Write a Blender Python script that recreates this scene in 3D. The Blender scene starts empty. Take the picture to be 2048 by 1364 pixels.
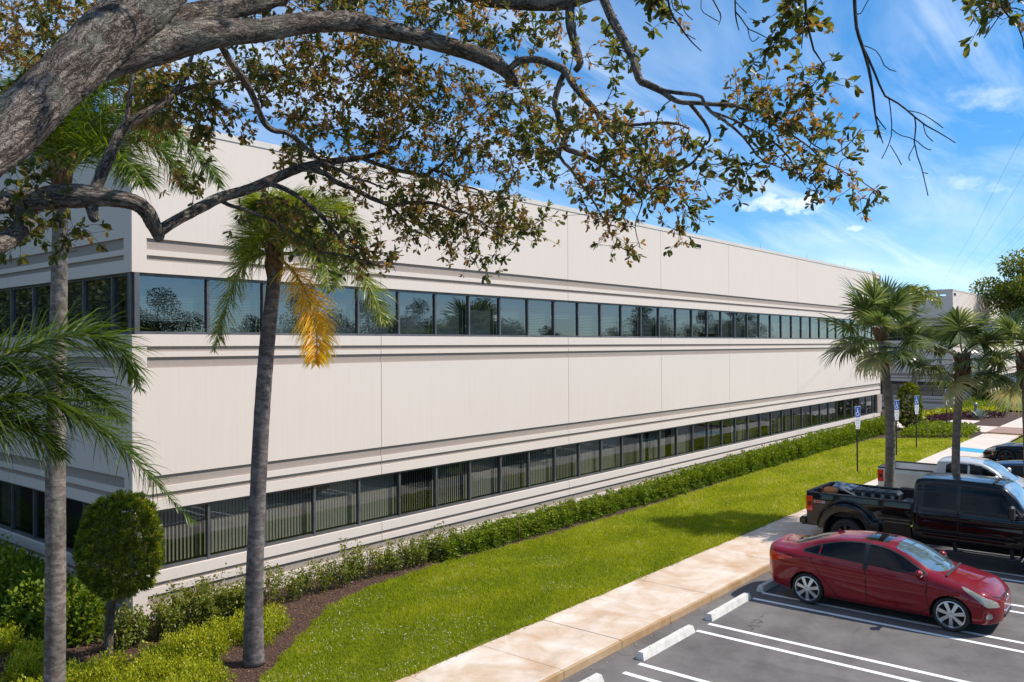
import bpy, math, random
import numpy as np
from mathutils import Vector, Matrix
S = bpy.context.scene
COL = S.collection
rng = np.random.default_rng(7)
random.seed(7)
pi = math.pi

# ------------------------------------------------------------------ camera
F_PX, YAW, PITCH, ROLL = 1659.85, math.radians(39.664), math.radians(0.350), math.radians(-0.327)
CAM = np.array([-7.4945, -15.5701, 5.4])

def cam_axes():
    f = np.array([math.cos(YAW)*math.cos(PITCH), math.sin(YAW)*math.cos(PITCH), math.sin(PITCH)])
    r = np.array([math.sin(YAW), -math.cos(YAW), 0.0])
    u = np.cross(r, f)
    c, s = math.cos(ROLL), math.sin(ROLL)
    return c*r+s*u, -s*r+c*u, f
RT, UPV, FW = cam_axes()

def at(u, v, d):
    """point of the world seen at photograph pixel (u, v), d metres in front of the camera"""
    return CAM + d*(FW + (u-1024)/F_PX*RT - (v-682)/F_PX*UPV)

cam_data = bpy.data.cameras.new('camera')
cam_data.sensor_width = 36.0
cam_data.lens = F_PX/2048*36.0
cam_data.clip_end = 5000
cam_data.clip_start = 0.05
cam = bpy.data.objects.new('camera', cam_data)
COL.objects.link(cam)
cam.matrix_world = Matrix(((RT[0], UPV[0], -FW[0], CAM[0]), (RT[1], UPV[1], -FW[1], CAM[1]), (RT[2], UPV[2], -FW[2], CAM[2]), (0, 0, 0, 1)))
S.camera = cam

# ------------------------------------------------------------------ light
SUN_VEC = np.array([0.58, -0.62, 1.0]); SUN_VEC /= np.linalg.norm(SUN_VEC)
SUN_EL = math.asin(SUN_VEC[2]); SUN_AZ = math.atan2(SUN_VEC[1], SUN_VEC[0])
SKY_STRENGTH, SUN_STRENGTH, EXPOSURE = 0.15, 4.1, 0.46

sun_data = bpy.data.lights.new('sun', 'SUN')
sun_data.energy = SUN_STRENGTH; sun_data.angle = math.radians(0.53); sun_data.color = (1.0, 0.93, 0.845)
sun = bpy.data.objects.new('sun', sun_data)
COL.objects.link(sun)
sun.rotation_euler = Vector(SUN_VEC).to_track_quat('Z', 'Y').to_euler()
sun.location = (30, -40, 60)

world = bpy.data.worlds.new('World'); S.world = world; world.use_nodes = True

class NT:
    """tiny helper for node trees"""
    def __init__(s, tree): s.t = tree; s.n = tree.nodes; s.l = tree.links
    def node(s, typ, **kw):
        x = s.n.new(typ)
        for k, v in kw.items():
            if k == 'inp':
                for a, b in v.items():
                    if isinstance(b, bpy.types.NodeSocket): s.l.new(b, x.inputs[a])
                    else: x.inputs[a].default_value = b
            else: setattr(x, k, v)
        return x
    def math(s, op, a, b=None, clamp=False):
        x = s.n.new('ShaderNodeMath'); x.operation = op; x.use_clamp = clamp
        for i, q in enumerate((a, b)):
            if q is None: continue
            if isinstance(q, bpy.types.NodeSocket): s.l.new(q, x.inputs[i])
            else: x.inputs[i].default_value = q
        return x.outputs[0]
    def mix(s, fac, a, b, typ='RGBA', blend='MIX'):
        x = s.n.new('ShaderNodeMix'); x.data_type = typ
        if typ == 'RGBA': x.blend_type = blend
        ins = [q for q in x.inputs if q.enabled]
        sel = {'RGBA': (0, 6, 7, 2), 'FLOAT': (0, 2, 3, 0)}[typ]
        for i, q in zip(sel[:3], (fac, a, b)):
            if isinstance(q, bpy.types.NodeSocket): s.l.new(q, x.inputs[i])
            else: x.inputs[i].default_value = tuple(q)+(1,) if isinstance(q, (tuple, list)) and len(q) == 3 else q
        return x.outputs[sel[3]]
    def noise(s, vec, scale, detail=4, rough=.55, dist=0.0, dims='3D'):
        x = s.n.new('ShaderNodeTexNoise'); x.noise_dimensions = dims
        s.l.new(vec, x.inputs['Vector']); x.inputs['Scale'].default_value = scale
        x.inputs['Detail'].default_value = detail; x.inputs['Roughness'].default_value = rough; x.inputs['Distortion'].default_value = dist
        return x.outputs['Fac']
    def ramp(s, fac, stops):
        x = s.n.new('ShaderNodeValToRGB'); s.l.new(fac, x.inputs[0])
        el = x.color_ramp.elements
        while len(el) < len(stops): el.new(0.5)
        for e, (p, c) in zip(el, stops):
            e.position = p; e.color = (c, c, c, 1) if isinstance(c, (int, float)) else tuple(c)+(1,)
        return x.outputs[0]
    def mapping(s, vec, scale=(1, 1, 1), rot=(0, 0, 0), loc=(0, 0, 0)):
        x = s.n.new('ShaderNodeMapping'); s.l.new(vec, x.inputs[0])
        x.inputs['Location'].default_value = loc; x.inputs['Rotation'].default_value = rot; x.inputs['Scale'].default_value = scale
        return x.outputs[0]

def build_sky():
    w = NT(world.node_tree); w.n.clear()
    out = w.node('ShaderNodeOutputWorld')
    bg = w.node('ShaderNodeBackground')
    sky = w.node('ShaderNodeTexSky'); sky.sky_type = 'NISHITA'; sky.sun_disc = False
    sky.sun_elevation = SUN_EL; sky.sun_rotation = pi/2 - SUN_AZ
    sky.altitude = 0; sky.air_density = 0.9; sky.dust_density = 0.1; sky.ozone_density = 3.5
    tc = w.node('ShaderNodeTexCoord'); d = tc.outputs['Generated']
    nrm = w.node('ShaderNodeVectorMath', operation='NORMALIZE'); w.l.new(d, nrm.inputs[0]); d = nrm.outputs[0]
    sep = w.node('ShaderNodeSeparateXYZ'); w.l.new(d, sep.inputs[0])
    z = w.math('MAXIMUM', sep.outputs[2], 0.0)
    den = w.math('ADD', z, 0.12)
    comb = w.node('ShaderNodeCombineXYZ')
    w.l.new(w.math('DIVIDE', sep.outputs[0], den), comb.inputs[0]); w.l.new(w.math('DIVIDE', sep.outputs[1], den), comb.inputs[1])
    plane = comb.outputs[0]
    # high thin cirrus: streaks drawn out along one wind direction
    st = w.mapping(plane, (0.55, 1.5, 1), (0, 0, math.radians(28)))
    n1 = w.noise(st, 1.1, 7, .58, .6)
    n2 = w.noise(plane, 0.55, 3, .5)
    cir = w.math('MULTIPLY', w.ramp(n1, [(.40, 0.0), (.82, 1.0)]), w.ramp(n2, [(.34, .25), (.62, 1.0)]))
    n3 = w.noise(w.mapping(plane, (.35, 2.6, 1), (0, 0, math.radians(10)), (3, 1, 0)), 1.3, 6, .6, .4)
    cir = w.math('ADD', cir, w.math('MULTIPLY', w.ramp(n3, [(.54, 0.0), (.80, 1.0)]), .45), True)
    cir = w.math('MULTIPLY', cir, .8)
    # small bright cumulus puffs, each at its own place in the sky
    puffs = [(1592, 410, .0125, 62.0, 1.0, .06), (1525, 401, .008, 44.0, .8, -.35), (1707, 457, .0035, 17.0, .6, .0),
             (1975, 198, .014, 78.0, .34, .10), (1925, 366, .009, 120.0, .38, .22), (1560, 448, .006, 60, .22, .1)]
    tot = None
    fine = w.noise(w.mapping(d, (1, 1, 1.6)), 34, 6, .62)
    for (u, v, vs, us_px, amp, tilt) in puffs:
        c = FW + (u-1024)/F_PX*RT - (v-682)/F_PX*UPV; c /= np.linalg.norm(c)
        ax = np.cross((0, 0, 1), c); ax /= np.linalg.norm(ax); ay = np.cross(c, ax)
        ax2 = ax*math.cos(tilt)+ay*math.sin(tilt); ay2 = -ax*math.sin(tilt)+ay*math.cos(tilt)
        def dot(vec):
            q = w.node('ShaderNodeVectorMath', operation='DOT_PRODUCT'); w.l.new(d, q.inputs[0]); q.inputs[1].default_value = tuple(vec); return q.outputs['Value']
        a = w.math('DIVIDE', dot(ax2), us_px/F_PX); b = w.math('DIVIDE', dot(ay2), vs)
        r2 = w.math('ADD', w.math('MULTIPLY', a, a), w.math('MULTIPLY', b, b))
        g = w.math('SUBTRACT', w.math('ADD', 1.05, w.math('MULTIPLY', w.math('SUBTRACT', fine, .5), 5.5)), r2)
        g = w.math('MULTIPLY', w.math('MULTIPLY', w.math('MULTIPLY', g, 0.55, True), w.math('GREATER_THAN', dot(c), 0.0)), amp, True)
        tot = g if tot is None else w.math('MAXIMUM', tot, g)
    lowfade = w.ramp(sep.outputs[2], [(0.0, .35), (.10, 1.0)])
    cloud = w.math('MAXIMUM', w.math('MULTIPLY', cir, lowfade), tot)
    hsv = w.node('ShaderNodeHueSaturation', inp={'Hue': .497, 'Saturation': 1.33, 'Value': 0.80, 'Color': sky.outputs[0]})
    tint = w.mix(w.ramp(sep.outputs[2], [(0.0, 1.0), (.35, 0.0)]), hsv.outputs[0], (.68, .81, 1.0), blend='MULTIPLY')
    cl = w.mix(cloud, tint, (6.6, 7.0, 7.5))
    w.l.new(cl, bg.inputs[0]); bg.inputs[1].default_value = SKY_STRENGTH
    w.l.new(bg.outputs[0], out.inputs[0])
build_sky()
S.view_settings.view_transform = 'Standard'; S.view_settings.look = 'None'
S.view_settings.exposure = EXPOSURE; S.view_settings.gamma = 1.0; S.view_settings.use_curve_mapping = False
S.render.engine = 'CYCLES'
S.cycles.max_bounces = 8; S.cycles.transparent_max_bounces = 16
S.cycles.use_denoising = True

# ------------------------------------------------------------------ materials
MATS = {}
def new_mat(name):
    m = bpy.data.materials.new(name); m.use_nodes = True
    t = NT(m.node_tree); t.n.clear()
    out = t.node('ShaderNodeOutputMaterial'); b = t.node('ShaderNodeBsdfPrincipled')
    t.l.new(b.outputs[0], out.inputs[0]); MATS[name] = m
    return m, t, b, out
def M(name, c1, c2=None, scale=4.0, detail=5, lo=.35, hi=.65, rough=.8, metal=0.0, spec=.5, bump=0.0, bscale=None, stretch=(1, 1, 1),
      coat=0.0, attr=None, coord='Position', bdist=.02, trans=0.0):
    m, t, b, out = new_mat(name)
    if coord == 'Position': vec = t.node('ShaderNodeNewGeometry').outputs['Position']
    elif coord == 'Object': vec = t.node('ShaderNodeTexCoord').outputs['Object']
    else: vec = t.node('ShaderNodeAttribute', attribute_name=coord).outputs['Vector']
    vec = t.mapping(vec, stretch)
    if c2 is not None:
        if attr: fac = t.node('ShaderNodeAttribute', attribute_name=attr).outputs['Fac']
        else: fac = t.ramp(t.noise(vec, scale, detail), [(lo, 0.0), (hi, 1.0)])
        col = t.mix(fac, c1, c2); t.l.new(col, b.inputs['Base Color'])
    else: b.inputs['Base Color'].default_value = tuple(c1)+(1,)
    b.inputs['Roughness'].default_value = rough; b.inputs['Metallic'].default_value = metal
    b.inputs['Specular IOR Level'].default_value = spec
    if coat: b.inputs['Coat Weight'].default_value = coat; b.inputs['Coat Roughness'].default_value = .03
    if bump:
        bp = t.node('ShaderNodeBump', inp={'Strength': bump, 'Distance': bdist, 'Height': t.noise(vec, bscale or scale*4, 6)})
        t.l.new(bp.outputs[0], b.inputs['Normal'])
    if trans:
        tr = t.node('ShaderNodeBsdfTranslucent'); mx = t.node('ShaderNodeMixShader'); mx.inputs[0].default_value = trans
        src = b.inputs['Base Color'].links[0].from_socket if b.inputs['Base Color'].links else None
        if src: t.l.new(src, tr.inputs[0])
        else: tr.inputs[0].default_value = tuple(c1)+(1,)
        t.l.new(b.outputs[0], mx.inputs[1]); t.l.new(tr.outputs[0], mx.inputs[2]); t.l.new(mx.outputs[0], out.inputs[0])
    return m
def leaf_mat(name, stops, trans=.4, rough=.42, spec=.4):
    """leaf colour runs through the stops by the per-leaf value 'v'"""
    m, t, b, out = new_mat(name)
    v = t.node('ShaderNodeAttribute', attribute_name='v').outputs['Fac']
    col = t.ramp(v, stops); t.l.new(col, b.inputs['Base Color'])
    b.inputs['Roughness'].default_value = rough; b.inputs['Specular IOR Level'].default_value = spec
    tr = t.node('ShaderNodeBsdfTranslucent'); mx = t.node('ShaderNodeMixShader'); mx.inputs[0].default_value = trans
    g = t.node('ShaderNodeHueSaturation', inp={'Hue': .49, 'Saturation': 1.1, 'Value': 1.5, 'Color': col})
    t.l.new(g.outputs[0], tr.inputs[0]); t.l.new(b.outputs[0], mx.inputs[1]); t.l.new(tr.outputs[0], mx.inputs[2]); t.l.new(mx.outputs[0], out.inputs[0])
    return m

# building
def wall_mat(name, base, dirt):
    m, t, b, out = new_mat(name)
    p = t.node('ShaderNodeNewGeometry').outputs['Position']
    streak = t.noise(t.mapping(p, (7, 7, .18)), 2.2, 6, .6)
    patch = t.noise(p, .35, 4)
    f = t.math('ADD', t.math('MULTIPLY', t.ramp(streak, [(.38, 0.0), (.75, 1.0)]), .45), t.math('MULTIPLY', t.ramp(patch, [(.3, 0.0), (.75, 1.0)]), .35))
    t.l.new(t.mix(f, base, dirt), b.inputs['Base Color'])
    ribs = t.noise(t.mapping(p, (1, 1, .02)), 26, 3, .7)
    grain = t.noise(p, 90, 3)
    bp = t.node('ShaderNodeBump', inp={'Strength': .15, 'Distance': .012, 'Height': t.math('ADD', ribs, t.math('MULTIPLY', grain, .35))})
    t.l.new(bp.outputs[0], b.inputs['Normal'])
    b.inputs['Roughness'].default_value = .88; b.inputs['Specular IOR Level'].default_value = .25
    return m
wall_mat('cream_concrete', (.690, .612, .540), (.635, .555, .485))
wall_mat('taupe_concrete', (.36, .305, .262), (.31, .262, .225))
M('joint_sealant', (.25, .22, .19), rough=.9)
M('anodised_frame', (.10, .10, .105), (.14, .14, .145), 3, rough=.38, metal=.35)
M('cap_metal', (.66, .61, .54), (.6, .55, .48), 2, rough=.55)
M('roof_membrane', (.45, .44, .42), (.35, .34, .33), 1.0, rough=.9)
M('room_dark', (.20, .19, .18), (.14, .135, .13), 1.0, rough=.9)
M('blind_slat', (.19, .22, .23), rough=.6)
M('blind_vertical', (.33, .325, .295), rough=.7)
M('scupper_metal', (.13, .11, .09), (.2, .17, .14), 9, rough=.6)
def glass_mat(name, tint, refl):
    m, t, b, out = new_mat(name)
    tr = t.node('ShaderNodeBsdfTransparent'); tr.inputs[0].default_value = tuple(tint)+(1,)
    p = t.node('ShaderNodeNewGeometry').outputs['Position']
    bp = t.node('ShaderNodeBump', inp={'Strength': .03, 'Distance': .05, 'Height': t.noise(p, 1.4, 2)})
    gl = t.node('ShaderNodeBsdfGlossy'); gl.inputs['Roughness'].default_value = 0.0; gl.inputs[0].default_value = (.76, .85, .90, 1)
    t.l.new(bp.outputs[0], gl.inputs['Normal'])
    geo = t.node('ShaderNodeNewGeometry'); dp = t.node('ShaderNodeVectorMath', operation='DOT_PRODUCT')
    t.l.new(geo.outputs['Normal'], dp.inputs[0]); t.l.new(geo.outputs['Incoming'], dp.inputs[1])
    c = t.math('SUBTRACT', 1.0, t.math('ABSOLUTE', dp.outputs['Value']), True)      # Schlick, the same from both faces of the pane
    fr = t.math('ADD', .045, t.math('MULTIPLY', t.math('POWER', c, 5.0), .955))
    mx = t.node('ShaderNodeMixShader'); t.l.new(t.math('ADD', t.math('MULTIPLY', fr, 1.0), refl, True), mx.inputs[0])
    t.l.new(tr.outputs[0], mx.inputs[1]); t.l.new(gl.outputs[0], mx.inputs[2]); t.l.new(mx.outputs[0], out.inputs[0])
    return m
glass_mat('tinted_glass', (.46, .53, .55), .12)
glass_mat('lower_glass', (.62, .63, .60), .03)

# ground
def asphalt_mat():
    m, t, b, out = new_mat('asphalt')
    p = t.node('ShaderNodeNewGeometry').outputs['Position']
    a = t.ramp(t.noise(p, .75, 7, .68), [(.34, 0.0), (.66, 1.0)])
    sp = t.noise(p, 140, 2, .8)
    fine = t.ramp(sp, [(.35, .0), (.75, 1.0)])
    col = t.mix(a, (.074, .067, .064), (.172, .156, .147))
    col = t.mix(t.math('MULTIPLY', fine, .45), col, (.21, .20, .195))
    oil = t.ramp(t.noise(t.mapping(p, (1.0, .42, 1)), .9, 5, .6, .5), [(.60, 0.0), (.74, 1.0)])
    col = t.mix(t.math('MULTIPLY', oil, .5), col, (.06, .055, .055))
    # thin wandering cracks
    vo = t.node('ShaderNodeTexVoronoi', feature='DISTANCE_TO_EDGE'); vo.inputs['Scale'].default_value = .33
    dv = t.node('ShaderNodeVectorMath', operation='ADD'); t.l.new(p, dv.inputs[0])
    nz = t.node('ShaderNodeTexNoise'); t.l.new(p, nz.inputs[0]); nz.inputs['Scale'].default_value = 1.6
    t.l.new(nz.outputs['Color'], dv.inputs[1]); t.l.new(dv.outputs[0], vo.inputs['Vector'])
    crack = t.math('MULTIPLY', t.ramp(vo.outputs[0], [(.0, 1.0), (.008, 0.0)]), t.ramp(t.noise(p, .5, 2), [(.5, 0.0), (.6, .55)]))
    col = t.mix(crack, col, (.05, .047, .046))
    t.l.new(col, b.inputs['Base Color']); b.inputs['Roughness'].default_value = .86; b.inputs['Specular IOR Level'].default_value = .3
    bp = t.node('ShaderNodeBump', inp={'Strength': .35, 'Distance': .006, 'Height': sp}); t.l.new(bp.outputs[0], b.inputs['Normal'])
asphalt_mat()
def walk_mat(name, base, light, rust, amount):
    m, t, b, out = new_mat(name)
    p = t.node('ShaderNodeNewGeometry').outputs['Position']
    n = t.ramp(t.noise(p, 1.1, 6, .66, .6), [(.36, 0.0), (.64, 1.0)])
    r = t.ramp(t.noise(t.mapping(p, (1, 1, 1), (0, 0, 0), (7, 3, 0)), 1.1, 5, .6, .7), [(.47, 0.0), (.74, 1.0)])
    col = t.mix(n, base, light)
    col = t.mix(t.math('MULTIPLY', r, amount), col, rust)
    sp = t.noise(p, 55, 4, .7)
    col = t.mix(t.math('MULTIPLY', t.ramp(sp, [(.5, 0.0), (.75, 1.0)]), .18), col, (.25, .18, .12))
    t.l.new(col, b.inputs['Base Color']); b.inputs['Roughness'].default_value = .85; b.inputs['Specular IOR Level'].default_value = .25
    bp = t.node('ShaderNodeBump', inp={'Strength': .25, 'Distance': .004, 'Height': t.noise(p, 120, 3)}); t.l.new(bp.outputs[0], b.inputs['Normal'])
walk_mat('rusty_concrete', (.52, .395, .285), (.68, .605, .525), (.42, .235, .10), .6)
walk_mat('kerb_concrete', (.40, .25, .12), (.48, .35, .22), (.33, .16, .05), .9)
walk_mat('far_concrete', (.58, .50, .43), (.66, .59, .52), (.45, .32, .2), .2)
M('brown_paver', (.27, .17, .125), (.33, .22, .165), 3, rough=.85)
def lawn_mat(name, a, b_, c):
    m, t, b, out = new_mat(name)
    p = t.node('ShaderNodeNewGeometry').outputs['Position']
    n = t.ramp(t.noise(p, .7, 5, .6), [(.3, 0.0), (.7, 1.0)]); f = t.ramp(t.noise(p, 26, 4, .75), [(.3, 0.0), (.7, 1.0)])
    col = t.mix(f, t.mix(n, a, b_), c); t.l.new(col, b.inputs['Base Color'])
    b.inputs['Roughness'].default_value = .9; b.inputs['Specular IOR Level'].default_value = .1
    bp = t.node('ShaderNodeBump', inp={'Strength': .6, 'Distance': .03, 'Height': t.noise(p, 40, 4)}); t.l.new(bp.outputs[0], b.inputs['Normal'])
lawn_mat('lawn_soil', (.14, .18, .010), (.20, .24, .012), (.10, .12, .012))
lawn_mat('far_field', (.07, .11, .02), (.10, .13, .025), (.05, .075, .015))
M('mulch', (.040, .020, .013), (.085, .043, .027), 22, 6, rough=.95, bump=.8, bscale=60, bdist=.03)
M('stripe_paint', (.80, .80, .78), (.60, .60, .59), 7, 7, .62, .80, rough=.7, bump=.15, bscale=120, bdist=.004)
M('blue_paint', (.03, .30, .50), (.05, .36, .55), 6, rough=.6)
M('stop_concrete', (.66, .63, .58), (.48, .46, .43), 5, 7, .42, .68, rough=.9, bump=.3, bscale=70, bdist=.006)
M('wood_chip', (.10, .045, .025), (.25, .13, .07), attr='v', rough=.9)
M('dry_leaf', (.42, .26, .12), (.20, .11, .05), attr='v', rough=.8)
M('pale_fleck', (.62, .60, .50), (.34, .30, .16), attr='v', rough=.8)
leaf_mat('grass_blade', [(0.0, (.13, .18, .008)), (.40, (.28, .34, .010)), (.72, (.42, .44, .02)), (.88, (.50, .44, .11)), (1.0, (.66, .56, .32))], .5, .6, .15)

# vegetation
leaf_mat('oak_leaf', [(0.0, (.042, .060, .016)), (.35, (.115, .130, .026)), (.55, (.19, .165, .032)), (.8, (.29, .185, .05)), (1.0, (.38, .205, .07))], .5, .38, .5)
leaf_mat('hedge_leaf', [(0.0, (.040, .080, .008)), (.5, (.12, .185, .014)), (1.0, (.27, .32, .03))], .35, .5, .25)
leaf_mat('leggy_leaf', [(0.0, (.06, .10, .014)), (.5, (.16, .20, .022)), (.85, (.28, .28, .04)), (1.0, (.30, .19, .05))], .4, .4, .45)
leaf_mat('gold_leaf', [(0.0, (.07, .11, .008)), (.45, (.26, .32, .014)), (1.0, (.54, .50, .03))], .35, .4, .4)
leaf_mat('topiary_leaf', [(0.0, (.045, .075, .008)), (.5, (.16, .20, .018)), (1.0, (.60, .56, .05))], .4, .4, .45)
leaf_mat('tree_leaf', [(0.0, (.035, .060, .010)), (.5, (.10, .135, .016)), (1.0, (.32, .29, .03))], .4, .45, .4)
leaf_mat('far_tree_leaf', [(0.0, (.03, .042, .010)), (.5, (.075, .09, .02)), (1.0, (.14, .13, .035))], .3, .5, .4)
leaf_mat('queen_palm_leaf', [(0.0, (.040, .080, .012)), (.5, (.11, .165, .016)), (.8, (.25, .28, .02)), (1.0, (.36, .34, .03))], .42, .36, .5)
leaf_mat('yellow_frond_leaf', [(0.0, (.34, .32, .015)), (.35, (.78, .56, .02)), (1.0, (.80, .40, .015))], .45, .4, .4)
leaf_mat('sabal_leaf', [(0.0, (.045, .080, .018)), (.5, (.14, .18, .05)), (.8, (.32, .33, .15)), (1.0, (.44, .35, .16))], .38, .3, .6)
leaf_mat('purple_leaf', [(0.0, (.035, .012, .02)), (1.0, (.11, .04, .05))], .25)
leaf_mat('agave_leaf', [(0.0, (.16, .22, .2)), (1.0, (.32, .38, .33))], .1)
def bark_mat(name, dark, mid, light, lichen, sc=1.0, lich=.5):
    m, t, b, out = new_mat(name)
    a = t.node('ShaderNodeAttribute', attribute_name='bark').outputs['Vector']
    warp = t.node('ShaderNodeTexNoise'); t.l.new(a, warp.inputs[0]); warp.inputs['Scale'].default_value = 9*sc; warp.inputs['Detail'].default_value = 4
    ad = t.node('ShaderNodeVectorMath', operation='MULTIPLY_ADD'); t.l.new(warp.outputs['Color'], ad.inputs[0]); ad.inputs[1].default_value = (.075/sc,)*3; t.l.new(a, ad.inputs[2])
    v = ad.outputs[0]
    vo = t.node('ShaderNodeTexVoronoi', feature='DISTANCE_TO_EDGE'); vo.inputs['Scale'].default_value = 40*sc; t.l.new(t.mapping(v, (1, 1, .30)), vo.inputs['Vector'])
    cell = t.node('ShaderNodeTexVoronoi', feature='F1'); cell.inputs['Scale'].default_value = 40*sc; t.l.new(t.mapping(v, (1, 1, .30)), cell.inputs['Vector'])
    ridge = t.math('ABSOLUTE', t.math('SUBTRACT', t.math('MULTIPLY', t.noise(t.mapping(v, (1, 1, .16)), 30*sc, 6, .6), 2.0), 1.0))
    cross = t.math('ABSOLUTE', t.math('SUBTRACT', t.math('MULTIPLY', t.noise(t.mapping(v, (.55, .55, 1)), 42*sc, 4, .55), 2.0), 1.0))
    g = t.noise(a, 95*sc, 6, .7)
    big_ = t.noise(a, 3.2*sc, 4, .6)
    sx = t.node('ShaderNodeSeparateColor'); t.l.new(cell.outputs['Color'], sx.inputs[0])
    plate = t.ramp(vo.outputs[0], [(.0, 0.0), (.16, 1.0)])
    valley = t.ramp(ridge, [(.0, 0.0), (.05, .35), (.22, 1.0)])
    notch = t.ramp(cross, [(.0, .25), (.10, 1.0)])
    lvl = t.math('MULTIPLY', t.math('MULTIPLY', t.math('ADD', .45, t.math('MULTIPLY', plate, .55)), valley), t.math('ADD', .55, t.math('MULTIPLY', notch, .45)))
    h = t.math('ADD', t.math('ADD', t.math('MULTIPLY', lvl, 1.0), t.math('MULTIPLY', sx.outputs[1], .35)), t.math('MULTIPLY', g, .55))
    col = t.mix(t.ramp(t.math('ADD', t.math('MULTIPLY', g, .6), t.math('MULTIPLY', sx.outputs[0], .4)), [(.3, 0.0), (.7, 1.0)]), mid, light)
    col = t.mix(t.ramp(big_, [(.35, .35), (.65, 0.0)]), col, dark)
    col = t.mix(t.ramp(lvl, [(.04, 1.0), (.55, 0.0)]), col, dark)
    ln = t.math('MULTIPLY', t.ramp(t.noise(a, 4.2, 5, .6), [(.52, 0.0), (.66, 1.0)]), lich)
    col = t.mix(ln, col, lichen)
    t.l.new(col, b.inputs['Base Color']); b.inputs['Roughness'].default_value = .92; b.inputs['Specular IOR Level'].default_value = .2
    bp = t.node('ShaderNodeBump', inp={'Strength': 1.0, 'Distance': .020/sc, 'Height': h}); t.l.new(bp.outputs[0], b.inputs['Normal'])
bark_mat('oak_bark', (.048, .035, .028), (.26, .205, .168), (.46, .385, .325), (.30, .32, .24))
bark_mat('twig_bark', (.04, .03, .025), (.12, .095, .08), (.20, .16, .135), (.2, .2, .15), 2.0, .25)
bark_mat('plain_trunk_bark', (.06, .045, .035), (.17, .135, .11), (.25, .21, .17), (.2, .2, .15), 1.0, .2)
def palm_trunk_mat(name, dark, mid, light, ring, stain=None):
    m, t, b, out = new_mat(name)
    a = t.node('ShaderNodeAttribute', attribute_name='bark').outputs['Vector']
    r = t.noise(t.mapping(a, (.5, .5, 1)), ring, 4, .6, .25)
    g = t.noise(a, 26, 5, .6)
    big = t.noise(a, 2.1, 4, .6)
    col = t.mix(t.ramp(r, [(.42, 0.0), (.57, 1.0)]), mid, light)
    col = t.mix(t.math('MULTIPLY', t.ramp(g, [(.5, 0.0), (.72, 1.0)]), .5), col, dark)
    col = t.mix(t.math('MULTIPLY', t.ramp(big, [(.45, 0.0), (.7, 1.0)]), .55), col, dark)
    if stain is not None: col = t.mix(t.math('MULTIPLY', t.ramp(t.noise(t.mapping(a, (2, 2, .35)), 3.3, 4), [(.58, 0.0), (.7, 1.0)]), .7), col, stain)
    t.l.new(col, b.inputs['Base Color']); b.inputs['Roughness'].default_value = .9; b.inputs['Specular IOR Level'].default_value = .2
    bp = t.node('ShaderNodeBump', inp={'Strength': .8, 'Distance': .012, 'Height': t.math('ADD', r, t.math('MULTIPLY', g, .5))}); t.l.new(bp.outputs[0], b.inputs['Normal'])
palm_trunk_mat('queen_trunk', (.036, .030, .030), (.105, .090, .088), (.20, .172, .165), 13, (.10, .08, .06))
palm_trunk_mat('pale_queen_trunk', (.050, .040, .032), (.135, .112, .093), (.25, .215, .185), 14, (.28, .29, .22))
palm_trunk_mat('sabal_trunk', (.10, .075, .06), (.17, .135, .11), (.25, .205, .17), 12)
M('boot_fibre', (.11, .055, .028), (.22, .12, .06), 18, 5, rough=.95, bump=.8, bscale=40, bdist=.03)
M('petiole', (.13, .16, .035), (.22, .21, .07), 5, rough=.5)
M('yellow_petiole', (.42, .30, .05), rough=.5)

# vehicles and small things
def paint(name, c, flake=0.0, rough=.28):
    m, t, b, out = new_mat(name)
    p = t.node('ShaderNodeTexCoord').outputs['Object']
    n = t.noise(p, 2.0, 4)
    t.l.new(t.mix(t.ramp(n, [(.3, 0.0), (.7, 1.0)]), c, tuple(x*.88 for x in c)), b.inputs['Base Color'])
    b.inputs['Metallic'].default_value = flake; b.inputs['Roughness'].default_value = rough
    b.inputs['Coat Weight'].default_value = .8; b.inputs['Coat Roughness'].default_value = .03; b.inputs['Specular IOR Level'].default_value = .08
    return m
paint('red_paint', (.225, .006, .013), .12, .3)
paint('black_paint', (.0025, .0025, .003), 0.0, .25)
paint('silver_white_paint', (.56, .57, .58), .1, .35)
paint('navy_paint', (.010, .025, .06), .2, .3)
def carglass(name, c, spec=.9):
    m, t, b, out = new_mat(name)
    b.inputs['Base Color'].default_value = tuple(c)+(1,); b.inputs['Roughness'].default_value = .015; b.inputs['Specular IOR Level'].default_value = spec; b.inputs['IOR'].default_value = 1.6
carglass('car_glass', (.004, .005, .006), .22)
M('windscreen_glass', (.30, .42, .46), (.25, .36, .40), 3, rough=.02, metal=.72, coord='Object')
M('tyre_rubber', (.016, .016, .017), (.03, .029, .028), 20, rough=.85, coord='Object')
M('alloy', (.62, .62, .62), rough=.3, metal=.85)
M('dark_alloy', (.03, .03, .032), rough=.35, metal=.6)
M('black_plastic', (.014, .014, .015), (.022, .022, .022), 30, rough=.6, coord='Object')
M('panel_gap', (.006, .004, .004), rough=.9)
M('chrome', (.7, .7, .7), rough=.12, metal=1.0)
M('red_lamp', (.58, .004, .007), rough=.08, coat=1.0)
M('dark_lamp', (.05, .012, .012), rough=.08, coat=1.0)
M('headlamp', (.26, .25, .20), (.42, .40, .33), 14, rough=.12, coat=1.0, coord='Object')
M('amber_lamp', (.62, .20, .05), rough=.1, coat=1.0)
M('under_body', (.010, .010, .010), rough=.9)
M('brake_red', (.45, .02, .02), rough=.4)
M('white_plate', (.75, .75, .74), rough=.4)
M('sign_blue', (.012, .075, .36), rough=.4)
M('sign_grey', (.32, .32, .33), rough=.5)
M('post_black', (.012, .013, .012), rough=.6)
M('wire_black', (.02, .02, .022), rough=.7)
M('tube_blue', (.05, .16, .30), (.60, .64, .68), 5, 3, .47, .53, rough=.5, stretch=(6, 1.4, 6), coord='Position')
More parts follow.
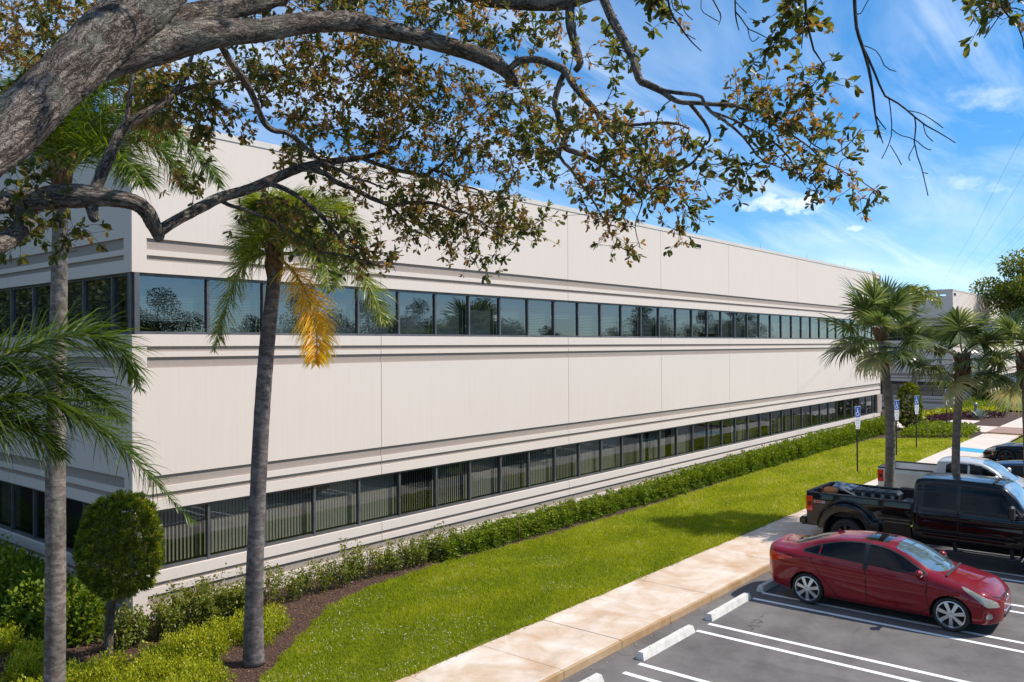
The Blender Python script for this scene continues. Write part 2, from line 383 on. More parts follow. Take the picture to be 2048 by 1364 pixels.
M('orange_cloth', (.62, .20, .06), rough=.8)
M('case_black', (.018, .018, .019), rough=.5)
M('grey_rack', (.34, .34, .36), rough=.45, metal=.5)
M('hose_red', (.22, .05, .03), rough=.6)
M('cream_bag', (.55, .45, .33), rough=.8)

# ------------------------------------------------------------------ mesh helpers
class MB:
    """collects faces and becomes ONE mesh object"""
    def __init__(s): s.v = []; s.f = []; s.m = []; s.uvw = None
    def add(s, verts, faces, mi=0):
        o = len(s.v); s.v.extend([tuple(map(float, q)) for q in verts]); s.f.extend([tuple(i+o for i in f) for f in faces]); s.m.extend([mi]*len(faces)); return s
    def quad(s, a, b, c, d, mi=0): return s.add([a, b, c, d], [(0, 1, 2, 3)], mi)
    def box(s, c, size, rot=None, mi=0, taper=None):
        hx, hy, hz = [q/2 for q in size]
        P = np.array([(x, y, z) for z in (-hz, hz) for y in (-hy, hy) for x in (-hx, hx)], float)
        if taper: P[4:, 0] *= taper[0]; P[4:, 1] *= taper[1]
        if rot is not None: P = P @ np.array(rot).T
        P = P+np.array(c)
        return s.add(P, [(0, 2, 3, 1), (4, 5, 7, 6), (0, 1, 5, 4), (2, 6, 7, 3), (0, 4, 6, 2), (1, 3, 7, 5)], mi)
    def bevbox(s, c, size, bev=.02, rot=None, mi=0):
        hx, hy, hz = [q/2 for q in size]; b = min(bev, hx*.9, hy*.9, hz*.9)
        P = []; 
        for z, ins in ((-hz, b), (-hz+b, 0), (hz-b, 0), (hz, b)):
            X, Y = hx-ins, hy-ins
            k = b if ins == 0 else b*.6
            P += [(X, -Y+k, z), (X, Y-k, z), (X-k, Y, z), (-X+k, Y, z), (-X, Y-k, z), (-X, -Y+k, z), (-X+k, -Y, z), (X-k, -Y, z)]
        P = np.array(P)
        if rot is not None: P = P @ np.array(rot).T
        P = P+np.array(c); F = [tuple(reversed(range(8))), tuple(range(24, 32))]
        for r in range(3):
            for i in range(8): j = (i+1) % 8; F.append((r*8+i, r*8+j, r*8+8+j, r*8+8+i))
        return s.add(P, F, mi)
    def tube(s, pts, rad, n=8, cap=True, mi=0, rough=0.0, bark=False):
        pts = np.asarray(pts, float); k = len(pts)
        rad = np.full(k, rad) if np.isscalar(rad) else np.asarray(rad, float)
        tan = np.gradient(pts, axis=0); tan /= np.linalg.norm(tan, axis=1)[:, None]+1e-12
        ref = np.array([0, 0, 1.0]) if abs(tan[0][2]) < .9 else np.array([1.0, 0, 0])
        a = np.cross(tan[0], ref); a /= np.linalg.norm(a)
        base = len(s.v); ang = np.linspace(0, 2*pi, n, endpoint=False); L = 0.0
        for i in range(k):
            if i: L += np.linalg.norm(pts[i]-pts[i-1])
            a = a-tan[i]*a.dot(tan[i]); a /= np.linalg.norm(a)+1e-12; b = np.cross(tan[i], a)
            rr = rad[i]*(1+rough*rng.normal(size=n)) if rough else np.full(n, rad[i])
            ring = pts[i]+np.cos(ang)[:, None]*a*rr[:, None]+np.sin(ang)[:, None]*b*rr[:, None]
            s.v.extend(map(tuple, ring))
            if bark:
                if s.uvw is None: s.uvw = []
                s.uvw.extend(zip(np.cos(ang)*rad[i], np.sin(ang)*rad[i], np.full(n, L)+bark*3.17))
        nf = 0
        for i in range(k-1):
            for j in range(n):
                q = (j+1) % n; s.f.append((base+i*n+j, base+i*n+q, base+i*n+n+q, base+i*n+n+j)); nf += 1
        if cap: s.f.append(tuple(base+j for j in reversed(range(n)))); s.f.append(tuple(base+(k-1)*n+j for j in range(n))); nf += 2
        s.m.extend([mi]*nf); return s
    def lathe(s, prof, n=24, axis='Z', c=(0, 0, 0), mi=0, closed=False):
        """prof: (radius, height) pairs turned round an axis"""
        base = len(s.v); ang = np.linspace(0, 2*pi, n, endpoint=False)
        for r, h in prof:
            for t_ in ang:
                p = (r*math.cos(t_), r*math.sin(t_), h)
                if axis == 'Y': p = (p[0], p[2], p[1])
                if axis == 'X': p = (p[2], p[0], p[1])
                s.v.append((p[0]+c[0], p[1]+c[1], p[2]+c[2]))
        k = len(prof); nf = 0
        for i in range(k-1 if not closed else k):
            i2 = (i+1) % k
            for j in range(n): q = (j+1) % n; s.f.append((base+i*n+j, base+i*n+q, base+i2*n+q, base+i2*n+j)); nf += 1
        s.m.extend([mi]*nf); return s
    def prism(s, outline, a, b, mi=0):
        """outline: 3-D points of a face; extruded by vector b-a"""
        o = np.array(outline, float); d = np.array(b, float)-np.array(a, float); n = len(o)
        return s.add(np.vstack([o, o+d]), [tuple(reversed(range(n))), tuple(range(n, 2*n))]+[(i, (i+1) % n, n+(i+1) % n, n+i) for i in range(n)], mi)
    def build(s, name, mats, parent=None, smooth=False, origin=None, v=None):
        mats = [mats] if isinstance(mats, str) else mats
        me = bpy.data.meshes.new(name); V = np.array(s.v, float).reshape(-1, 3)
        if origin is not None: V = V-np.array(origin, float)
        me.from_pydata(V.tolist(), [], s.f)
        for m in mats: me.materials.append(MATS[m])
        if len(mats) > 1: me.polygons.foreach_set('material_index', s.m)
        if smooth: me.polygons.foreach_set('use_smooth', [True]*len(s.f))
        if s.uvw is not None:
            at_ = me.attributes.new('bark', 'FLOAT_VECTOR', 'POINT'); at_.data.foreach_set('vector', np.array(s.uvw, float).ravel())
        if v is not None:
            at_ = me.attributes.new('v', 'FLOAT', 'FACE'); at_.data.foreach_set('value', np.asarray(v, np.float32))
        me.update(); return link(name, me, parent)
def link(name, me, parent=None):
    o = bpy.data.objects.new(name, me); COL.objects.link(o)
    if parent is not None: o.parent = parent
    return o
def arrays(name, V, quads, mat, v=None, parent=None, origin=None, tris=None):
    """fast mesh from numpy arrays of quads (and triangles)"""
    me = bpy.data.meshes.new(name); V = np.asarray(V, np.float32)
    if origin is not None: V = V-np.asarray(origin, np.float32)
    q = np.asarray(quads, np.int32).reshape(-1, 4) if quads is not None else np.zeros((0, 4), np.int32)
    tr = np.asarray(tris, np.int32).reshape(-1, 3) if tris is not None else np.zeros((0, 3), np.int32)
    loops = np.concatenate([q.ravel(), tr.ravel()]); tot = np.concatenate([np.full(len(q), 4), np.full(len(tr), 3)]).astype(np.int32)
    me.vertices.add(len(V)); me.vertices.foreach_set('co', V.ravel())
    me.loops.add(len(loops)); me.loops.foreach_set('vertex_index', loops)
    me.polygons.add(len(tot)); me.polygons.foreach_set('loop_start', np.concatenate([[0], np.cumsum(tot)[:-1]]).astype(np.int32)); me.polygons.foreach_set('loop_total', tot)
    me.materials.append(MATS[mat])
    if v is not None:
        at_ = me.attributes.new('v', 'FLOAT', 'FACE'); at_.data.foreach_set('value', np.asarray(v, np.float32))
    me.update(calc_edges=True); me.validate()
    return link(name, me, parent)
def tag(o, label=None, cat=None, group=None, kind=None):
    if label: o['label'] = label
    if cat: o['category'] = cat
    if group: o['group'] = group
    if kind: o['kind'] = kind
    return o
def thing(name, label, cat, loc=(0, 0, 0), rz=0.0, group=None):
    o = bpy.data.objects.new(name, None); COL.objects.link(o); o.location = loc; o.rotation_euler = (0, 0, rz); o.empty_display_size = .2
    return tag(o, label, cat, group)
def copy_tree(o, parent=None):
    c = o.copy(); COL.objects.link(c)
    if parent is not None: c.parent = parent
    for ch in list(o.children): copy_tree(ch, c)
    return c
def unit(a):
    a = np.asarray(a, float); return a/(np.linalg.norm(a, axis=-1, keepdims=True)+1e-12)
def smooth_path(P, n):
    """Catmull-Rom through the points, n samples"""
    P = np.asarray(P, float); k = len(P)
    if k < 3: return P[0]+(P[-1]-P[0])*np.linspace(0, 1, n)[:, None]
    Q = np.vstack([2*P[0]-P[1], P, 2*P[-1]-P[-2]]); t = np.linspace(0, k-1-1e-9, n); i = t.astype(int); f = (t-i)[:, None]
    a, b, c, d = Q[i], Q[i+1], Q[i+2], Q[i+3]
    return .5*(2*b+(c-a)*f+(2*a-5*b+4*c-d)*f**2+(3*b-a-3*c+d)*f**3)
def leaves(C, A, Nn, L, W, shape=6, fold=.18):
    """leaf blades: base C, axis A, normal N, length L, width W -> verts, quads (2 per leaf when shape is 6, else 1)"""
    C = np.asarray(C, float); A = unit(A); B = unit(np.cross(Nn, A)); Nn = unit(np.cross(A, B)); n = len(C)
    L = np.broadcast_to(L, (n,))[:, None]; W = np.broadcast_to(W, (n,))[:, None]
    if shape == 6:
        mid = [(0, 0, 0, 0), (.42, .40, fold, .12), (.80, .42, fold, .65), (1, 0, -.02, 1), (.80, -.42, fold, .65), (.42, -.40, fold, .12)]; K = rng.normal(.0, .22, n)[:, None]-.06
        V = np.stack([C+A*L*a+B*W*b+Nn*(W*c+L*K*q) for a, b, c, q in mid], 1).reshape(-1, 3); o = (np.arange(n)*6)[:, None]
        return V, np.stack([o+np.array([0, 1, 2, 3]), o+np.array([0, 3, 4, 5])], 1).reshape(-1, 4)
    mid = [(0, 0, 0), (.5, .5, fold), (1, 0, 0), (.5, -.5, fold)]
    V = np.stack([C+A*L*a+B*W*b+Nn*W*c for a, b, c in mid], 1).reshape(-1, 3); o = (np.arange(n)*4)[:, None]
    return V, (o+np.array([0, 1, 2, 3])).reshape(-1, 4)
def rand_dirs(n): return unit(rng.normal(size=(n, 3)))
# ------------------------------------------------------------------ ground
def sheet(name, x0, x1, y0, y1, z, mat, parent=None, kind='structure'):
    o = MB().quad((x0, y0, z), (x1, y0, z), (x1, y1, z), (x0, y1, z)).build(name, mat, parent)
    return tag(o, kind=kind) if kind else o
sheet('ground', -900, 900, -900, 900, -.05, 'far_field')
sheet('parking_lot', -14, 160, -52, -7.55, 0.0, 'asphalt')
WALK_Z = .15
EDGE = np.array([(-6.5, -5.85), (-2.2, -5.82), (-.9, -5.2), (0.01, -4.17), (1.41, -3.13), (3.09, -1.95), (4.6, -1.52), (7.24, -1.42), (10.68, -1.66), (16.0, -1.72), (25, -1.50), (34, -1.45), (40.2, -1.65), (41.4, -2.7), (43.0, -4.6), (44.0, -5.78)])
def edge_y(x): return np.interp(x, EDGE[:, 0], EDGE[:, 1])
sheet('mulch_bed', -13, 66, -5.79, 24, .120, 'mulch')
def lawn_sheet(name, xs, ylo, z):
    m = MB()
    for a, b in zip(xs[:-1], xs[1:]):
        m.quad((a, ylo, z), (b, ylo, z), (b, edge_y(b), z), (a, edge_y(a), z))
    m.quad((xs[0], ylo, z-.1), (xs[-1], ylo, z-.1), (xs[-1], ylo, z), (xs[0], ylo, z))
    return tag(m.build(name, 'lawn_soil'), kind='structure')
lawn_sheet('lawn', np.linspace(-2.2, 43.9, 140), -5.80, .150)
# far lawns beyond the court
def poly_sheet(name, pts, z, mat):
    return tag(MB().add([(x, y, z) for x, y in pts], [tuple(range(len(pts)))]).build(name, mat), kind='structure')
poly_sheet('far_lawn', [(66.5, -5.75), (150, -5.75), (150, -1.3), (70, -1.3)], .151, 'lawn_soil')
poly_sheet('island_lawn', [(43.3, -7.72), (47.6, -7.72), (47.6, -13.5), (43.3, -13.5)], .150, 'lawn_soil')
poly_sheet('palm_island', [(17.35, -8.1), (19.55, -8.1), (19.55, -13.6), (17.35, -13.6)], .150, 'lawn_soil')
def kerb_ring(name, x0, x1, y0, y1):
    k = MB(); w = .13
    k.bevbox(((x0+x1)/2, y1+w/2, .075), (x1-x0+2*w, w, .15), .015); k.bevbox(((x0+x1)/2, y0-w/2, .075), (x1-x0+2*w, w, .15), .015)
    k.bevbox((x0-w/2, (y0+y1)/2, .075), (w, y1-y0, .15), .015); k.bevbox((x1+w/2, (y0+y1)/2, .075), (w, y1-y0, .15), .015)
    tag(k.build(name, 'kerb_concrete'), kind='structure')
kerb_ring('island_kerb', 17.35, 19.55, -13.6, -8.1)
kerb_ring('island_kerb', 43.3, 47.6, -13.5, -7.86)

# sidewalk: poured slabs with open joints, and the kerb face towards the parking lot
walk = tag(thing('sidewalk', None, None, (0, 0, 0)), kind='structure')
MB().quad((-14, -7.56, .09), (140, -7.56, .09), (140, -5.8, .09), (-14, -5.8, .09)).build('slab_joint', 'kerb_concrete', walk)
xs = np.concatenate([np.arange(-12.36, 48.2, 1.75)])
r2 = random.Random(3)
for i, (a, b) in enumerate(zip(xs[:-1], xs[1:])):
    dz = r2.uniform(-.004, .004); far = a > 19
    m = MB().bevbox(((a+b)/2, -6.672, .075+dz/2), (b-a-.007, 1.742, .15+dz), .006); m.build('slab', 'far_concrete' if far else 'rusty_concrete', walk)
    m = MB().bevbox(((a+b)/2, -7.572, .069+dz/2), (b-a-.004, .055, .146+dz), .008); m.build('kerb', 'kerb_concrete' if not far else 'far_concrete', walk)
for a, b, mt in ((48.25, 52.3, 'brown_paver'), (52.3, 64, 'far_concrete'), (64, 90, 'far_concrete'), (90, 140, 'far_concrete')):
    MB().bevbox(((a+b)/2, -6.68, .075), (b-a-.02, 1.82, .15), .008).build('slab', mt, walk)
# path into the entrance court, and its brown crossing
court = tag(thing('court_path', None, None, (0, 0, 0)), kind='structure')
for y0, y1, mt in ((-5.79, -3.6, 'far_concrete'), (-3.6, -2.2, 'brown_paver'), (-2.2, 2, 'far_concrete'), (2, 9, 'far_concrete')):
    MB().bevbox((50.3, (y0+y1)/2, .07), (4.2, y1-y0-.02, .15), .008).build('slab', mt, court)
MB().bevbox((54.4, -3.2, .07), (3.9, 1.6, .149), .008).build('slab', 'far_concrete', court)
tag(MB().quad((37.4, -7.53, .1545), (39.0, -7.53, .1545), (39.4, -6.2, .1545), (37.7, -6.45, .1545)).build('blue_walk_marking', 'blue_paint'), kind='structure')

# painted bay lines (pairs, open at the kerb end)
for xa, xb in ((4.23, 4.72), (6.82, 7.31), (9.38, 9.88), (11.80, 12.29), (14.32, 14.86), (16.88, 17.1), (19.85, 20.1), (22.3, 22.8), (24.9, 25.35), (27.5, 27.9), (30.1, 30.5)):
    for x in (xa, xb):
        tag(MB().quad((x-.055, -13.9, .004), (x+.055, -13.9, .004), (x+.055, -8.2, .004), (x-.055, -8.2, .004)).build('bay_line', 'stripe_paint'), kind='structure')
for k in range(5):
    tag(MB().quad((31+k*.9, -13.4, .004), (31.1+k*.9, -13.4, .004), (31.9+k*.9, -8.3, .004), (31.8+k*.9, -8.3, .004)).build('hatch_line', 'blue_paint'), kind='structure')

# concrete wheel stops
def wheel_stop_mesh():
    m = MB(); L, n = 1.86, 9
    prof = [(-.085, 0), (-.05, .125), (.05, .125), (.085, 0)]
    rr = random.Random(5)
    for i in range(n+1):
        x = -L/2+L*i/n
        for (y, z) in prof: m.v.append((x+(.03 if i == 0 else -.03 if i == n else 0)*(z > .1), y+rr.uniform(-.003, .003), z+rr.uniform(-.003, .002)*(z > .1)))
    for i in range(n):
        for j in range(3): m.f.append((i*4+j, i*4+j+1, i*4+4+j+1, i*4+4+j)); m.m.append(0)
    m.f += [(0, 1, 2, 3), (n*4+3, n*4+2, n*4+1, n*4)]; m.m += [0, 0]
    return m
stop0 = wheel_stop_mesh().build('wheel_stop', 'stop_concrete')
for x in (-.6, .6): MB().lathe([(0, .128), (.013, .128), (.013, .11)], 10, c=(x, 0, 0)).build('anchor_pin', 'scupper_metal', stop0)
for i, (x, y, lab) in enumerate(((2.78, -8.08, 'pale concrete wheel stop cut off by the bottom edge of the photo'), (5.80, -8.13, 'pale concrete wheel stop in the empty bay between the two pairs of white lines'),
        (8.40, -8.11, 'pale concrete wheel stop just beside the red car\'s empty neighbouring bay'), (10.85, -8.13, 'grey concrete wheel stop in the shade under the red car\'s tail'))):
    o = stop0 if i == 0 else copy_tree(stop0)
    o.location = (x, y, 0.0); o.rotation_euler = (0, 0, random.uniform(-.012, .012)); tag(o, lab, 'wheel stop', 'concrete wheel stops at the kerb')
ob = copy_tree(stop0); ob.location = (33.6, -8.35, 0); tag(ob, 'blue painted wheel stop in front of the black sports car\'s neighbouring bay', 'wheel stop', 'concrete wheel stops at the kerb')
ob.data = ob.data.copy(); ob.data.materials[0] = MATS['blue_paint']

# ------------------------------------------------------------------ office buildings
Z_W1 = (1.075, 2.258); Z_W2 = (5.668, 6.850); Z_TOP = 9.72
BASE = dict(z=(0.0, 1.075), rec=[(.769, .862), (.433, .634)])
MIDB = dict(z=(2.258, 5.668), rec=[(2.478, 2.583), (2.708, 2.927), (5.016, 5.226), (5.333, 5.437)])
TOPB = dict(z=(6.850, Z_TOP), rec=[(7.091, 7.192), (7.301, 7.520)])
REC = .042; THICK = .26
class Face:
    """one flat side of a building: s runs along it, d goes into the wall, z up"""
    def __init__(f, O, U, N): f.O = np.array(O, float); f.U = np.array(U, float); f.N = np.array(N, float)
    def p(f, s, d, z): q = f.O+s*f.U+d*f.N; return (q[0], q[1], z)
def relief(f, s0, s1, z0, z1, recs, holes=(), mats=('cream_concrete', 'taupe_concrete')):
    """wall slab with sunk bands (s0,s1,z0,z1) and through holes"""
    S_ = sorted({s0, s1, *[max(s0, min(s1, q)) for r in list(recs)+list(holes) for q in r[:2]]})
    Z_ = sorted({z0, z1, *[q for r in list(recs)+list(holes) for q in r[2:]]})
    ns, nz = len(S_)-1, len(Z_)-1; D = np.zeros((ns, nz))
    for i in range(ns):
        for j in range(nz):
            c = ((S_[i]+S_[i+1])/2, (Z_[j]+Z_[j+1])/2)
            for r in recs:
                if r[0] < c[0] < r[1] and r[2] < c[1] < r[3]: D[i, j] = REC
            for r in holes:
                if r[0] < c[0] < r[1] and r[2] < c[1] < r[3]: D[i, j] = THICK
    m = MB()
    for i in range(ns):
        for j in range(nz):
            d = D[i, j]; a, b, c, e = S_[i], S_[i+1], Z_[j], Z_[j+1]
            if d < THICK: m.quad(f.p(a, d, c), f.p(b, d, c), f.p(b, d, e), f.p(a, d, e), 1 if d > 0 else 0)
            d2 = D[i+1, j] if i+1 < ns else THICK
            if d2 != d: m.quad(f.p(b, d, c), f.p(b, d2, c), f.p(b, d2, e), f.p(b, d, e), 0)
            if i == 0 and d < THICK: m.quad(f.p(a, d, c), f.p(a, THICK, c), f.p(a, THICK, e), f.p(a, d, e), 0)
            d2 = D[i, j+1] if j+1 < nz else THICK
            if d2 != d: m.quad(f.p(a, d, e), f.p(b, d, e), f.p(b, d2, e), f.p(a, d2, e), 0)
            if j == 0 and d < THICK: m.quad(f.p(a, d, c), f.p(b, d, c), f.p(b, THICK, c), f.p(a, THICK, c), 0)
    return m
BL_CACHE = {}
def facade(root, f, length, joints, first, step, lower_first=None, holes=(), inset0=.30, inset1=.30, detail=True, s_start=.012, lower_end=None, blinds=True, rr=random.Random(11)):
    js = [s_start]+[j for j in joints if j < length]+[length]
    for k, (a, b) in enumerate(zip(js[:-1], js[1:])):
        a2 = a+(.009 if k else 0); b2 = b-(.009 if k < len(js)-2 else 0)
        ra = a2 if k else inset0; rb = b2 if k < len(js)-2 else length-inset1
        for band in (BASE, MIDB, TOPB):
            recs = [(ra, rb, *q) for q in band['rec']]
            hs = [h for h in holes if a2 < h[0] < b2] if band is TOPB else []
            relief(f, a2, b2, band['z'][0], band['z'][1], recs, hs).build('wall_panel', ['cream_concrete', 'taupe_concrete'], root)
        if k:
            for band in (BASE, MIDB, TOPB):
                m = MB(); m.quad(f.p(a-.02, .056, band['z'][0]), f.p(a+.02, .056, band['z'][0]), f.p(a+.02, .056, band['z'][1]), f.p(a-.02, .056, band['z'][1]))
                m.build('joint', 'joint_sealant', root)
    m = MB()   # parapet cap
    P = [(-.018, Z_TOP-.005), (-.018, Z_TOP+.125), (THICK+.03, Z_TOP+.125), (THICK+.03, Z_TOP-.005)]
    js2 = np.arange(0, length+.01, 3.05); js2 = np.append(js2, length)
    for a, b in zip(js2[:-1], js2[1:]):
        if b-a < .05: continue
        s = [f.p(a-.015 if a == 0 else a, d, z) for d, z in P]; e = [f.p(b-.006, d, z) for d, z in P]
        m.add(s+e, [(3, 2, 1, 0), (4, 5, 6, 7)]+[(i, (i+1) % 4, 4+(i+1) % 4, 4+i) for i in range(4)])
    m.build('parapet_cap', 'cap_metal', root)
    for h in holes:
        m = MB(); w = .03
        for (a, b, c, d) in ((h[0]-w, h[1]+w, h[3], h[3]+w), (h[0]-w, h[1]+w, h[2]-w, h[2]), (h[0]-w, h[0], h[2], h[3]), (h[1], h[1]+w, h[2], h[3])):
            m.prism([f.p(a, -.014, c), f.p(b, -.014, c), f.p(b, -.014, d), f.p(a, -.014, d)], (0, 0, 0), f.N*.05)
        for (a, b, c, d) in ((h[0], h[1], h[3]-.012, h[3]-.002), (h[0], h[0]+.012, h[2], h[3]-.012), (h[1]-.012, h[1], h[2], h[3]-.012)):
            m.prism([f.p(a, .045, c), f.p(b, .045, c), f.p(b, .045, d), f.p(a, .045, d)], (0, 0, 0), f.N*.2, 1)
        m.build('scupper', ['cap_metal', 'scupper_metal'], root)
    # window bands
    for row, (z0, z1) in enumerate((Z_W1, Z_W2)):
        end = length if not (row == 0 and lower_end) else lower_end
        ms = [0.03]+list(np.arange(first, end-.4, step))+[end-.03]
        gm = 'tinted_glass' if row else 'lower_glass'
        for k, (a, b) in enumerate(zip(ms[:-1], ms[1:])):
            w = MB(); fd = .07
            def bar(s0, s1, c0, c1, d0=fd, d1=fd+.09):
                w.prism([f.p(s0, d0, c0), f.p(s1, d0, c0), f.p(s1, d0, c1), f.p(s0, d0, c1)], (0, 0, 0), f.N*(d1-d0))
            last = k == len(ms)-2
            bar(a-.028, a+.028, z0+.002, z1-.002, fd-.008)
            if last: bar(b-.028, b+.028, z0+.002, z1-.002, fd-.008)
            bar(a+.028, b-.028, z0+.002, z0+.058); bar(a+.028, b-.028, z1-.052, z1-.002)
            win = w.build('window', 'anodised_frame', root)
            g = fd+.045
            MB().quad(f.p(a+.02, g, z0+.05), f.p(b-.02, g, z0+.05), f.p(b-.02, g, z1-.045), f.p(a+.02, g, z1-.045)).build('pane', gm, win)
            if not blinds: continue
            bl = MB(); d = .27; lo, hi = a+.05, b-.05
            if row:   # horizontal mini blinds
                if k == 0: lo, hi = a+.11, b-.11
                drop = z0+.06 if rr.random() < .86 else z0+rr.uniform(.2, .6)
                zz = z1-.07
                pitch = .033 if a < 12 else .05
                while zz > drop:
                    bl.quad(f.p(lo, d-.011, zz-.011), f.p(hi, d-.011, zz-.011), f.p(hi, d+.011, zz+.011), f.p(lo, d+.011, zz+.011)); zz -= pitch
                for q in (.18, .82):
                    s = lo+(hi-lo)*q; bl.quad(f.p(s-.004, d-.016, drop), f.p(s+.004, d-.016, drop), f.p(s+.004, d-.016, z1-.07), f.p(s-.004, d-.016, z1-.07))
                bl.build('blind', 'blind_slat', win)
            else:     # vertical blinds, some drawn back
                mode = rr.random(); gap = (0, 0)
                if mode < (.16 if k < 14 else .45): q = rr.uniform(.2, .6); gap = (q, q+rr.uniform(.2, .4))
                tw = rr.choice((.18, .35, .22, .6))*rr.uniform(.8, 1.2); s = lo
                while s < hi:
                    u = (s-lo)/(hi-lo)
                    if not (gap[0] < u < gap[1]):
                        c, sn = .044*math.cos(tw), .044*math.sin(tw)
                        bl.quad(f.p(s-c, d-sn, z0+.07), f.p(s+c, d+sn, z0+.07), f.p(s+c, d+sn, z1-.06), f.p(s-c, d-sn, z1-.06))
                    s += .081
                bl.build('blind', 'blind_vertical', win)
office = thing('office_building', 'long two-storey cream concrete office building with two ribbon windows', 'office building', (24, 15, 0))
OB_O = (24, 15, 0)
class Shift:
    pass
def shift_children(root, off):
    for o in root.children:
        if o.type == 'MESH': o.matrix_parent_inverse = Matrix.Translation((-off[0], -off[1], -off[2]))
LEN1, DEP1 = 47.96, 30.0
F1 = Face((0, 0, 0), (1, 0, 0), (0, 1, 0)); F2 = Face((0, 0, 0), (0, 1, 0), (1, 0, 0))
facade(office, F1, LEN1, (6.22, 14.11, 20.06, 25.9, 33.78, 41.86), 1.62, 1.3155, holes=((.50, .86, 9.345, 9.40), (22.66, 23.32, 9.33, 9.47), (46.95, 47.7, 9.35, 9.52)), lower_end=47.0)
facade(office, F2, DEP1, (6.10, 14.0, 22.0), .94, 1.2935, holes=(), rr=random.Random(5))
F3 = Face((LEN1, DEP1, 0), (0, -1, 0), (-1, 0, 0)); F4 = Face((LEN1, DEP1, 0), (-1, 0, 0), (0, -1, 0))
facade(office, F3, DEP1, (8, 16, 24), 1.6, 1.3, blinds=False); facade(office, F4, LEN1, (8, 16, 24, 32, 40), 1.6, 1.3, blinds=False)
def core(root, x0, x1, y0, y1):
    i = THICK+.002; m = MB()
    m.quad((x0+i, y0+i, 8.9), (x1-i, y0+i, 8.9), (x1-i, y1-i, 8.9), (x0+i, y1-i, 8.9)); m.build('roof', 'roof_membrane', root)
    m = MB(); b = 4.5
    for z in (.55, 2.75, 4.95, 7.35):
        m.quad((x0+i, y0+i, z), (x1-i, y0+i, z), (x1-i, y1-i, z), (x0+i, y1-i, z))
    for (za, zb) in ((.55, 2.75), (4.95, 7.35)):
        P = [(x0+b, y0+b), (x1-b, y0+b), (x1-b, y1-b), (x0+b, y1-b)]
        for k in range(4): a, c = P[k], P[(k+1) % 4]; m.quad((a[0], a[1], za), (c[0], c[1], za), (c[0], c[1], zb), (a[0], a[1], zb))
        x = x0+6.2
        while x < x1-4: m.quad((x, y0+1.0, za), (x, y0+b, za), (x, y0+b, zb), (x, y0+1.0, zb)); x += 5.3
        y = y0+6.1
        while y < y1-4: m.quad((x0+1.0, y, za), (x0+b, y, za), (x0+b, y, zb), (x0+1.0, y, zb)); y += 5.3
    m.build('interior', 'room_dark', root)
core(office, 0, LEN1, 0, DEP1)
MB().bevbox((LEN1-.48, .04, 1.66), (.9, .10, 1.17), .01).build('stone_pier', 'taupe_concrete', office)
for x in (23.7, 29.6, 35.5, 41.5, 46.9, 17.7, 11.8, 5.9):
    MB().tube([(x, .14, Z_TOP+.11), (x, .14, Z_TOP+.42)], [.010, .004], 6).lathe([(.0, Z_TOP+.15), (.03, Z_TOP+.15), (.03, Z_TOP+.12)], 8, c=(x, .14, 0)).build('lightning_rod', 'scupper_metal', office)
shift_children(office, OB_O)

wing = thing('office_building', 'cream concrete office wing beyond the court, seen past the sabal palms', 'office building', (98, 15, 0))
X2, LEN2 = 67.4, 66.0
G1 = Face((X2, -.1, 0), (1, 0, 0), (0, 1, 0)); G2 = Face((X2, -.1, 0), (0, 1, 0), (1, 0, 0))
facade(wing, G1, LEN2, (8, 16, 24, 32, 40, 48, 56), 1.62, 1.3155, holes=((.35, 1.1, 9.33, 9.55),), rr=random.Random(21))
facade(wing, G2, 30, (8, 16, 24), 1.62, 1.3155, holes=((.5, 1.3, 9.30, 9.46),), rr=random.Random(22))
G3 = Face((X2+LEN2, 29.9, 0), (0, -1, 0), (-1, 0, 0)); G4 = Face((X2+LEN2, 29.9, 0), (-1, 0, 0), (0, -1, 0))
facade(wing, G3, 30, (10, 20), 1.6, 2.6, blinds=False); facade(wing, G4, LEN2, (20, 40), 1.6, 2.6, blinds=False)
core(wing, X2, X2+LEN2, -.1, 29.9)
MB().bevbox((112, 14, 9.9), (40, 12, 2.0), .05).build('roof_screen', 'joint_sealant', wing)
shift_children(wing, (98, 15, 0))
# ------------------------------------------------------------------ vehicles
def pchip(x, Y, xn):
    """monotone cubic interpolation of the columns of Y"""
    x = np.asarray(x, float); Y = np.asarray(Y, float); h = np.diff(x)[:, None]; d = np.diff(Y, axis=0)/h
    m = np.zeros_like(Y); m[0], m[-1] = d[0], d[-1]
    w1, w2 = 2*h[1:]+h[:-1], h[1:]+2*h[:-1]
    ok = d[:-1]*d[1:] > 0
    with np.errstate(divide='ignore', invalid='ignore'): hm = (w1+w2)/(w1/d[:-1]+w2/d[1:])
    m[1:-1] = np.where(ok, hm, 0)
    i = np.clip(np.searchsorted(x, xn, side='right')-1, 0, len(x)-2); t = ((xn-x[i])/(x[i+1]-x[i]))[:, None]; hh = h[i]
    return (2*t**3-3*t**2+1)*Y[i]+(t**3-2*t**2+t)*hh*m[i]+(-2*t**3+3*t**2)*Y[i+1]+(t**3-t**2)*hh*m[i+1]
def in_poly(px, py, poly):
    r = np.zeros(px.shape, bool); n = len(poly)
    for i in range(n):
        (x1, y1), (x2, y2) = poly[i], poly[(i+1) % n]
        c = (y1 > py) != (y2 > py)
        with np.errstate(divide='ignore', invalid='ignore'): r ^= c & (px < (x2-x1)*(py-y1)/(y2-y1+1e-12)+x1)
    return r
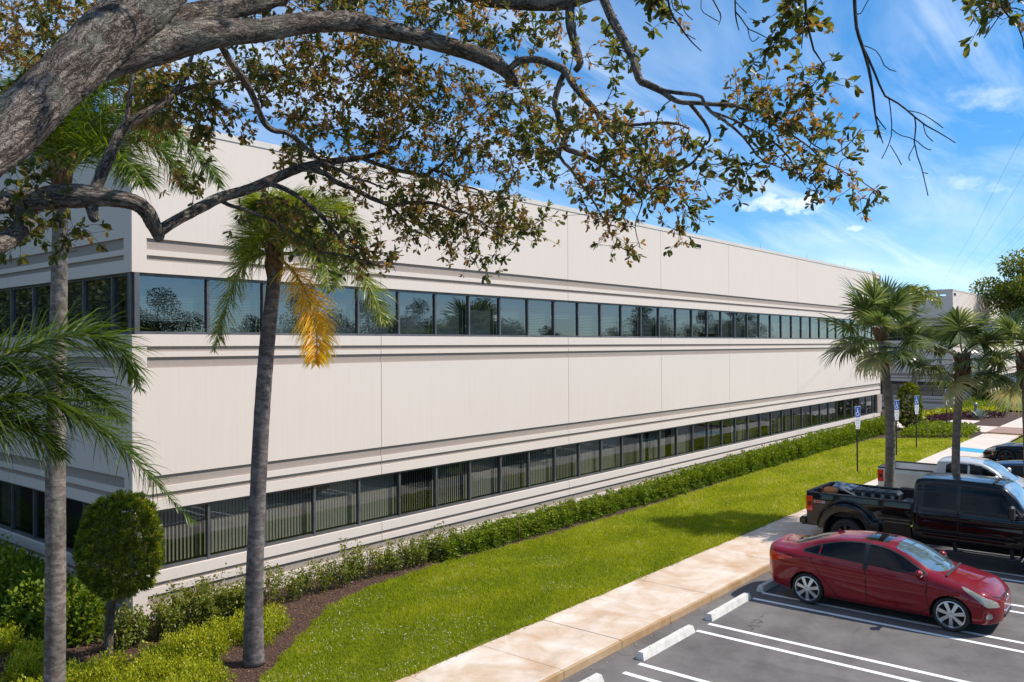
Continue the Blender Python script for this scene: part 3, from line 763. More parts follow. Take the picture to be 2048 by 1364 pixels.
def seg_dist(px, py, poly, closed=False):
    d = np.full(px.shape, 9e9); n = len(poly)
    for i in range(n if closed else n-1):
        (x1, y1), (x2, y2) = poly[i], poly[(i+1) % n]
        L = (x2-x1)**2+(y2-y1)**2; t = np.clip(((px-x1)*(x2-x1)+(py-y1)*(y2-y1))/(L+1e-12), 0, 1)
        d = np.minimum(d, np.hypot(px-x1-t*(x2-x1), py-y1-t*(y2-y1)))
    return d
def curve_poly(pts, n=8):
    """closed outline rounded through its points"""
    P = np.array(list(pts)+[pts[0]], float); return [tuple(q) for q in smooth_path(P, len(pts)*n)[:-1]]
def shell(root, st, regions, dx=.022, per=11, gaps=(), arches=(), body='red_paint', trims=(), crease=()):
    """skin lofted through cross-sections st = [(x, [(y, z)...])], cut into the named regions.
    regions: (name, material, test(x,y,z,v)->mask, inset); every region becomes a part of its own"""
    st = sorted(st, key=lambda q: q[0]); X = np.array([s[0] for s in st]); nj = len(st[0][1])
    Y = np.array([[c for p in s[1] for c in p] for s in st])
    xn = np.unique(np.concatenate([np.linspace(X[0], X[-1], int((X[-1]-X[0])/dx)), X])); G = pchip(X, Y, xn).reshape(len(xn), nj, 2)
    half = np.stack([smooth_path(g, (nj-1)*per+1) for g in G]); nv = half.shape[1]
    full = np.concatenate([half*np.array([-1, 1]), (half[:, ::-1])[:, 1:]], 1)      # right sill .. roof .. left sill
    vrow = np.concatenate([np.linspace(0, nj-1, nv), np.linspace(nj-1, 0, nv)[1:]])[None, :]
    for poly, amp, wd, below in crease:      # pressed character lines along the flanks
        px, pz = np.array(sorted(poly)).T; dz = full[:, :, 1]-np.interp(xn, px, pz)[:, None]
        fade = np.clip((xn-px[0])/.25, 0, 1)*np.clip((px[-1]-xn)/.25, 0, 1)
        full[:, :, 0] += np.sign(full[:, :, 0])*fade[:, None]*(vrow < 3.9)*amp*(np.exp(-(dz/wd)**2)-below*np.exp(-((dz+wd*2.6)/(wd*1.9))**2))
    nx, nw = full.shape[:2]; V = np.concatenate([np.repeat(xn, nw)[:, None], full.reshape(-1, 2)], 1)
    idx = np.arange(nx*nw).reshape(nx, nw)
    Q = np.stack([idx[:-1, :-1], idx[1:, :-1], idx[1:, 1:], idx[:-1, 1:]], -1).reshape(-1, 4)
    Cc = V[Q].mean(1); x, y, z = Cc.T
    vv = np.concatenate([np.linspace(0, nj-1, nv), np.linspace(nj-1, 0, nv)[1:]]); vf = np.tile((vv[:-1]+vv[1:])/2, nx-1)
    e1, e2 = V[Q[:, 2]]-V[Q[:, 0]], V[Q[:, 3]]-V[Q[:, 1]]; Nn = unit(np.cross(e1, e2))
    owner = np.full(len(Q), -1)
    for (ax, az, ar) in arches: owner[(np.hypot(x-ax, z-az) < ar) & (np.abs(y) > .3) & (z < az+ar) & (vf < 3.4)] = -2
    for k, (name, mt, test, inset) in enumerate(regions):
        mk = test(x, y, z, vf, Nn) & (owner == -1); owner[mk] = k
    gap = np.zeros(len(Q), bool)
    for (kind, poly, wd) in gaps:
        if kind == 'side': gap |= (seg_dist(x, z, poly) < wd) & (vf < 4.2)
        elif kind == 'top': gap |= (seg_dist(x, np.abs(y), poly) < wd) & (vf > 3.2)
    trim = np.zeros(len(Q), bool)
    for (poly, wd, hi) in trims: trim |= (seg_dist(x, z, poly, True) < wd) & (vf > 3.0) & (vf < hi)
    vn = np.zeros_like(V); [np.add.at(vn, Q[:, i], Nn) for i in range(4)]; vn = unit(vn)
    def emit(name, mask, mats, mi, inset, parent):
        q = Q[mask]
        if not len(q): return None
        u, inv = np.unique(q, return_inverse=True); vv_ = V[u]+vn[u]*inset*(-1 if True else 1)
        o = arrays(name, vv_, inv.reshape(-1, 4), mats[0], parent=parent)
        for m2 in mats[1:]: o.data.materials.append(MATS[m2])
        if mi is not None: o.data.polygons.foreach_set('material_index', mi[mask].astype(np.int32))
        o.data.polygons.foreach_set('use_smooth', [True]*len(q)); return o
    mi = np.where(gap, 1, np.where(trim, 2, 0))
    sgn = 1 if (Nn*(Cc-np.array([Cc[:, 0].mean(), 0, z.mean()]))).sum() > 0 else -1
    vn *= sgn
    emit('body', owner == -1, [body, 'panel_gap', 'black_plastic'], mi, 0.0, root)
    for k, (name, mt, test, inset) in enumerate(regions):
        mk = owner == k
        if mt == body:
            for side in ((1, -1) if name.endswith('door') else (0,)):
                emit(name, mk & ((y*side > 0) if side else True), [body, 'panel_gap', 'black_plastic'], mi, inset, root)
        else:
            sides = (1, -1) if name in ('headlight', 'tail_light', 'side_window', 'fog_light', 'side_marker', 'quarter_window') else (0,)
            for side in sides: emit(name, mk & ((y*side > 0) if side else True), [mt], None, inset, root)
    for end in (0, nx-1):      # close the ends
        m = MB(); ring = [tuple(V[i]) for i in idx[end]]; m.add(ring, [tuple(range(len(ring)))]); m.build('end_panel', body, root)
    m = MB()                   # belly pan
    for i in range(0, nx-1, 6):
        j = min(i+6, nx-1); m.quad(V[idx[i, 0]]+(0, .06, .05), V[idx[j, 0]]+(0, .06, .05), V[idx[j, -1]]+(0, -.06, .05), V[idx[i, -1]]+(0, -.06, .05))
    m.build('underbody', 'under_body', root)
    return V, idx, xn, full
def wheel(root, x, y, r, w, rim_r, spokes=7, rim='alloy', caliper=None, dual=False, flat=False):
    s = 1 if y > 0 else -1
    t = MB(); hw = w/2
    t.lathe([(rim_r, -hw*.8), (rim_r+.02, -hw*.95), (r-.05, -hw), (r-.012, -hw*.82), (r, -hw*.5), (r, hw*.5), (r-.012, hw*.82), (r-.05, hw), (rim_r+.02, hw*.95), (rim_r, hw*.8)], 48, axis='Y', c=(x, y, r))
    wh = t.build('wheel', 'tyre_rubber', root, smooth=True)
    m = MB(); f = y+s*hw*.72
    m.lathe([(rim_r+.004, s*(hw*.86)), (rim_r-.012, s*hw*.9), (rim_r-.022, s*hw*.7), (rim_r-.03, -s*hw*.8)], 48, axis='Y', c=(x, y, r))
    for k in range(spokes):
        a = 2*pi*k/spokes+.2; wd0, wd1 = rim_r*.10*7/spokes, rim_r*.15*7/spokes; c, sn = math.cos(a), math.sin(a)
        def P(rad, off, dep): return (x+rad*c-off*sn, f-s*dep, r+rad*sn+off*c)
        r0, r1 = rim_r*.16, rim_r*.95
        top = [P(r0, -wd0, -.006), P(r1, -wd1, .014), P(r1, wd1, .014), P(r0, wd0, -.006)]; bot = [P(r0, -wd0*1.2, .05), P(r1, -wd1*1.15, .05), P(r1, wd1*1.15, .05), P(r0, wd0*1.2, .05)]
        mid = [P(rim_r*.6, -wd0*.12, .010), P(rim_r*.6, wd0*.12, .010)]
        m.add(top+bot, [(0, 1, 2, 3), (0, 4, 5, 1), (1, 5, 6, 2), (2, 6, 7, 3), (3, 7, 4, 0)])
    m.lathe([(0, -s*.012+0), (rim_r*.13, -s*.010), (rim_r*.2, s*-.004), (rim_r*.22, s*-.05)], 24, axis='Y', c=(x, f, r))
    m.build('rim', rim, wh, smooth=False)
    b = MB(); b.lathe([(0.0, 0), (rim_r*.97, 0)], 32, axis='Y', c=(x, f-s*.075, r)); b.build('brake', 'under_body', wh)
    if caliper: MB().bevbox((x+rim_r*.55, f-s*.06, r+rim_r*.1), (rim_r*.35, .03, rim_r*.8), .02).build('caliper', caliper, wh)
    return wh
def arch(root, x, y, z, r, depth=.26, lip='red_paint', lipr=.012, a0=-12, a1=192):
    s = 1 if y > 0 else -1; m = MB(); A = np.radians(np.linspace(a0, a1, 30))
    for a, b in zip(A[:-1], A[1:]):
        p = lambda t, yy, q=1.0: (x+r*q*math.cos(t), yy, z+r*q*math.sin(t))
        m.quad(p(a, y), p(b, y), p(b, y-s*depth), p(a, y-s*depth))
    m.add([(x+r*math.cos(t), y-s*depth, z+r*math.sin(t)) for t in A], [tuple(range(len(A)))]); m.build('wheel_arch', 'under_body', root)
def on_shell(V, idx, xn, full, x, side, z=None, v=None):
    i = int(np.argmin(np.abs(xn-x))); R = full[i]; n = len(R)//2
    seg = range(0, n+1) if side < 0 else range(n, len(R))
    j = min(seg, key=lambda k: abs(R[k][1]-z)); return np.array([xn[i], R[j][0], R[j][1]])

# ---- red saloon
def red_car():
    t = thing('parked_car', 'dark red four-door saloon with sunroof and silver seven-spoke wheels, backed up to the kerb', 'car', (10.58, -11.93, 0), -pi/2)
    st = [
     (.80, [(.20, .32), (.30, .35), (.36, .41), (.38, .49), (.36, .55), (.30, .585), (.22, .60), (.11, .61), (0, .615)]),
     (.752, [(.34, .22), (.46, .26), (.53, .38), (.54, .54), (.50, .625), (.42, .66), (.30, .68), (.15, .695), (0, .70)]),
     (.655, [(.50, .19), (.65, .24), (.715, .42), (.71, .60), (.65, .695), (.53, .735), (.38, .76), (.19, .775), (0, .78)]),
     (.50, [(.64, .18), (.82, .24), (.868, .46), (.855, .66), (.765, .775), (.60, .815), (.42, .835), (.2, .85), (0, .853)]),
     (.20, [(.66, .18), (.85, .24), (.886, .50), (.872, .72), (.785, .845), (.61, .885), (.42, .905), (.2, .92), (0, .925)]),
     (-.10, [(.68, .18), (.86, .24), (.886, .51), (.875, .77), (.80, .895), (.62, .945), (.43, .965), (.2, .98), (0, .985)]),
     (-.36, [(.70, .18), (.862, .24), (.886, .52), (.877, .80), (.812, .925), (.66, 1.015), (.50, 1.065), (.25, 1.10), (0, 1.11)]),
     (-.62, [(.70, .18), (.862, .24), (.884, .53), (.875, .82), (.822, .945), (.685, 1.115), (.555, 1.195), (.28, 1.235), (0, 1.248)]),
     (-.90, [(.70, .18), (.862, .24), (.880, .54), (.870, .835), (.826, .962), (.690, 1.20), (.560, 1.305), (.285, 1.345), (0, 1.357)]),
     (-1.25, [(.70, .18), (.862, .24), (.878, .55), (.866, .85), (.826, .978), (.683, 1.24), (.555, 1.372), (.285, 1.407), (0, 1.418)]),
     (-1.70, [(.70, .18), (.862, .24), (.878, .56), (.866, .875), (.826, 1.0), (.675, 1.255), (.545, 1.390), (.28, 1.424), (0, 1.435)]),
     (-2.15, [(.70, .18), (.862, .25), (.882, .58), (.872, .905), (.824, 1.022), (.660, 1.245), (.53, 1.365), (.27, 1.405), (0, 1.418)]),
     (-2.55, [(.69, .19), (.862, .26), (.888, .60), (.880, .93), (.81, 1.04), (.630, 1.20), (.50, 1.29), (.255, 1.338), (0, 1.352)]),
     (-2.90, [(.67, .20), (.852, .28), (.886, .62), (.876, .94), (.785, 1.048), (.595, 1.135), (.46, 1.192), (.235, 1.232), (0, 1.245)]),
     (-3.20, [(.64, .22), (.825, .31), (.872, .63), (.862, .94), (.76, 1.05), (.57, 1.09), (.43, 1.122), (.22, 1.14), (0, 1.147)]),
     (-3.42, [(.60, .25), (.78, .33), (.840, .62), (.832, .94), (.735, 1.058), (.55, 1.094), (.40, 1.112), (.2, 1.122), (0, 1.126)]),
     (-3.53, [(.50, .28), (.64, .35), (.73, .60), (.73, .93), (.66, 1.062), (.53, 1.104), (.38, 1.122), (.2, 1.132), (0, 1.136)]),
     (-3.585, [(.42, .32), (.54, .37), (.64, .58), (.65, .88), (.59, 1.03), (.48, 1.075), (.36, 1.09), (.18, 1.10), (0, 1.104)]),
     (-3.615, [(.34, .36), (.44, .41), (.54, .56), (.55, .80), (.50, .93), (.42, .965), (.33, .98), (.16, .985), (0, .99)])]
    side = curve_poly([(-.44, .985), (-.66, 1.105), (-.92, 1.245), (-1.22, 1.335), (-1.6, 1.365), (-2.0, 1.34), (-2.35, 1.255), (-2.62, 1.165), (-2.80, 1.085), (-2.66, 1.066), (-2.2, 1.052), (-1.6, 1.026), (-1.0, 1.0)], 6)
    wind = curve_poly([(-.13, -.02), (-.17, .30), (-.30, .56), (-.50, .625), (-.75, .575), (-1.02, .515), (-1.06, .25), (-1.07, 0), (-1.06, -.25), (-1.02, -.515), (-.75, -.575), (-.50, -.625), (-.30, -.56), (-.17, -.30)], 5)
    rear = curve_poly([(-2.40, 0), (-2.42, .26), (-2.5, .44), (-2.8, .47), (-3.03, .47), (-3.11, .3), (-3.13, 0), (-3.11, -.3), (-3.03, -.47), (-2.8, -.47), (-2.5, -.44), (-2.42, -.26)], 5)
    hl = curve_poly([(.755, .53), (.71, .63), (.57, .715), (.38, .80), (.18, .858), (.26, .785), (.46, .665), (.60, .55)], 5)
    tl = curve_poly([(-3.62, .93), (-3.5, .985), (-3.25, .965), (-2.98, .925), (-3.2, .86), (-3.45, .80), (-3.6, .80)], 5)
    glass_ok = lambda v: (v > 3.6) & (v < 6.3)
    fd = [(-.40, .93), (-.42, .60), (-.36, .36), (-.55, .26), (-1.50, .255), (-1.52, .6), (-1.55, 1.02)]
    rd = [(-1.55, 1.02), (-1.52, .6), (-1.50, .255), (-2.05, .262), (-2.30, .52), (-2.52, .80), (-2.60, .95), (-2.60, 1.06)]
    regs = [
     ('sunroof', 'car_glass', lambda x, y, z, v, n: (x < -1.22) & (x > -1.66) & (np.abs(y) < .40) & (z > 1.3), .004),
     ('windscreen', 'windscreen_glass', lambda x, y, z, v, n: in_poly(x, y, wind) & (v > 4.35), .004),
     ('rear_window', 'car_glass', lambda x, y, z, v, n: in_poly(x, y, rear) & (v > 4.5), .004),
     ('side_window', 'car_glass', lambda x, y, z, v, n: in_poly(x, z, side) & glass_ok(v) & (x > -1.50), .007),
     ('side_window', 'car_glass', lambda x, y, z, v, n: in_poly(x, z, side) & glass_ok(v) & (x < -1.585) & (x > -2.44), .007),
     ('quarter_window', 'car_glass', lambda x, y, z, v, n: in_poly(x, z, side) & glass_ok(v) & (x < -2.475), .007),
     ('headlight', 'headlamp', lambda x, y, z, v, n: in_poly(x, z, hl) & (np.abs(y) > .36) & (v > 2.2), -.004),
     ('tail_light', 'red_lamp', lambda x, y, z, v, n: in_poly(x, z, tl) & (np.abs(y) > .42) & (v < 4.3), -.006),
     ('fog_light', 'headlamp', lambda x, y, z, v, n: (np.hypot((x-.625)/.05, (z-.37)/.055) < 1) & (np.abs(y) > .45), .004),
     ('front_door', 'red_paint', lambda x, y, z, v, n: in_poly(x, z, fd) & (v < 4.1) & (np.abs(y) > .5), 0.0),
     ('rear_door', 'red_paint', lambda x, y, z, v, n: in_poly(x, z, rd) & (v < 4.1) & (np.abs(y) > .5), 0.0),
     ('bonnet', 'red_paint', lambda x, y, z, v, n: (x > -.14) & (x < .735) & (np.abs(y) < .70-.12*np.clip(x, 0, 1)) & (v > 4.0), 0.0),
     ('boot_lid', 'red_paint', lambda x, y, z, v, n: (x < -3.02) & (np.abs(y) < .60) & (v > 4.3), 0.0)]
    gaps = [('side', fd+[fd[0]], .008), ('side', rd, .008), ('side', [(.34, .52), (.30, .80)], .0),
            ('top', [(-.12, .72), (.3, .69), (.66, .60), (.75, .42)], .010), ('top', [(.75, .42), (.77, 0)], .010),
            ('top', [(-3.0, .615), (-3.3, .605), (-3.56, .56)], .009), ('top', [(-2.36, 0), (-2.37, .3), (-2.46, .5)], .008),
            ('top', [(-1.19, 0), (-1.19, .43), (-1.69, .43), (-1.69, 0)], .008)]
    B = shell(t, st, regs, dx=.013, per=16, gaps=gaps, arches=[(0, .315, .362), (-2.70, .318, .362)], trims=[(side, .020, 6.35), ([(-1.54, .95), (-1.545, 1.42)], .05, 6.05)], body='red_paint',
              crease=[([(.30, .745), (-.4, .80), (-1.6, .865), (-2.6, .915), (-3.4, .93)], .007, .028, .9), ([(-.45, .42), (-1.2, .40), (-2.15, .52)], .008, .035, .7)])
    for y in (.775, -.775):
        for x in (0, -2.70): wheel(t, x, y, .318, .205, .247, 7); arch(t, x, math.copysign(.845, y), .316, .362)
    for s in (1, -1):
        # mirror, handles, wiper
        m = MB(); c = np.array([-.52, s*.965, 1.0])
        m.bevbox(c+(-.01, 0, .02), (.13, .20, .135), .045); m.build('mirror', 'red_paint', t, smooth=True)
        MB().bevbox(c+(.0, -s*.085, -.04), (.09, .12, .05), .02).build('mirror_foot', 'black_plastic', t)
        MB().bevbox(c+(.05, s*.03, -.018), (.02, .13, .02), .008).build('indicator', 'headlamp', t)
        for hx, hz in ((-1.30, .865), (-2.28, .905)):
            p = on_shell(*B, hx, s, hz); MB().bevbox(p+np.array((0, s*.012, 0)), (.20, .03, .032), .012).build('door_handle', 'red_paint', t)
        MB().tube(smooth_path([(-.27, s*.05+.1, 1.035), (-.30, s*.25+.1, 1.075), (-.36, s*.42+.12, 1.10)], 8), .009, 6).build('wiper', 'black_plastic', t)
    g = MB(); g.bevbox((.776, 0, .585), (.05, .54, .045), .015); g.build('grille', 'dark_alloy', t)
    MB().bevbox((.796, 0, .592), (.03, .42, .014), .005).build('grille_bar', 'chrome', t)
    MB().lathe([(0, .012), (.055, .008), (.06, 0), (.0, -.01)], 20, axis='X', c=(.798, 0, .61)).build('badge', 'chrome', t)
    MB().bevbox((.77, 0, .335), (.08, .66, .11), .03).build('lower_intake', 'black_plastic', t)
    MB().bevbox((.80, 0, .40), (.02, .44, .02), .006).build('intake_bar', 'chrome', t)
    f = MB(); f.add([(-2.12, 0, 1.40), (-2.34, -.025, 1.385), (-2.34, .025, 1.385), (-2.32, 0, 1.475)], [(0, 1, 3), (0, 3, 2), (1, 2, 3), (0, 2, 1)]); f.build('fin_aerial', 'red_paint', t)
    cw = MB(); cw.tube(smooth_path([(-.12, -.60, .965), (-.10, -.3, 1.0), (-.09, 0, 1.008), (-.10, .3, 1.0), (-.12, .60, .965)], 14), .022, 6); cw.build('cowl', 'black_plastic', t)
    MB().bevbox((-3.622, 0, .70), (.02, .52, .12), .008).build('number_plate', 'white_plate', t)
    return t
red_car()

# ---- pickups
def pickup(name, label, loc, rz, P):
    t = thing(name, label, 'pickup truck', loc, rz)
    b = P['paint']; W = P['w']; z0, zb, zr, zh = P['sill'], P['belt'], P['roof'], P['hood']; xw0, xw1, xr, xc = P['cowl'], P['roof_front'], P['roof_rear'], P['cab_rear']; nose = P['nose']
    fl = .02
    def sec(k, top, rail_y, rail_z, belt=zb):
        return [(W*.80*k, z0), (W*.97*k, z0+.06), (W*k, z0+.38*(belt-z0)), (W*.985*k, belt-.10), (W*.945*k, belt), (W*.945*k*.45+rail_y*.55, belt*.45+rail_z*.55), (rail_y, rail_z), (rail_y*.5, top-.008), (0, top)]
    hz = lambda q: q
    st = [(nose, [(W*.7, z0+.1), (W*.84, z0+.16), (W*.86, z0+.35*(zh-z0)), (W*.85, zh-.22), (W*.80, zh-.13), (W*.7, zh-.11), (W*.5, zh-.1), (W*.25, zh-.1), (0, zh-.1)]),
          (nose-.06, [(W*.78, z0+.04), (W*.93, z0+.10), (W*.95, z0+.4*(zh-z0)), (W*.94, zh-.16), (W*.88, zh-.07), (W*.75, zh-.045), (W*.5, zh-.035), (W*.25, zh-.03), (0, zh-.03)]),
          (nose-.35, [(W*.8, z0), (W*.97, z0+.06), (W*.99, z0+.4*(zh-z0)), (W*.98, zh-.13), (W*.92, zh-.035), (W*.75, zh-.01), (W*.5, zh), (W*.25, zh+.005), (0, zh+.005)]),
          (xw0+.12, [(W*.8, z0), (W*.97, z0+.06), (W, z0+.4*(zb-z0)), (W*.985, zb-.10), (W*.935, zh+.01), (W*.76, zh+.03), (W*.5, zh+.045), (W*.25, zh+.05), (0, zh+.05)]),
          (xw0-.06, sec(1, zh+.16, W*.74, zh+.09)),
          ((xw0+xw1)/2, sec(1, (zh+zr)/2+.10, W*.72, (zh+zr)/2+.05)),
          (xw1, sec(1, zr-.03, W*.70, zr-.085)),
          (xw1-.35, sec(1, zr, W*.70, zr-.06)),
          ((xw1+xr)/2-.1, sec(1, zr+.005, W*.70, zr-.05)),
          (xr, sec(1, zr-.015, W*.70, zr-.07)),
          (xc+.03, sec(1, zr-.05, W*.69, zr-.10)),
          (xc, sec(.985, zr-.10, W*.67, zr-.14))]
    bz = zb+.03; top = zr-.13
    xb = P['pillar']
    side = [(xw0-.16, bz), (xw0-.36, bz+(top-bz)*.42), (xw1+.02, top-.03), (xw1-.2, top), (xr+.2, top), (xr+.06, top-.06), (xr+.06, bz+.02), (xr+.1, bz)]
    wind = [(xw0, -W*.70), (xw0+.09, -W*.4), (xw0+.11, 0), (xw0+.09, W*.4), (xw0, W*.70), (xw1+.07, W*.645), (xw1+.03, W*.3), (xw1+.02, 0), (xw1+.03, -W*.3), (xw1+.07, -W*.645)]
    fd = [(xw0-.10, zb-.03), (xw0-.12, z0+.08), (xb, z0+.08), (xb, zb)]
    rd = [(xb, zb), (xb, z0+.08), (xc+.10, z0+.08), (xc+.10, zb)]
    regs = [('windscreen', 'windscreen_glass', lambda x, y, z, v, n: in_poly(x, y, wind) & (v > 5.0) & (z > zh+.02), .004),
            ('side_window', 'car_glass', lambda x, y, z, v, n: in_poly(x, z, side) & (v > 3.6) & (v < 6.2) & (x > xb+.035), .008),
            ('side_window', 'car_glass', lambda x, y, z, v, n: in_poly(x, z, side) & (v > 3.6) & (v < 6.2) & (x < xb-.035), .008),
            ('headlight', 'headlamp', lambda x, y, z, v, n: (x > nose-.22) & (z > zh-.36) & (z < zh-.10) & (np.abs(y) > W*.6), .0),
            ('grille', 'dark_alloy', lambda x, y, z, v, n: (x > nose-.03) & (z > z0+.25) & (v < 5), .0),
            ('front_door', b, lambda x, y, z, v, n: in_poly(x, z, fd) & (v < 4.1), 0.0), ('rear_door', b, lambda x, y, z, v, n: in_poly(x, z, rd) & (v < 4.1), 0.0)]
    gaps = [('side', fd+[fd[0]], .009), ('side', rd, .009)]
    wr, ar = P['wheel'], P['arch']; za = wr+P.get('arch_up', 0.0)
    B = shell(t, st, regs, dx=.03, per=9, gaps=gaps, arches=[(0, za, ar)], body=b, trims=[(side, .018, 6.3)], crease=[([(nose-.3, zb-.17), (xc, zb-.15)], .014, .035, .9), ([(xw0-.3, z0+.30*(zb-z0)+.06), (xc+.05, z0+.30*(zb-z0)+.06)], .016, .04, 1.0)])
    back = MB().quad((xc-.004, -W*.55, zb+.06), (xc-.004, W*.55, zb+.06), (xc-.004, W*.55, zr-.18), (xc-.004, -W*.55, zr-.18)); back.build('rear_window', 'car_glass', t)
    # bed: two sides, front wall, floor, tailgate, rails
    x1, x0 = xc-.035, P['tail']; zt, zf, bw = P['rail'], P['bed_floor'], P['bed_w']; ra = P['rear_axle']
    for s in (1, -1):
        m = MB(); nxx = 120; X = np.linspace(x0, x1, nxx); zs = np.linspace(P['bed_low'], zt, 34)
        def yo(z, x):
            u = (z-P['bed_low'])/(zt-P['bed_low']); yb = bw-.05*(1-u)**2-.02*max(0, u-.82)/.18
            if P.get('dually'):
                d = math.hypot(x-ra, z-za); e = max(0.0, min(1.0, (ar+.25-d)/.11)); e = e*e*(3-2*e); front = max(0.0, min(1.0, 1-abs(x-ra-ar-.16)/.16))*max(0.0, min(1.0, (za+.42-z)/.15)); yb += P['dually']*max(e, min(1.0, front*2.2))
            return yb
        vs = [[(x, s*yo(z, x), z) for z in zs] for x in X]; base = len(m.v); m.v += [q for r in vs for q in r]
        for i in range(nxx-1):
            for j in range(len(zs)-1):
                cx, cz = (X[i]+X[i+1])/2, (zs[j]+zs[j+1])/2
                if math.hypot(cx-ra, cz-za) < ar: continue
                k = base+i*len(zs)+j; m.f.append((k, k+len(zs), k+len(zs)+1, k+1)); m.m.append(0)
        m.build('bed_side', b, t, smooth=True)
        m = MB(); ti = bw-.085
        m.quad((x0, s*ti, zf), (x1, s*ti, zf), (x1, s*ti, zt), (x0, s*ti, zt)); m.build('bed_liner', P['liner'], t)
        MB().bevbox(((x0+x1)/2, s*(bw-.055), zt+.012), (x1-x0, .105, .045), .016).build('bed_rail', P['rail_mat'], t)
        arch(t, ra, s*(bw+P.get('dually', 0)-.03), za, ar, .34 if not P.get('dually') else .5)
        lp = MB(); A = np.radians(np.linspace(-8, 188, 36)); yl = bw+P.get('dually', 0)-.01
        lp.tube([(ra+(ar+.0)*math.cos(a), s*(yl-.03), za+(ar+.0)*math.sin(a)) for a in A], .028, 8); lp.build('arch_lip', b, t, smooth=True)
        lf = MB(); lf.tube([(ar*math.cos(a), s*(W-.012), za+ar*math.sin(a)) for a in A], .022, 8); lf.build('arch_lip', b, t, smooth=True); arch(t, 0, s*(W-.02), za, ar, .3)
        m = MB(); h = P['lamp_h']; m.bevbox((x0+.085, s*(bw-.030), P['lamp_z']), (.20, .075, h), .025); lamp = m.build('tail_light', 'red_lamp', t)
        MB().bevbox((x0+.088, s*(bw-.026), P['lamp_z']), (.13, .075, h*.34), .02).build('lens', 'dark_lamp', lamp)
        # mirror
        mx = xw0-.30; m = MB(); m.bevbox((mx, s*(W+P['mir_out']), zb+.14), (.12, P['mir_w'], P['mir_h']), .04); mi_ = m.build('mirror', P['mir_mat'], t)
        MB().quad((mx-.062, s*(W+P['mir_out']-P['mir_w']*.4), zb+.14-P['mir_h']*.4), (mx-.062, s*(W+P['mir_out']+P['mir_w']*.4), zb+.14-P['mir_h']*.4), (mx-.062, s*(W+P['mir_out']+P['mir_w']*.4), zb+.14+P['mir_h']*.4), (mx-.062, s*(W+P['mir_out']-P['mir_w']*.4), zb+.14+P['mir_h']*.4)).build('mirror_glass', 'chrome', mi_)
        MB().tube([(mx+.05, s*(W-.04), zb+.05), (mx, s*(W+P['mir_out']), zb+.07)], .03, 8).build('mirror_arm', 'black_plastic', t)
        for hx in (xb+.16, xc+.30): MB().bevbox((hx, s*(W+.012), zb-.16), (.22, .04, .045), .015).build('door_handle', b, t)
        MB().bevbox(((xb+xw0)/2-.6, s*(W+.012), z0+.30*(zb-z0)), (xw0-xc-.3, .02, .05), .008).build('door_moulding', b, t)
        yw = P['track']
        wheel(t, 0, s*(yw if not P.get('dually') else yw+.10), wr, P['tw'], P['rim'], P['spokes'], P['rim_mat'])
        wheel(t, ra, s*(yw+(.0 if not P.get('dually') else .10)), wr, P['tw'], P['rim'], P['spokes'], P['rim_mat'])
        if P.get('dually'): wheel(t, ra, s*(yw-.24), wr, P['tw'], P['rim'], P['spokes'], P['rim_mat'])
    MB().bevbox(((x0+x1)/2, 0, zf-.04), (x1-x0-.02, 2*bw-.2, .08), .01).build('bed_floor', P['liner'], t)
    for k in range(9):
        y = -bw+.25+k*(2*bw-.5)/8; MB().bevbox(((x0+x1)/2, y, zf+.006), (x1-x0-.15, .06, .02), .006).build('floor_rib', P['liner'], t)
    MB().bevbox((x1+.02, 0, (zf+zt)/2), (.05, 2*bw-.1, zt-zf), .01).build('bed_front', P['liner'], t)
    tg = MB(); tg.bevbox((x0+.02, 0, (P['bed_low']+.12+zt)/2), (.09, 2*bw-.24, zt-P['bed_low']-.12), .03); tgo = tg.build('tailgate', b, t)
    MB().bevbox((x0+.02, 0, zt+.012), (.12, 2*bw-.16, .05), .018).build('tailgate_cap', 'black_plastic', tgo)
    MB().bevbox((x0-.10, 0, P['bumper']), (.22, 2*bw-.02, .22), .05).build('rear_bumper', P['bump_mat'], t)
    MB().bevbox((x0-.16, 0, P['bumper']-.22), (.42, .09, .09), .02).build('tow_bar', 'black_plastic', t)
    MB().bevbox((nose+.02, 0, z0+.18), (.16, 2*W*.92, .26), .05).build('front_bumper', P['bump_mat'], t)
    MB().bevbox(((nose+x0)/2, 0, z0-.10), (nose-x0-.9, .9, .22), .03).build('chassis', 'under_body', t)
    for x in (0, ra): MB().tube([(x, -P['track'], wr), (x, P['track'], wr)], .07, 8).lathe([(0, -.15), (.17, -.08), (.17, .08), (0, .15)], 14, axis='Y', c=(x, 0, wr)).build('axle', 'under_body', t)
    return t, B
BT = dict(paint='black_paint', w=1.0, sill=.53, belt=1.335, roof=2.05, hood=1.34, cowl=-.40, roof_front=-1.02, roof_rear=-2.72, cab_rear=-2.90, pillar=-1.88, nose=.96, wheel=.42, arch=.56, arch_up=.07,
          tail=-5.54, rail=1.41, bed_floor=.92, bed_low=.54, bed_w=1.02, rear_axle=-4.47, lamp_z=1.13, lamp_h=.42, mir_out=.26, mir_w=.24, mir_h=.34, mir_mat='black_plastic',
          track=.88, tw=.30, rim=.27, spokes=8, rim_mat='dark_alloy', bumper=.64, bump_mat='black_paint', liner='black_plastic', rail_mat='black_plastic', dually=.20)
BX, BY = 15.83, -12.90
trk, BTB = pickup('pickup_truck', 'black crew-cab pickup with flared dual rear wheels and gear in its open bed', (BX, BY, 0), -pi/2, BT)
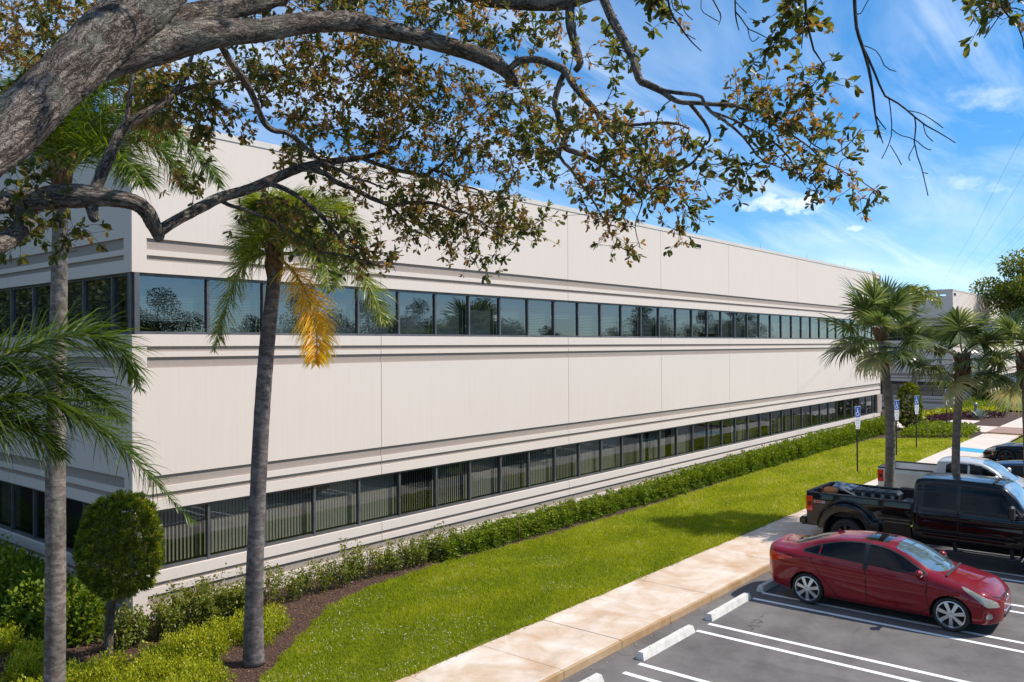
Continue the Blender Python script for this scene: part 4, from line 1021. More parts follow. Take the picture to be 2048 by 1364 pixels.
for s in (1, -1):
    m = MB(); m.bevbox((-1.35, s*1.06, .36), (1.55, .17, .05), .015); m.build('side_step', 'black_plastic', trk)
    for x in (-.75, -1.95): MB().bevbox((x, s*.95, .46), (.08, .08, .25), .01).build('step_bracket', 'under_body', trk)
    d = MB(); d.bevbox((-5.19, s*1.022, 1.20), (.30, .006, .075), .003, mi=0); de = d.build('decal', 'sign_grey', trk)
    for k, (a, w_) in enumerate(((-5.27, .045), (-5.205, .05), (-5.14, .045))): MB().bevbox((a, s*1.0255, 1.20), (w_, .004, .055), .002).build('decal_stroke', 'red_lamp', de)
for k in range(5): MB().lathe([(0, .03), (.035, .02), (.045, 0)], 12, c=(-1.16, -.56+.28*k, 2.035)).build('roof_marker', 'black_plastic', trk)
def bed(x, y, z): return np.array([BX+y, BY-x, z-.33])       # truck coordinates to the place
# things lying in the bed
def lying(name, mb, mats, label, cat, smooth=False, group=None):
    return tag(mb.build(name, mats, smooth=smooth), label, cat, group)
for k, (y, z, lab) in enumerate(((.70, 1.66, 'blue and white wrapped tube on top of another in the black truck bed'), (.50, 1.60, 'blue and white wrapped tube lying lowest beside the black case'))):
    lying('wrapped_tube', MB().tube([bed(-5.32, y, z+.12), bed(-3.95, y-.05, z-.05)], .075, 14), 'tube_blue', lab, 'tube', True, 'wrapped tubes in the truck bed')
cs = MB(); c = bed(-4.10, .22, 1.66); cs.bevbox(c, (.62, 1.25, .26), .06)
case = thing('hard_case', 'long black hard case with latches lying in the black truck bed', 'case', tuple(c-np.array((0, 0, .15))))
cs.build('shell', 'case_black', case, origin=case.location)
for k in range(5):
    q = MB(); q.bevbox(c+np.array((0, -.52+k*.26, .135)), (.60, .035, .02), .006); q.build('rib', 'case_black', case, origin=case.location)
    q = MB(); q.bevbox(c+np.array((-.315, -.50+k*.25, .02)), (.02, .09, .10), .01); q.build('latch', 'grey_rack', case, origin=case.location)
h_ = MB(); h_.tube(smooth_path([c+np.array((-.32, -.14, .06)), c+np.array((-.37, -.1, .09)), c+np.array((-.37, .1, .09)), c+np.array((-.32, .14, .06))], 10), .016, 6); h_.build('handle', 'case_black', case, origin=case.location)
g_ = MB(); b0 = bed(-3.22, .1, 1.55)
for k in range(8): g_.bevbox(b0+np.array((0, -.2+.057*k, .02)), (1.2, .022, .03), .005)
for k in range(4): g_.bevbox(b0+np.array((-.55+.366*k, 0, 0)), (.03, .45, .03), .005)
lying('slatted_rack', g_, 'grey_rack', 'grey slatted metal rack by the cab in the black truck bed', 'rack')
o_ = MB(); P_ = [(.0, 0), (.16, .0), (.20, .06), (.16, .14), (.07, .18), (0, .19)]; o_.lathe(P_, 14, c=bed(-5.14, -.30, 1.66)); 
rr = np.random.default_rng(2); o_.v = [tuple(np.array(q)*(1, 1.0, 1)+rr.normal(0, .008, 3)) for q in o_.v]
lying('cloth_bag', o_, 'orange_cloth', 'crumpled orange cloth bag near the black truck\'s tailgate', 'bag', True)
hs = MB(); hs.tube([bed(-5.30+.16*math.cos(a)*.8, -.1+.30*math.sin(a), 1.62+.012*a+.04*math.sin(2*a)) for a in np.linspace(0, 4*pi, 60)], .018, 6)
lying('air_hose', hs, 'hose_red', 'coiled dark red hose in the rear corner of the truck bed', 'hose', True)
st_ = MB(); st_.tube([bed(-4.86, -.30, 1.82), bed(-4.45, -.47, 1.70)], .02, 8).tube([bed(-4.83, -.25, 1.80), bed(-4.42, -.41, 1.68)], .02, 8)
for k in range(4): st_.tube([bed(-4.80+.1*k, -.32-.04*k, 1.80-.03*k), bed(-4.77+.1*k, -.28-.04*k, 1.785-.03*k)], .014, 6)
lying('step_frame', st_, 'cream_bag', 'short pale step frame leaning in the truck bed', 'frame')

WT = dict(paint='silver_white_paint', w=.93, sill=.40, belt=1.22, roof=1.79, hood=1.17, cowl=-.42, roof_front=-1.22, roof_rear=-2.2, cab_rear=-2.42, pillar=-1.52, nose=.88, wheel=.38, arch=.46, arch_up=.02,
          tail=-4.12, rail=1.37, bed_floor=.86, bed_low=.56, bed_w=.93, rear_axle=-3.22, lamp_z=1.13, lamp_h=.40, mir_out=.13, mir_w=.20, mir_h=.17, mir_mat='silver_white_paint',
          track=.79, tw=.25, rim=.22, spokes=6, rim_mat='alloy', bumper=.62, bump_mat='dark_alloy', liner='silver_white_paint', rail_mat='black_plastic')
wtr, WTB = pickup('pickup_truck', 'silver-white crew-cab pickup with an empty bed, parked behind the palms', (21.87, -11.57, 0), -pi/2, WT)
MB().tube([(-2.05, .42, 1.80), (-2.30, .44, 2.06)], [.012, .006], 6).lathe([(.05, 1.80), (.04, 1.825), (0, 1.83)], 10, c=(-2.05, .42, 0)).build('aerial', 'wire_black', wtr)

# ---- two low cars, mostly hidden: only roof or nose is in the photograph
def low_car(name, label, loc, rz, K):
    t = thing(name, label, 'car', loc, rz); W, H, b, wb = K['w'], K['h'], K['paint'], K['wb']
    k = H/1.435
    rows = K['rows']
    st = [(x, [(W*a, z) for a, z in r]) for x, r in rows]
    side = curve_poly(K['side'], 6)
    regs = [('windscreen', 'windscreen_glass', lambda x, y, z, v, n: (x < K['ws'][0]-.35*(np.abs(y)/W)**2) & (x > K['ws'][1]) & (np.abs(y) < W*(.70-.12*np.clip((K['ws'][0]-x), 0, 1))) & (v > 4.3), .004),
            ('rear_window', 'car_glass', lambda x, y, z, v, n: (x < K['rw'][0]) & (x > K['rw'][1]) & (np.abs(y) < W*.54) & (v > 4.5), .004),
            ('side_window', 'car_glass', lambda x, y, z, v, n: in_poly(x, z, side) & (v > 3.5) & (v < 6.3), .006),
            ('headlight', 'headlamp' if K.get('hl') is None else K['hl'], lambda x, y, z, v, n: (x > .42) & (x < .80) & (z > K['hz'][0]) & (z < K['hz'][1]+(.8-x)*.12) & (np.abs(y) > W*.55) & (v > 2), -.003),
            ('side_marker', 'amber_lamp', lambda x, y, z, v, n: (np.hypot((x-.52)/.035, (z-.50)/.10) < 1) & (np.abs(y) > W*.6), -.003),
            ('front_door', b, lambda x, y, z, v, n: (x < K['door'][0]) & (x > K['door'][1]) & (z > .26) & (v < 4.1) & (np.abs(y) > .4), 0)]
    d0, d1 = K['door']
    shell(t, st, regs, dx=.028, per=9, gaps=[('side', [(d0, 1.0), (d0, .27), (d1, .27), (d1, 1.0)], .010)], arches=[(0, K['wr'], K['wr']+.045), (-wb, K['wr'], K['wr']+.045)], body=b, trims=[(side, .02, 6.3)])
    for s in (1, -1):
        for x in (0, -wb): wheel(t, x, s*(W-.12), K['wr'], .25, K['wr']-.085, K['spokes'], K['rim'], K.get('cal')); arch(t, x, s*(W-.05), K['wr'], K['wr']+.045)
        MB().bevbox((-.62, s*(W+.06), H*.70), (.12, .19, .11), .04).build('mirror', b, t, smooth=True)
    MB().bevbox((K['nose']-.06, 0, .22), (.18, W*1.5, .05), .02).build('splitter', 'black_plastic', t)
    MB().bevbox((K['nose']-.03, 0, .36), (.06, W*.9, .12), .03).build('grille', 'black_plastic', t)
    return t
rows_sport = [
 (.98, [(.4, .26), (.5, .29), (.56, .35), (.56, .42), (.5, .47), (.4, .49), (.3, .50), (.15, .505), (0, .505)]),
 (.86, [(.62, .16), (.76, .20), (.82, .34), (.80, .50), (.72, .575), (.56, .60), (.4, .61), (.2, .615), (0, .615)]),
 (.55, [(.72, .15), (.91, .20), (.96, .40), (.94, .60), (.82, .715), (.62, .715), (.42, .70), (.2, .70), (0, .70)]),
 (.0, [(.74, .15), (.95, .20), (1.0, .45), (.985, .70), (.83, .845), (.6, .83), (.42, .81), (.2, .815), (0, .82)]),
 (-.55, [(.74, .15), (.92, .20), (.955, .45), (.945, .72), (.86, .86), (.68, .90), (.5, .93), (.25, .945), (0, .95)]),
 (-1.05, [(.74, .15), (.90, .20), (.93, .45), (.925, .74), (.84, .89), (.68, 1.08), (.52, 1.17), (.27, 1.20), (0, 1.21)]),
 (-1.5, [(.74, .15), (.90, .20), (.93, .46), (.93, .77), (.83, .91), (.65, 1.12), (.50, 1.215), (.26, 1.235), (0, 1.24)]),
 (-2.1, [(.74, .15), (.93, .20), (.965, .5), (.955, .82), (.84, .95), (.62, 1.06), (.46, 1.14), (.23, 1.16), (0, 1.17)]),
 (-2.71, [(.74, .17), (.96, .22), (1.0, .52), (.985, .83), (.87, .965), (.6, .985), (.42, 1.02), (.2, 1.03), (0, 1.035)]),
 (-3.2, [(.7, .22), (.9, .28), (.95, .55), (.93, .84), (.84, .945), (.62, .95), (.42, .95), (.2, .95), (0, .95)]),
 (-3.38, [(.55, .32), (.72, .38), (.78, .56), (.78, .78), (.72, .88), (.55, .90), (.4, .90), (.2, .90), (0, .90)])]
spc = low_car('sports_car', 'low black sports car with red brake calipers, nosed up to the sidewalk', (35.62, -8.92, 0), pi/2,
        dict(w=.94, h=1.24, paint='black_paint', wb=2.71, rows=rows_sport, side=[(-.72, .91), (-1.0, 1.06), (-1.35, 1.145), (-1.75, 1.13), (-2.2, 1.0), (-2.1, .96), (-1.4, .925)], ws=(-.42, -1.12), rw=(-1.75, -2.9), hz=(.60, .70), door=(-.55, -1.75), wr=.345, spokes=5, rim='dark_alloy', cal='brake_red', nose=.98))
rows_sal = [(x, [(a, z*1.01) for a, z in r]) for x, r in [
 (.9, [(.34, .32), (.48, .35), (.56, .41), (.6, .49), (.56, .55), (.45, .59), (.32, .61), (.16, .62), (0, .625)]),
 (.74, [(.66, .19), (.82, .24), (.89, .42), (.88, .60), (.79, .70), (.63, .74), (.45, .76), (.22, .78), (0, .785)]),
 (.2, [(.74, .18), (.96, .24), (1.0, .5), (.985, .72), (.885, .85), (.69, .89), (.47, .91), (.22, .925), (0, .93)]),
 (-.2, [(.79, .18), (.97, .24), (1.0, .52), (.99, .80), (.915, .93), (.74, .98), (.56, 1.01), (.28, 1.03), (0, 1.035)]),
 (-.9, [(.79, .18), (.97, .24), (.99, .54), (.98, .83), (.93, .96), (.78, 1.20), (.63, 1.31), (.32, 1.35), (0, 1.36)]),
 (-1.7, [(.79, .18), (.97, .24), (.99, .56), (.98, .87), (.93, 1.0), (.76, 1.26), (.61, 1.39), (.31, 1.425), (0, 1.435)]),
 (-2.5, [(.79, .19), (.97, .26), (1.0, .6), (.99, .92), (.92, 1.03), (.72, 1.22), (.57, 1.31), (.29, 1.355), (0, 1.37)]),
 (-3.1, [(.74, .22), (.95, .3), (.99, .63), (.975, .94), (.87, 1.05), (.65, 1.10), (.5, 1.13), (.25, 1.15), (0, 1.16)]),
 (-3.55, [(.64, .28), (.80, .35), (.89, .6), (.88, .9), (.79, 1.04), (.6, 1.07), (.43, 1.08), (.22, 1.09), (0, 1.095)]),
 (-3.66, [(.5, .36), (.63, .41), (.75, .56), (.75, .8), (.66, .93), (.52, .96), (.37, .97), (.18, .98), (0, .98)])]]
low_car('parked_car', 'dark blue saloon whose roof just shows behind the silver-white pickup', (24.9, -12.75, 0), -pi/2,
        dict(w=.91, h=1.45, paint='navy_paint', wb=2.7, rows=rows_sal, side=[(-.44, .985), (-.92, 1.24), (-1.4, 1.35), (-2.0, 1.33), (-2.5, 1.2), (-2.8, 1.09), (-2.2, 1.05), (-1.0, 1.0)], ws=(-.13, -1.05), rw=(-2.4, -3.1), hz=(.62, .72), door=(-.4, -1.5), wr=.32, spokes=5, rim='alloy', nose=.88))
# ------------------------------------------------------------------ palms
def feather_frond(root, path, mat='queen_palm_leaf', stem='petiole', n=90, leaf=.50, wid=.026, droop=.8, bare=.12, vlo=.1, vhi=.8, origin=None, seed=0, name='frond', plume=.35):
    """feather palm frond: rachis along path, leaflets on both sides hanging under their weight"""
    r = np.random.default_rng(seed); P = smooth_path(path, 60); T = unit(np.gradient(P, axis=0)); k = len(P)
    m = MB(); m.tube(P[::3], np.linspace(.030, .005, len(P[::3])), 6)
    fr = m.build(name, stem, root, smooth=True, origin=origin)
    t = np.linspace(bare, .995, n); t = np.concatenate([t, t+.002, t[int(n*.1):]+.004]); side = np.concatenate([np.ones(n), -np.ones(n), np.sign(r.normal(size=n-int(n*.1)))])
    t = np.clip(t+r.normal(0, .006, len(t)), 0, .999); i = t*(k-1); i0 = i.astype(int); f = (i-i0)[:, None]
    base = P[i0]*(1-f)+P[np.minimum(i0+1, k-1)]*f; tan = T[i0]
    up = np.array([0, 0, 1.0]); S_ = unit(np.cross(tan, up)+1e-6); Uu = np.cross(S_, tan)
    L = leaf*(np.sin(np.clip(.25+t*.8, 0, 1)*pi)**.6*.75+.3)*r.uniform(.75, 1.12, len(t))
    L *= np.where(t > .93, .7, 1)
    sweep = (.45+.7*t)[:, None]+r.normal(0, .16, (len(t), 1)); lift = r.normal(.1, plume, (len(t), 1))
    D = unit(S_*side[:, None]+tan*sweep+Uu*lift)
    w = wid*r.uniform(.7, 1.15, len(t)); nn = 4; pts = [base]; d = D.copy(); step = L/nn
    for s in range(nn):
        pts.append(pts[-1]+d*step[:, None]); d = unit(d+np.array([0, 0, -1.0])*(droop*(.28+.22*s))*r.uniform(.6, 1.3, (len(t), 1)))
    wd = np.array([.55, 1, .9, .55, .04]); V = []
    flat = unit(np.cross(D, Uu+r.normal(0, .5, D.shape)))
    for s in range(nn+1): V += [pts[s]+flat*(w*wd[s]/2)[:, None], pts[s]-flat*(w*wd[s]/2)[:, None]]
    V = np.stack(V, 1).reshape(-1, 3); o = (np.arange(len(t))*2*(nn+1))[:, None]
    Q = np.stack([o+np.array([2*s, 2*s+1, 2*s+3, 2*s+2]) for s in range(nn)], 1).reshape(-1, 4)
    v = np.repeat(np.clip(r.uniform(vlo, vhi, len(t)), 0, 1), nn)
    if origin is not None: V = V-np.array(origin)
    arrays('leaflets', V, Q, mat, v, fr)
    return fr
def trunk_mesh(path, r0, r1, n=18, steps=60, flare=.0, ringed=.0, seed=0):
    r = np.random.default_rng(seed); P = smooth_path(path, steps); R = np.linspace(r0, r1, steps)
    R = R*(1+.025*np.sin(np.linspace(0, 9, steps)+seed))+flare*np.exp(-np.linspace(0, 1, steps)*14)
    R = R*(1+ringed*r.normal(0, 1, steps)); m = MB(); m.tube(P, R, n, bark=1.0+seed); return m
def px_path(pts, d0, d1): return [at(u, v, d0+(d1-d0)*(i/(len(pts)-1))) for i, (u, v) in enumerate(pts)]

# queen palm in front of the long wall
B2 = np.array([.41, -3.38, .12])
qp = thing('queen_palm', 'queen palm with one yellowing frond and leaning grey trunk before the long wall', 'palm tree', tuple(B2))
d2 = 13.83
tp = [tuple(B2), *[tuple(at(u, v, d2)) for u, v in ((508, 1200), (513, 1050), (520, 900), (527, 780), (536, 670), (545, 590), (549, 530))]]
trunk_mesh(tp, .150, .108, 20, 80, flare=.03, ringed=.012, seed=2).build('trunk', 'queen_trunk', qp, smooth=True, origin=B2)
bt = MB()
for k in range(16):
    a = k*2.4; h = .05+.035*k; c = at(549, 545-k*3, d2); q = np.array([math.cos(a), math.sin(a), 0])
    bt.tube([c+q*.07+np.array((0, 0, -.15)), c+q*.12+np.array((0, 0, .08)), c+q*.13+np.array((0, 0, .26))], [.045, .04, .012], 6)
bt.build('leaf_base', 'boot_fibre', qp, smooth=True, origin=B2)
FR2 = [([(545, 508), (520, 510), (490, 525), (466, 572), (445, 640), (428, 700)], 13.8, 13.3, 0),
       ([(558, 515), (588, 545), (614, 590), (629, 640), (634, 690), (632, 728)], 13.7, 13.1, 1),
       ([(562, 508), (620, 505), (690, 522), (730, 560), (755, 610), (770, 648)], 13.8, 13.4, 0),
       ([(545, 500), (538, 450), (528, 410), (512, 388)], 13.8, 14.2, 0), ([(550, 500), (556, 440), (575, 400), (602, 392)], 13.8, 14.6, 0),
       ([(555, 500), (600, 440), (650, 420), (700, 440), (730, 490)], 13.8, 14.6, 0), ([(543, 505), (520, 480), (500, 480), (489, 520)], 13.8, 14.5, 0),
       ([(555, 500), (610, 465), (660, 475), (690, 515)], 13.8, 13.2, 0), ([(550, 500), (595, 420), (650, 402), (705, 418)], 13.8, 15.0, 0),
       ([(548, 500), (540, 440), (520, 420), (505, 440)], 13.8, 12.9, 0), ([(556, 505), (585, 480), (620, 485), (650, 530), (662, 580)], 13.8, 12.8, 0), ([(548, 500), (552, 450), (545, 410), (520, 400)], 13.8, 13.0, 0)]
for k, (p, a, b, y) in enumerate(FR2):
    f = feather_frond(qp, px_path(p, a, b), 'yellow_frond_leaf' if y else 'queen_palm_leaf', 'yellow_petiole' if y else 'petiole', 190, .60, .015, .46, .08, .30 if not y else 0, .95 if not y else 1, B2, 20+k, plume=.5)
    if y: f['label'] = 'yellow and orange dying frond'
# queen palm at the left with the pale trunk
d1 = 10.6; Bq = at(104, 1480, d1); Bq = np.array([Bq[0], Bq[1], .12])
q1 = thing('queen_palm', 'queen palm with pale ringed trunk left of the clipped ball shrub', 'palm tree', tuple(Bq))
tp = [tuple(Bq), *[tuple(at(u, v, d1)) for u, v in ((109, 1364), (111, 1150), (111, 950), (113, 800), (117, 640), (119, 520), (121, 420), (123, 355))]]
trunk_mesh(tp, .135, .082, 20, 90, ringed=.012, seed=4).build('trunk', 'pale_queen_trunk', q1, smooth=True, origin=Bq)
bt = MB()
for k in range(14):
    a = k*2.4; c = at(123, 372-k*2, d1); q = np.array([math.cos(a), math.sin(a), 0])
    bt.tube([c+q*.06+np.array((0, 0, -.12)), c+q*.10+np.array((0, 0, .1)), c+q*.10+np.array((0, 0, .30))], [.04, .035, .012], 6)
bt.build('leaf_base', 'boot_fibre', q1, smooth=True, origin=Bq)
FR1 = [([(125, 365), (150, 290), (200, 232), (280, 222), (350, 262), (410, 325), (442, 372)], 10.6, 10.2), ([(125, 365), (140, 285), (172, 205), (230, 165), (290, 175), (332, 215)], 10.6, 11.4),
       ([(125, 365), (122, 280), (110, 190), (80, 130), (30, 108)], 10.6, 11.6), ([(121, 365), (100, 290), (60, 232), (0, 212), (-60, 240)], 10.6, 10.0),
       ([(130, 365), (172, 300), (230, 272), (300, 285), (350, 332), (376, 382)], 10.6, 11.5), ([(126, 365), (132, 260), (150, 150), (162, 60)], 10.6, 11.6),
       ([(121, 368), (86, 300), (40, 272), (-22, 292)], 10.6, 11.6), ([(130, 365), (162, 310), (212, 300), (262, 332), (292, 372)], 10.6, 9.7), ([(124, 365), (105, 270), (70, 190), (20, 170)], 10.6, 9.8),
       ([(127, 365), (160, 270), (220, 225), (290, 240), (340, 290)], 10.6, 12.1)]
for k, (p, a, b) in enumerate(FR1): feather_frond(q1, px_path(p, a, b), 'queen_palm_leaf', 'petiole', 210, .60, .015, .48, .14, .0, .68, Bq, 50+k, plume=.5)
# queen palm standing outside the frame, two of whose fronds reach in from the left
B0 = np.array([-5.35, -6.9, .12])
q0 = thing('queen_palm', 'palm outside the left edge whose dark green fronds sweep across the pale trunk', 'palm tree', tuple(B0))
C0 = at(-215, 770, 7.6); trunk_mesh([tuple(B0), tuple(B0*.5+C0*.5), tuple(C0)], .14, .10, 18, 40, ringed=.012, seed=6).build('trunk', 'pale_queen_trunk', q0, smooth=True, origin=B0)
FR0 = [([(-215, 770), (-90, 748), (20, 706), (110, 676), (182, 672), (242, 702), (276, 775)], 7.6, 8.6), ([(-215, 780), (-100, 800), (0, 800), (80, 794), (140, 818), (205, 862), (280, 930), (385, 1045)], 7.6, 8.6),
       ([(-215, 775), (-100, 770), (20, 735), (110, 745), (180, 785), (245, 845)], 7.6, 9.0), ([(-215, 785), (-110, 830), (-30, 842), (60, 860), (125, 915)], 7.6, 8.2),
       ([(-215, 770), (-260, 640), (-320, 600), (-400, 640)], 7.6, 7.8), ([(-215, 770), (-240, 700), (-300, 760), (-350, 880)], 7.6, 8.6), ([(-215, 770), (-215, 640), (-180, 560), (-130, 540)], 7.6, 8.6)]
for k, (p, a, b) in enumerate(FR0): feather_frond(q0, px_path(p, a, b), 'queen_palm_leaf', 'petiole', 230, .68, .0140, .34, .05, .0, .45, B0, 80+k, plume=.5)
# queen palm in the court
B3 = np.array([57.3, .35, .12])
q3 = thing('queen_palm', 'slim queen palm in the entrance court against the far wing', 'palm tree', tuple(B3))
T3 = B3+np.array((.1, 0, 8.1)); trunk_mesh([tuple(B3), tuple(B3+(0, 0, 4)), tuple(T3)], .21, .16, 14, 30, seed=8).build('trunk', 'pale_queen_trunk', q3, smooth=True, origin=B3)
for k in range(14):
    a = k*2.4+.4; e = 1.2-.09*k; L = 2.2; q = np.array([math.cos(a), math.sin(a), 0])
    feather_frond(q3, [T3, T3+q*L*.35*math.cos(e)+np.array((0, 0, L*.45*math.sin(e)+.3)), T3+q*L*.8*max(.4, math.cos(e))+np.array((0, 0, L*.5*math.sin(e)+.2)), T3+q*L*1.05*max(.45, math.cos(e))+np.array((0, 0, L*.3*math.sin(e)-.5))], n=44, leaf=.6, wid=.05, origin=B3, seed=120+k, vhi=1.0)

# sabal palms: every fan a frond of its own
def fan_mesh(seed, R=.95, nseg=44, droop=.5, vlo=.1, vhi=.8):
    """costapalmate fan in its own frame: petiole from the origin along +X, blade beyond it"""
    r = np.random.default_rng(seed); V = []; Q = []; v = []
    pl = .95; o = np.array([pl, 0, 0])
    A = np.linspace(-2.45, 2.45, nseg)+r.normal(0, .02, nseg)
    for a in A:
        L = R*(.72+.34*math.cos(a*.55))*r.uniform(.88, 1.08); c = o+np.array([.22*max(0, math.cos(a)), 0, -.04*math.cos(a)])
        d = np.array([math.cos(a), math.sin(a), .16-.10*abs(a)+r.normal(0, .05)]); d /= np.linalg.norm(d); sd = np.array([-math.sin(a), math.cos(a), 0]); up = np.cross(d, sd)
        ww = .034*R/.95; ts = [0, .3, .55, .78, 1.0]; wd = [.35, 1.0, .9, .5, .05]; p = c.copy(); prev = 0; b = len(V); dd = d.copy(); vv = r.uniform(vlo, vhi)
        for t, w_ in zip(ts, wd):
            p = p+dd*(t-prev)*L; prev = t
            V += [p+sd*ww*w_-up*.012*w_, p-sd*ww*w_-up*.012*w_]
            dd = dd+np.array([0, 0, -1])*droop*t*r.uniform(.5, 1.35); dd /= np.linalg.norm(dd)
        for k in range(4): Q.append((b+2*k, b+2*k+1, b+2*k+3, b+2*k+2)); v.append(vv)
    return np.array(V), np.array(Q), np.array(v)
FANS = []
for k in range(7):
    V, Q, v = fan_mesh(300+k, droop=(.35, .55, .8, 1.0, 1.3, .7, 1.5)[k], vlo=(.05, .05, .1, .1, .3, .0, .75)[k], vhi=(.6, .7, .7, .8, .95, .5, 1.0)[k])
    o = arrays('fan', V, Q, 'sabal_leaf', v); COL.objects.unlink(o)
    m = MB(); m.tube([(0, 0, 0), (.5, 0, .015), (.95, 0, 0), (1.2, 0, -.03)], [.020, .014, .011, .006], 5); pm = m.build('stem', 'petiole'); COL.objects.unlink(pm)
    FANS.append((o.data, pm.data)); bpy.data.objects.remove(o); bpy.data.objects.remove(pm)
def sabal(label, base, top, r0, r1, n, seed, scale=1.0, boots=True, spread=(1.35, -1.05)):
    r = np.random.default_rng(seed); base = np.array(base, float); top = np.array(top, float)
    t = thing('sabal_palm', label, 'palm tree', tuple(base), 0, 'sabal palms in the parking island')
    mid = (base+top)/2+r.normal(0, .05, 3); trunk_mesh([tuple(base), tuple(mid), tuple(top)], r0, r1, 16, 50, ringed=.02, seed=seed).build('trunk', 'sabal_trunk', t, smooth=True, origin=base)
    if boots:
        m = MB()
        for k in range(34):
            a = k*2.4; h = -boots*(1-k/34.0); c = top+np.array((0, 0, h)); q = np.array([math.cos(a), math.sin(a), 0]); rr = r1*1.02
            m.tube([c+q*rr*.8+np.array((0, 0, -.18)), c+q*(rr+.05), c+q*(rr+.11)+np.array((0, 0, .15))], [.06, .055, .025], 5)
        m.build('leaf_base', 'boot_fibre', t, smooth=True, origin=base)
    for k in range(n):
        u = (k+.5)/n; el = spread[0]+(spread[1]-spread[0])*u**.9+r.normal(0, .10); az = k*2.39996+seed+r.normal(0, .15)
        fi = 6 if (u > .93) else 4 if u > .75 and r.random() < .4 else int(r.integers(0, 4)) if u < .6 else int(r.choice([2, 3, 5]))
        f = link('frond', FANS[fi][0], t); stem = link('stem', FANS[fi][1], f)
        X = np.array([math.cos(az)*math.cos(el), math.sin(az)*math.cos(el), math.sin(el)]); Y = unit(np.cross((0, 0, 1), X)); Z = np.cross(X, Y)
        s = scale*r.uniform(.85, 1.1); roll = r.normal(0, .35); c, sn = math.cos(roll), math.sin(roll); Y, Z = c*Y+sn*Z, -sn*Y+c*Z
        p = top-base+np.array((0, 0, -.35*u))
        f.matrix_local = Matrix(((X[0]*s, Y[0]*s, Z[0]*s, p[0]), (X[1]*s, Y[1]*s, Z[1]*s, p[1]), (X[2]*s, Y[2]*s, Z[2]*s, p[2]), (0, 0, 0, 1)))
    return t
sabal('sabal palm with the tallest crown, nearest the long wall of the three', (18.5, -8.42, .15), (18.5, -8.27, 5.78), .145, .115, 22, 3, .95, .10, (1.3, -.55))
sabal('sabal palm with brown shaggy leaf bases under its crown, middle of three', (18.5, -10.22, .15), (18.55, -10.42, 5.12), .105, .11, 16, 11, .88, .9, (1.2, -.55))
sabal('sabal palm cut by the right edge, fan leaves hanging low', (18.55, -12.02, .15), (18.5, -11.95, 5.15), .105, .11, 15, 17, .92, .8, (1.15, -.6))
def py_(u, v, y): # point on the plane y = const
    d = FW+(u-1024)/F_PX*RT-(v-682)/F_PX*UPV; return CAM+d*(y-CAM[1])/d[1]

# ------------------------------------------------------------------ shrubs, hedge, clipped shapes
def shrub_data(name, mat, n, rad, hgt, L, W, seed, shape=4, stems=0, fill=.55, boxy=0.0, lo=0.0, hi=1.0, sparse=False, stem_mat='twig_bark'):
    """leafy mound; returns (leaf mesh, stem mesh)"""
    r = np.random.default_rng(seed)
    if sparse:      # leggy: leaves only along a few upright shoots
        sh = []; m = MB()
        for k in range(stems):
            a = r.uniform(0, 2*pi); lean = r.uniform(.05, .55); h = hgt*r.uniform(.5, 1.1); b = np.array([r.normal(0, rad*.3), r.normal(0, rad*.3), 0])
            P = smooth_path([b, b+np.array([math.cos(a)*lean*.3*h, math.sin(a)*lean*.3*h, h*.5]), b+np.array([math.cos(a)*lean*.8*h, math.sin(a)*lean*.8*h, h])], 12); m.tube(P[::2], np.linspace(.009, .003, 6), 4); sh.append(P)
        pick = r.integers(0, stems, n); tt = r.beta(2.4, 1.1, n); C = np.array([sh[p][int(t*11)] for p, t in zip(pick, tt)])+r.normal(0, .045, (n, 3))
        A = unit(r.normal(size=(n, 3))+np.array([0, 0, .5])); C[:, 2] = np.maximum(C[:, 2], .02)
    else:
        D = rand_dirs(n) if False else unit(r.normal(size=(n, 3))); D[:, 2] = np.abs(D[:, 2])*.9+.02*r.random(n)
        if boxy: D = D/np.maximum(np.abs(D).max(1, keepdims=True), 1e-6)*boxy+unit(D)*(1-boxy)
        q = r.random((n, 1))**fill; lump = 1+.16*np.sin(D[:, :1]*7+seed)+.13*np.sin(D[:, 1:2]*9+2*seed)+.10*np.sin(D[:, 2:]*11)
        C = D*q*lump*np.array([rad, rad, hgt]); A = unit(D*.8+r.normal(size=(n, 3))*.75+np.array([0, 0, .35])); m = MB()
        for k in range(stems):
            a = r.uniform(0, 2*pi); m.tube([(0, 0, 0), (math.cos(a)*rad*.5, math.sin(a)*rad*.5, hgt*.7)], [.012, .005], 4)
    V, Q = leaves(C, A, unit(r.normal(size=(n, 3))+np.array([0, 0, .8])), L*r.uniform(.7, 1.25, n), W*r.uniform(.8, 1.2, n), shape)
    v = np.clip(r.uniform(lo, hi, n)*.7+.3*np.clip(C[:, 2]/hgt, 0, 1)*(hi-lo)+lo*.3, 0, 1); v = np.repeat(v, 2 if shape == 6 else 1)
    o = arrays(name, V, Q, mat, v); d = o.data; bpy.data.objects.remove(o)
    s = None
    if m.v: so = m.build('stems', stem_mat); s = so.data; bpy.data.objects.remove(so)
    return d, s
def place_shrub(name, data, label, cat, loc, rz, sc, group=None, sz=None):
    o = link(name, data[0]); o.location = loc; o.rotation_euler = (0, 0, rz); o.scale = (sc, sc, sz or sc); tag(o, label, cat, group)
    if data[1] is not None: link('stems', data[1], o)
    return o
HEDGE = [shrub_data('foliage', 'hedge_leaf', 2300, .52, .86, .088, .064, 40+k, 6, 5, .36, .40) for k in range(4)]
LEGGY = [shrub_data('foliage', 'leggy_leaf', 420, .36, .95, .062, .032, 60+k, 6, 11, sparse=True) for k in range(5)]
MEDIUM = [shrub_data('foliage', 'leggy_leaf', 800, .42, .70, .060, .034, 80+k, 6, 12, sparse=True) for k in range(4)]
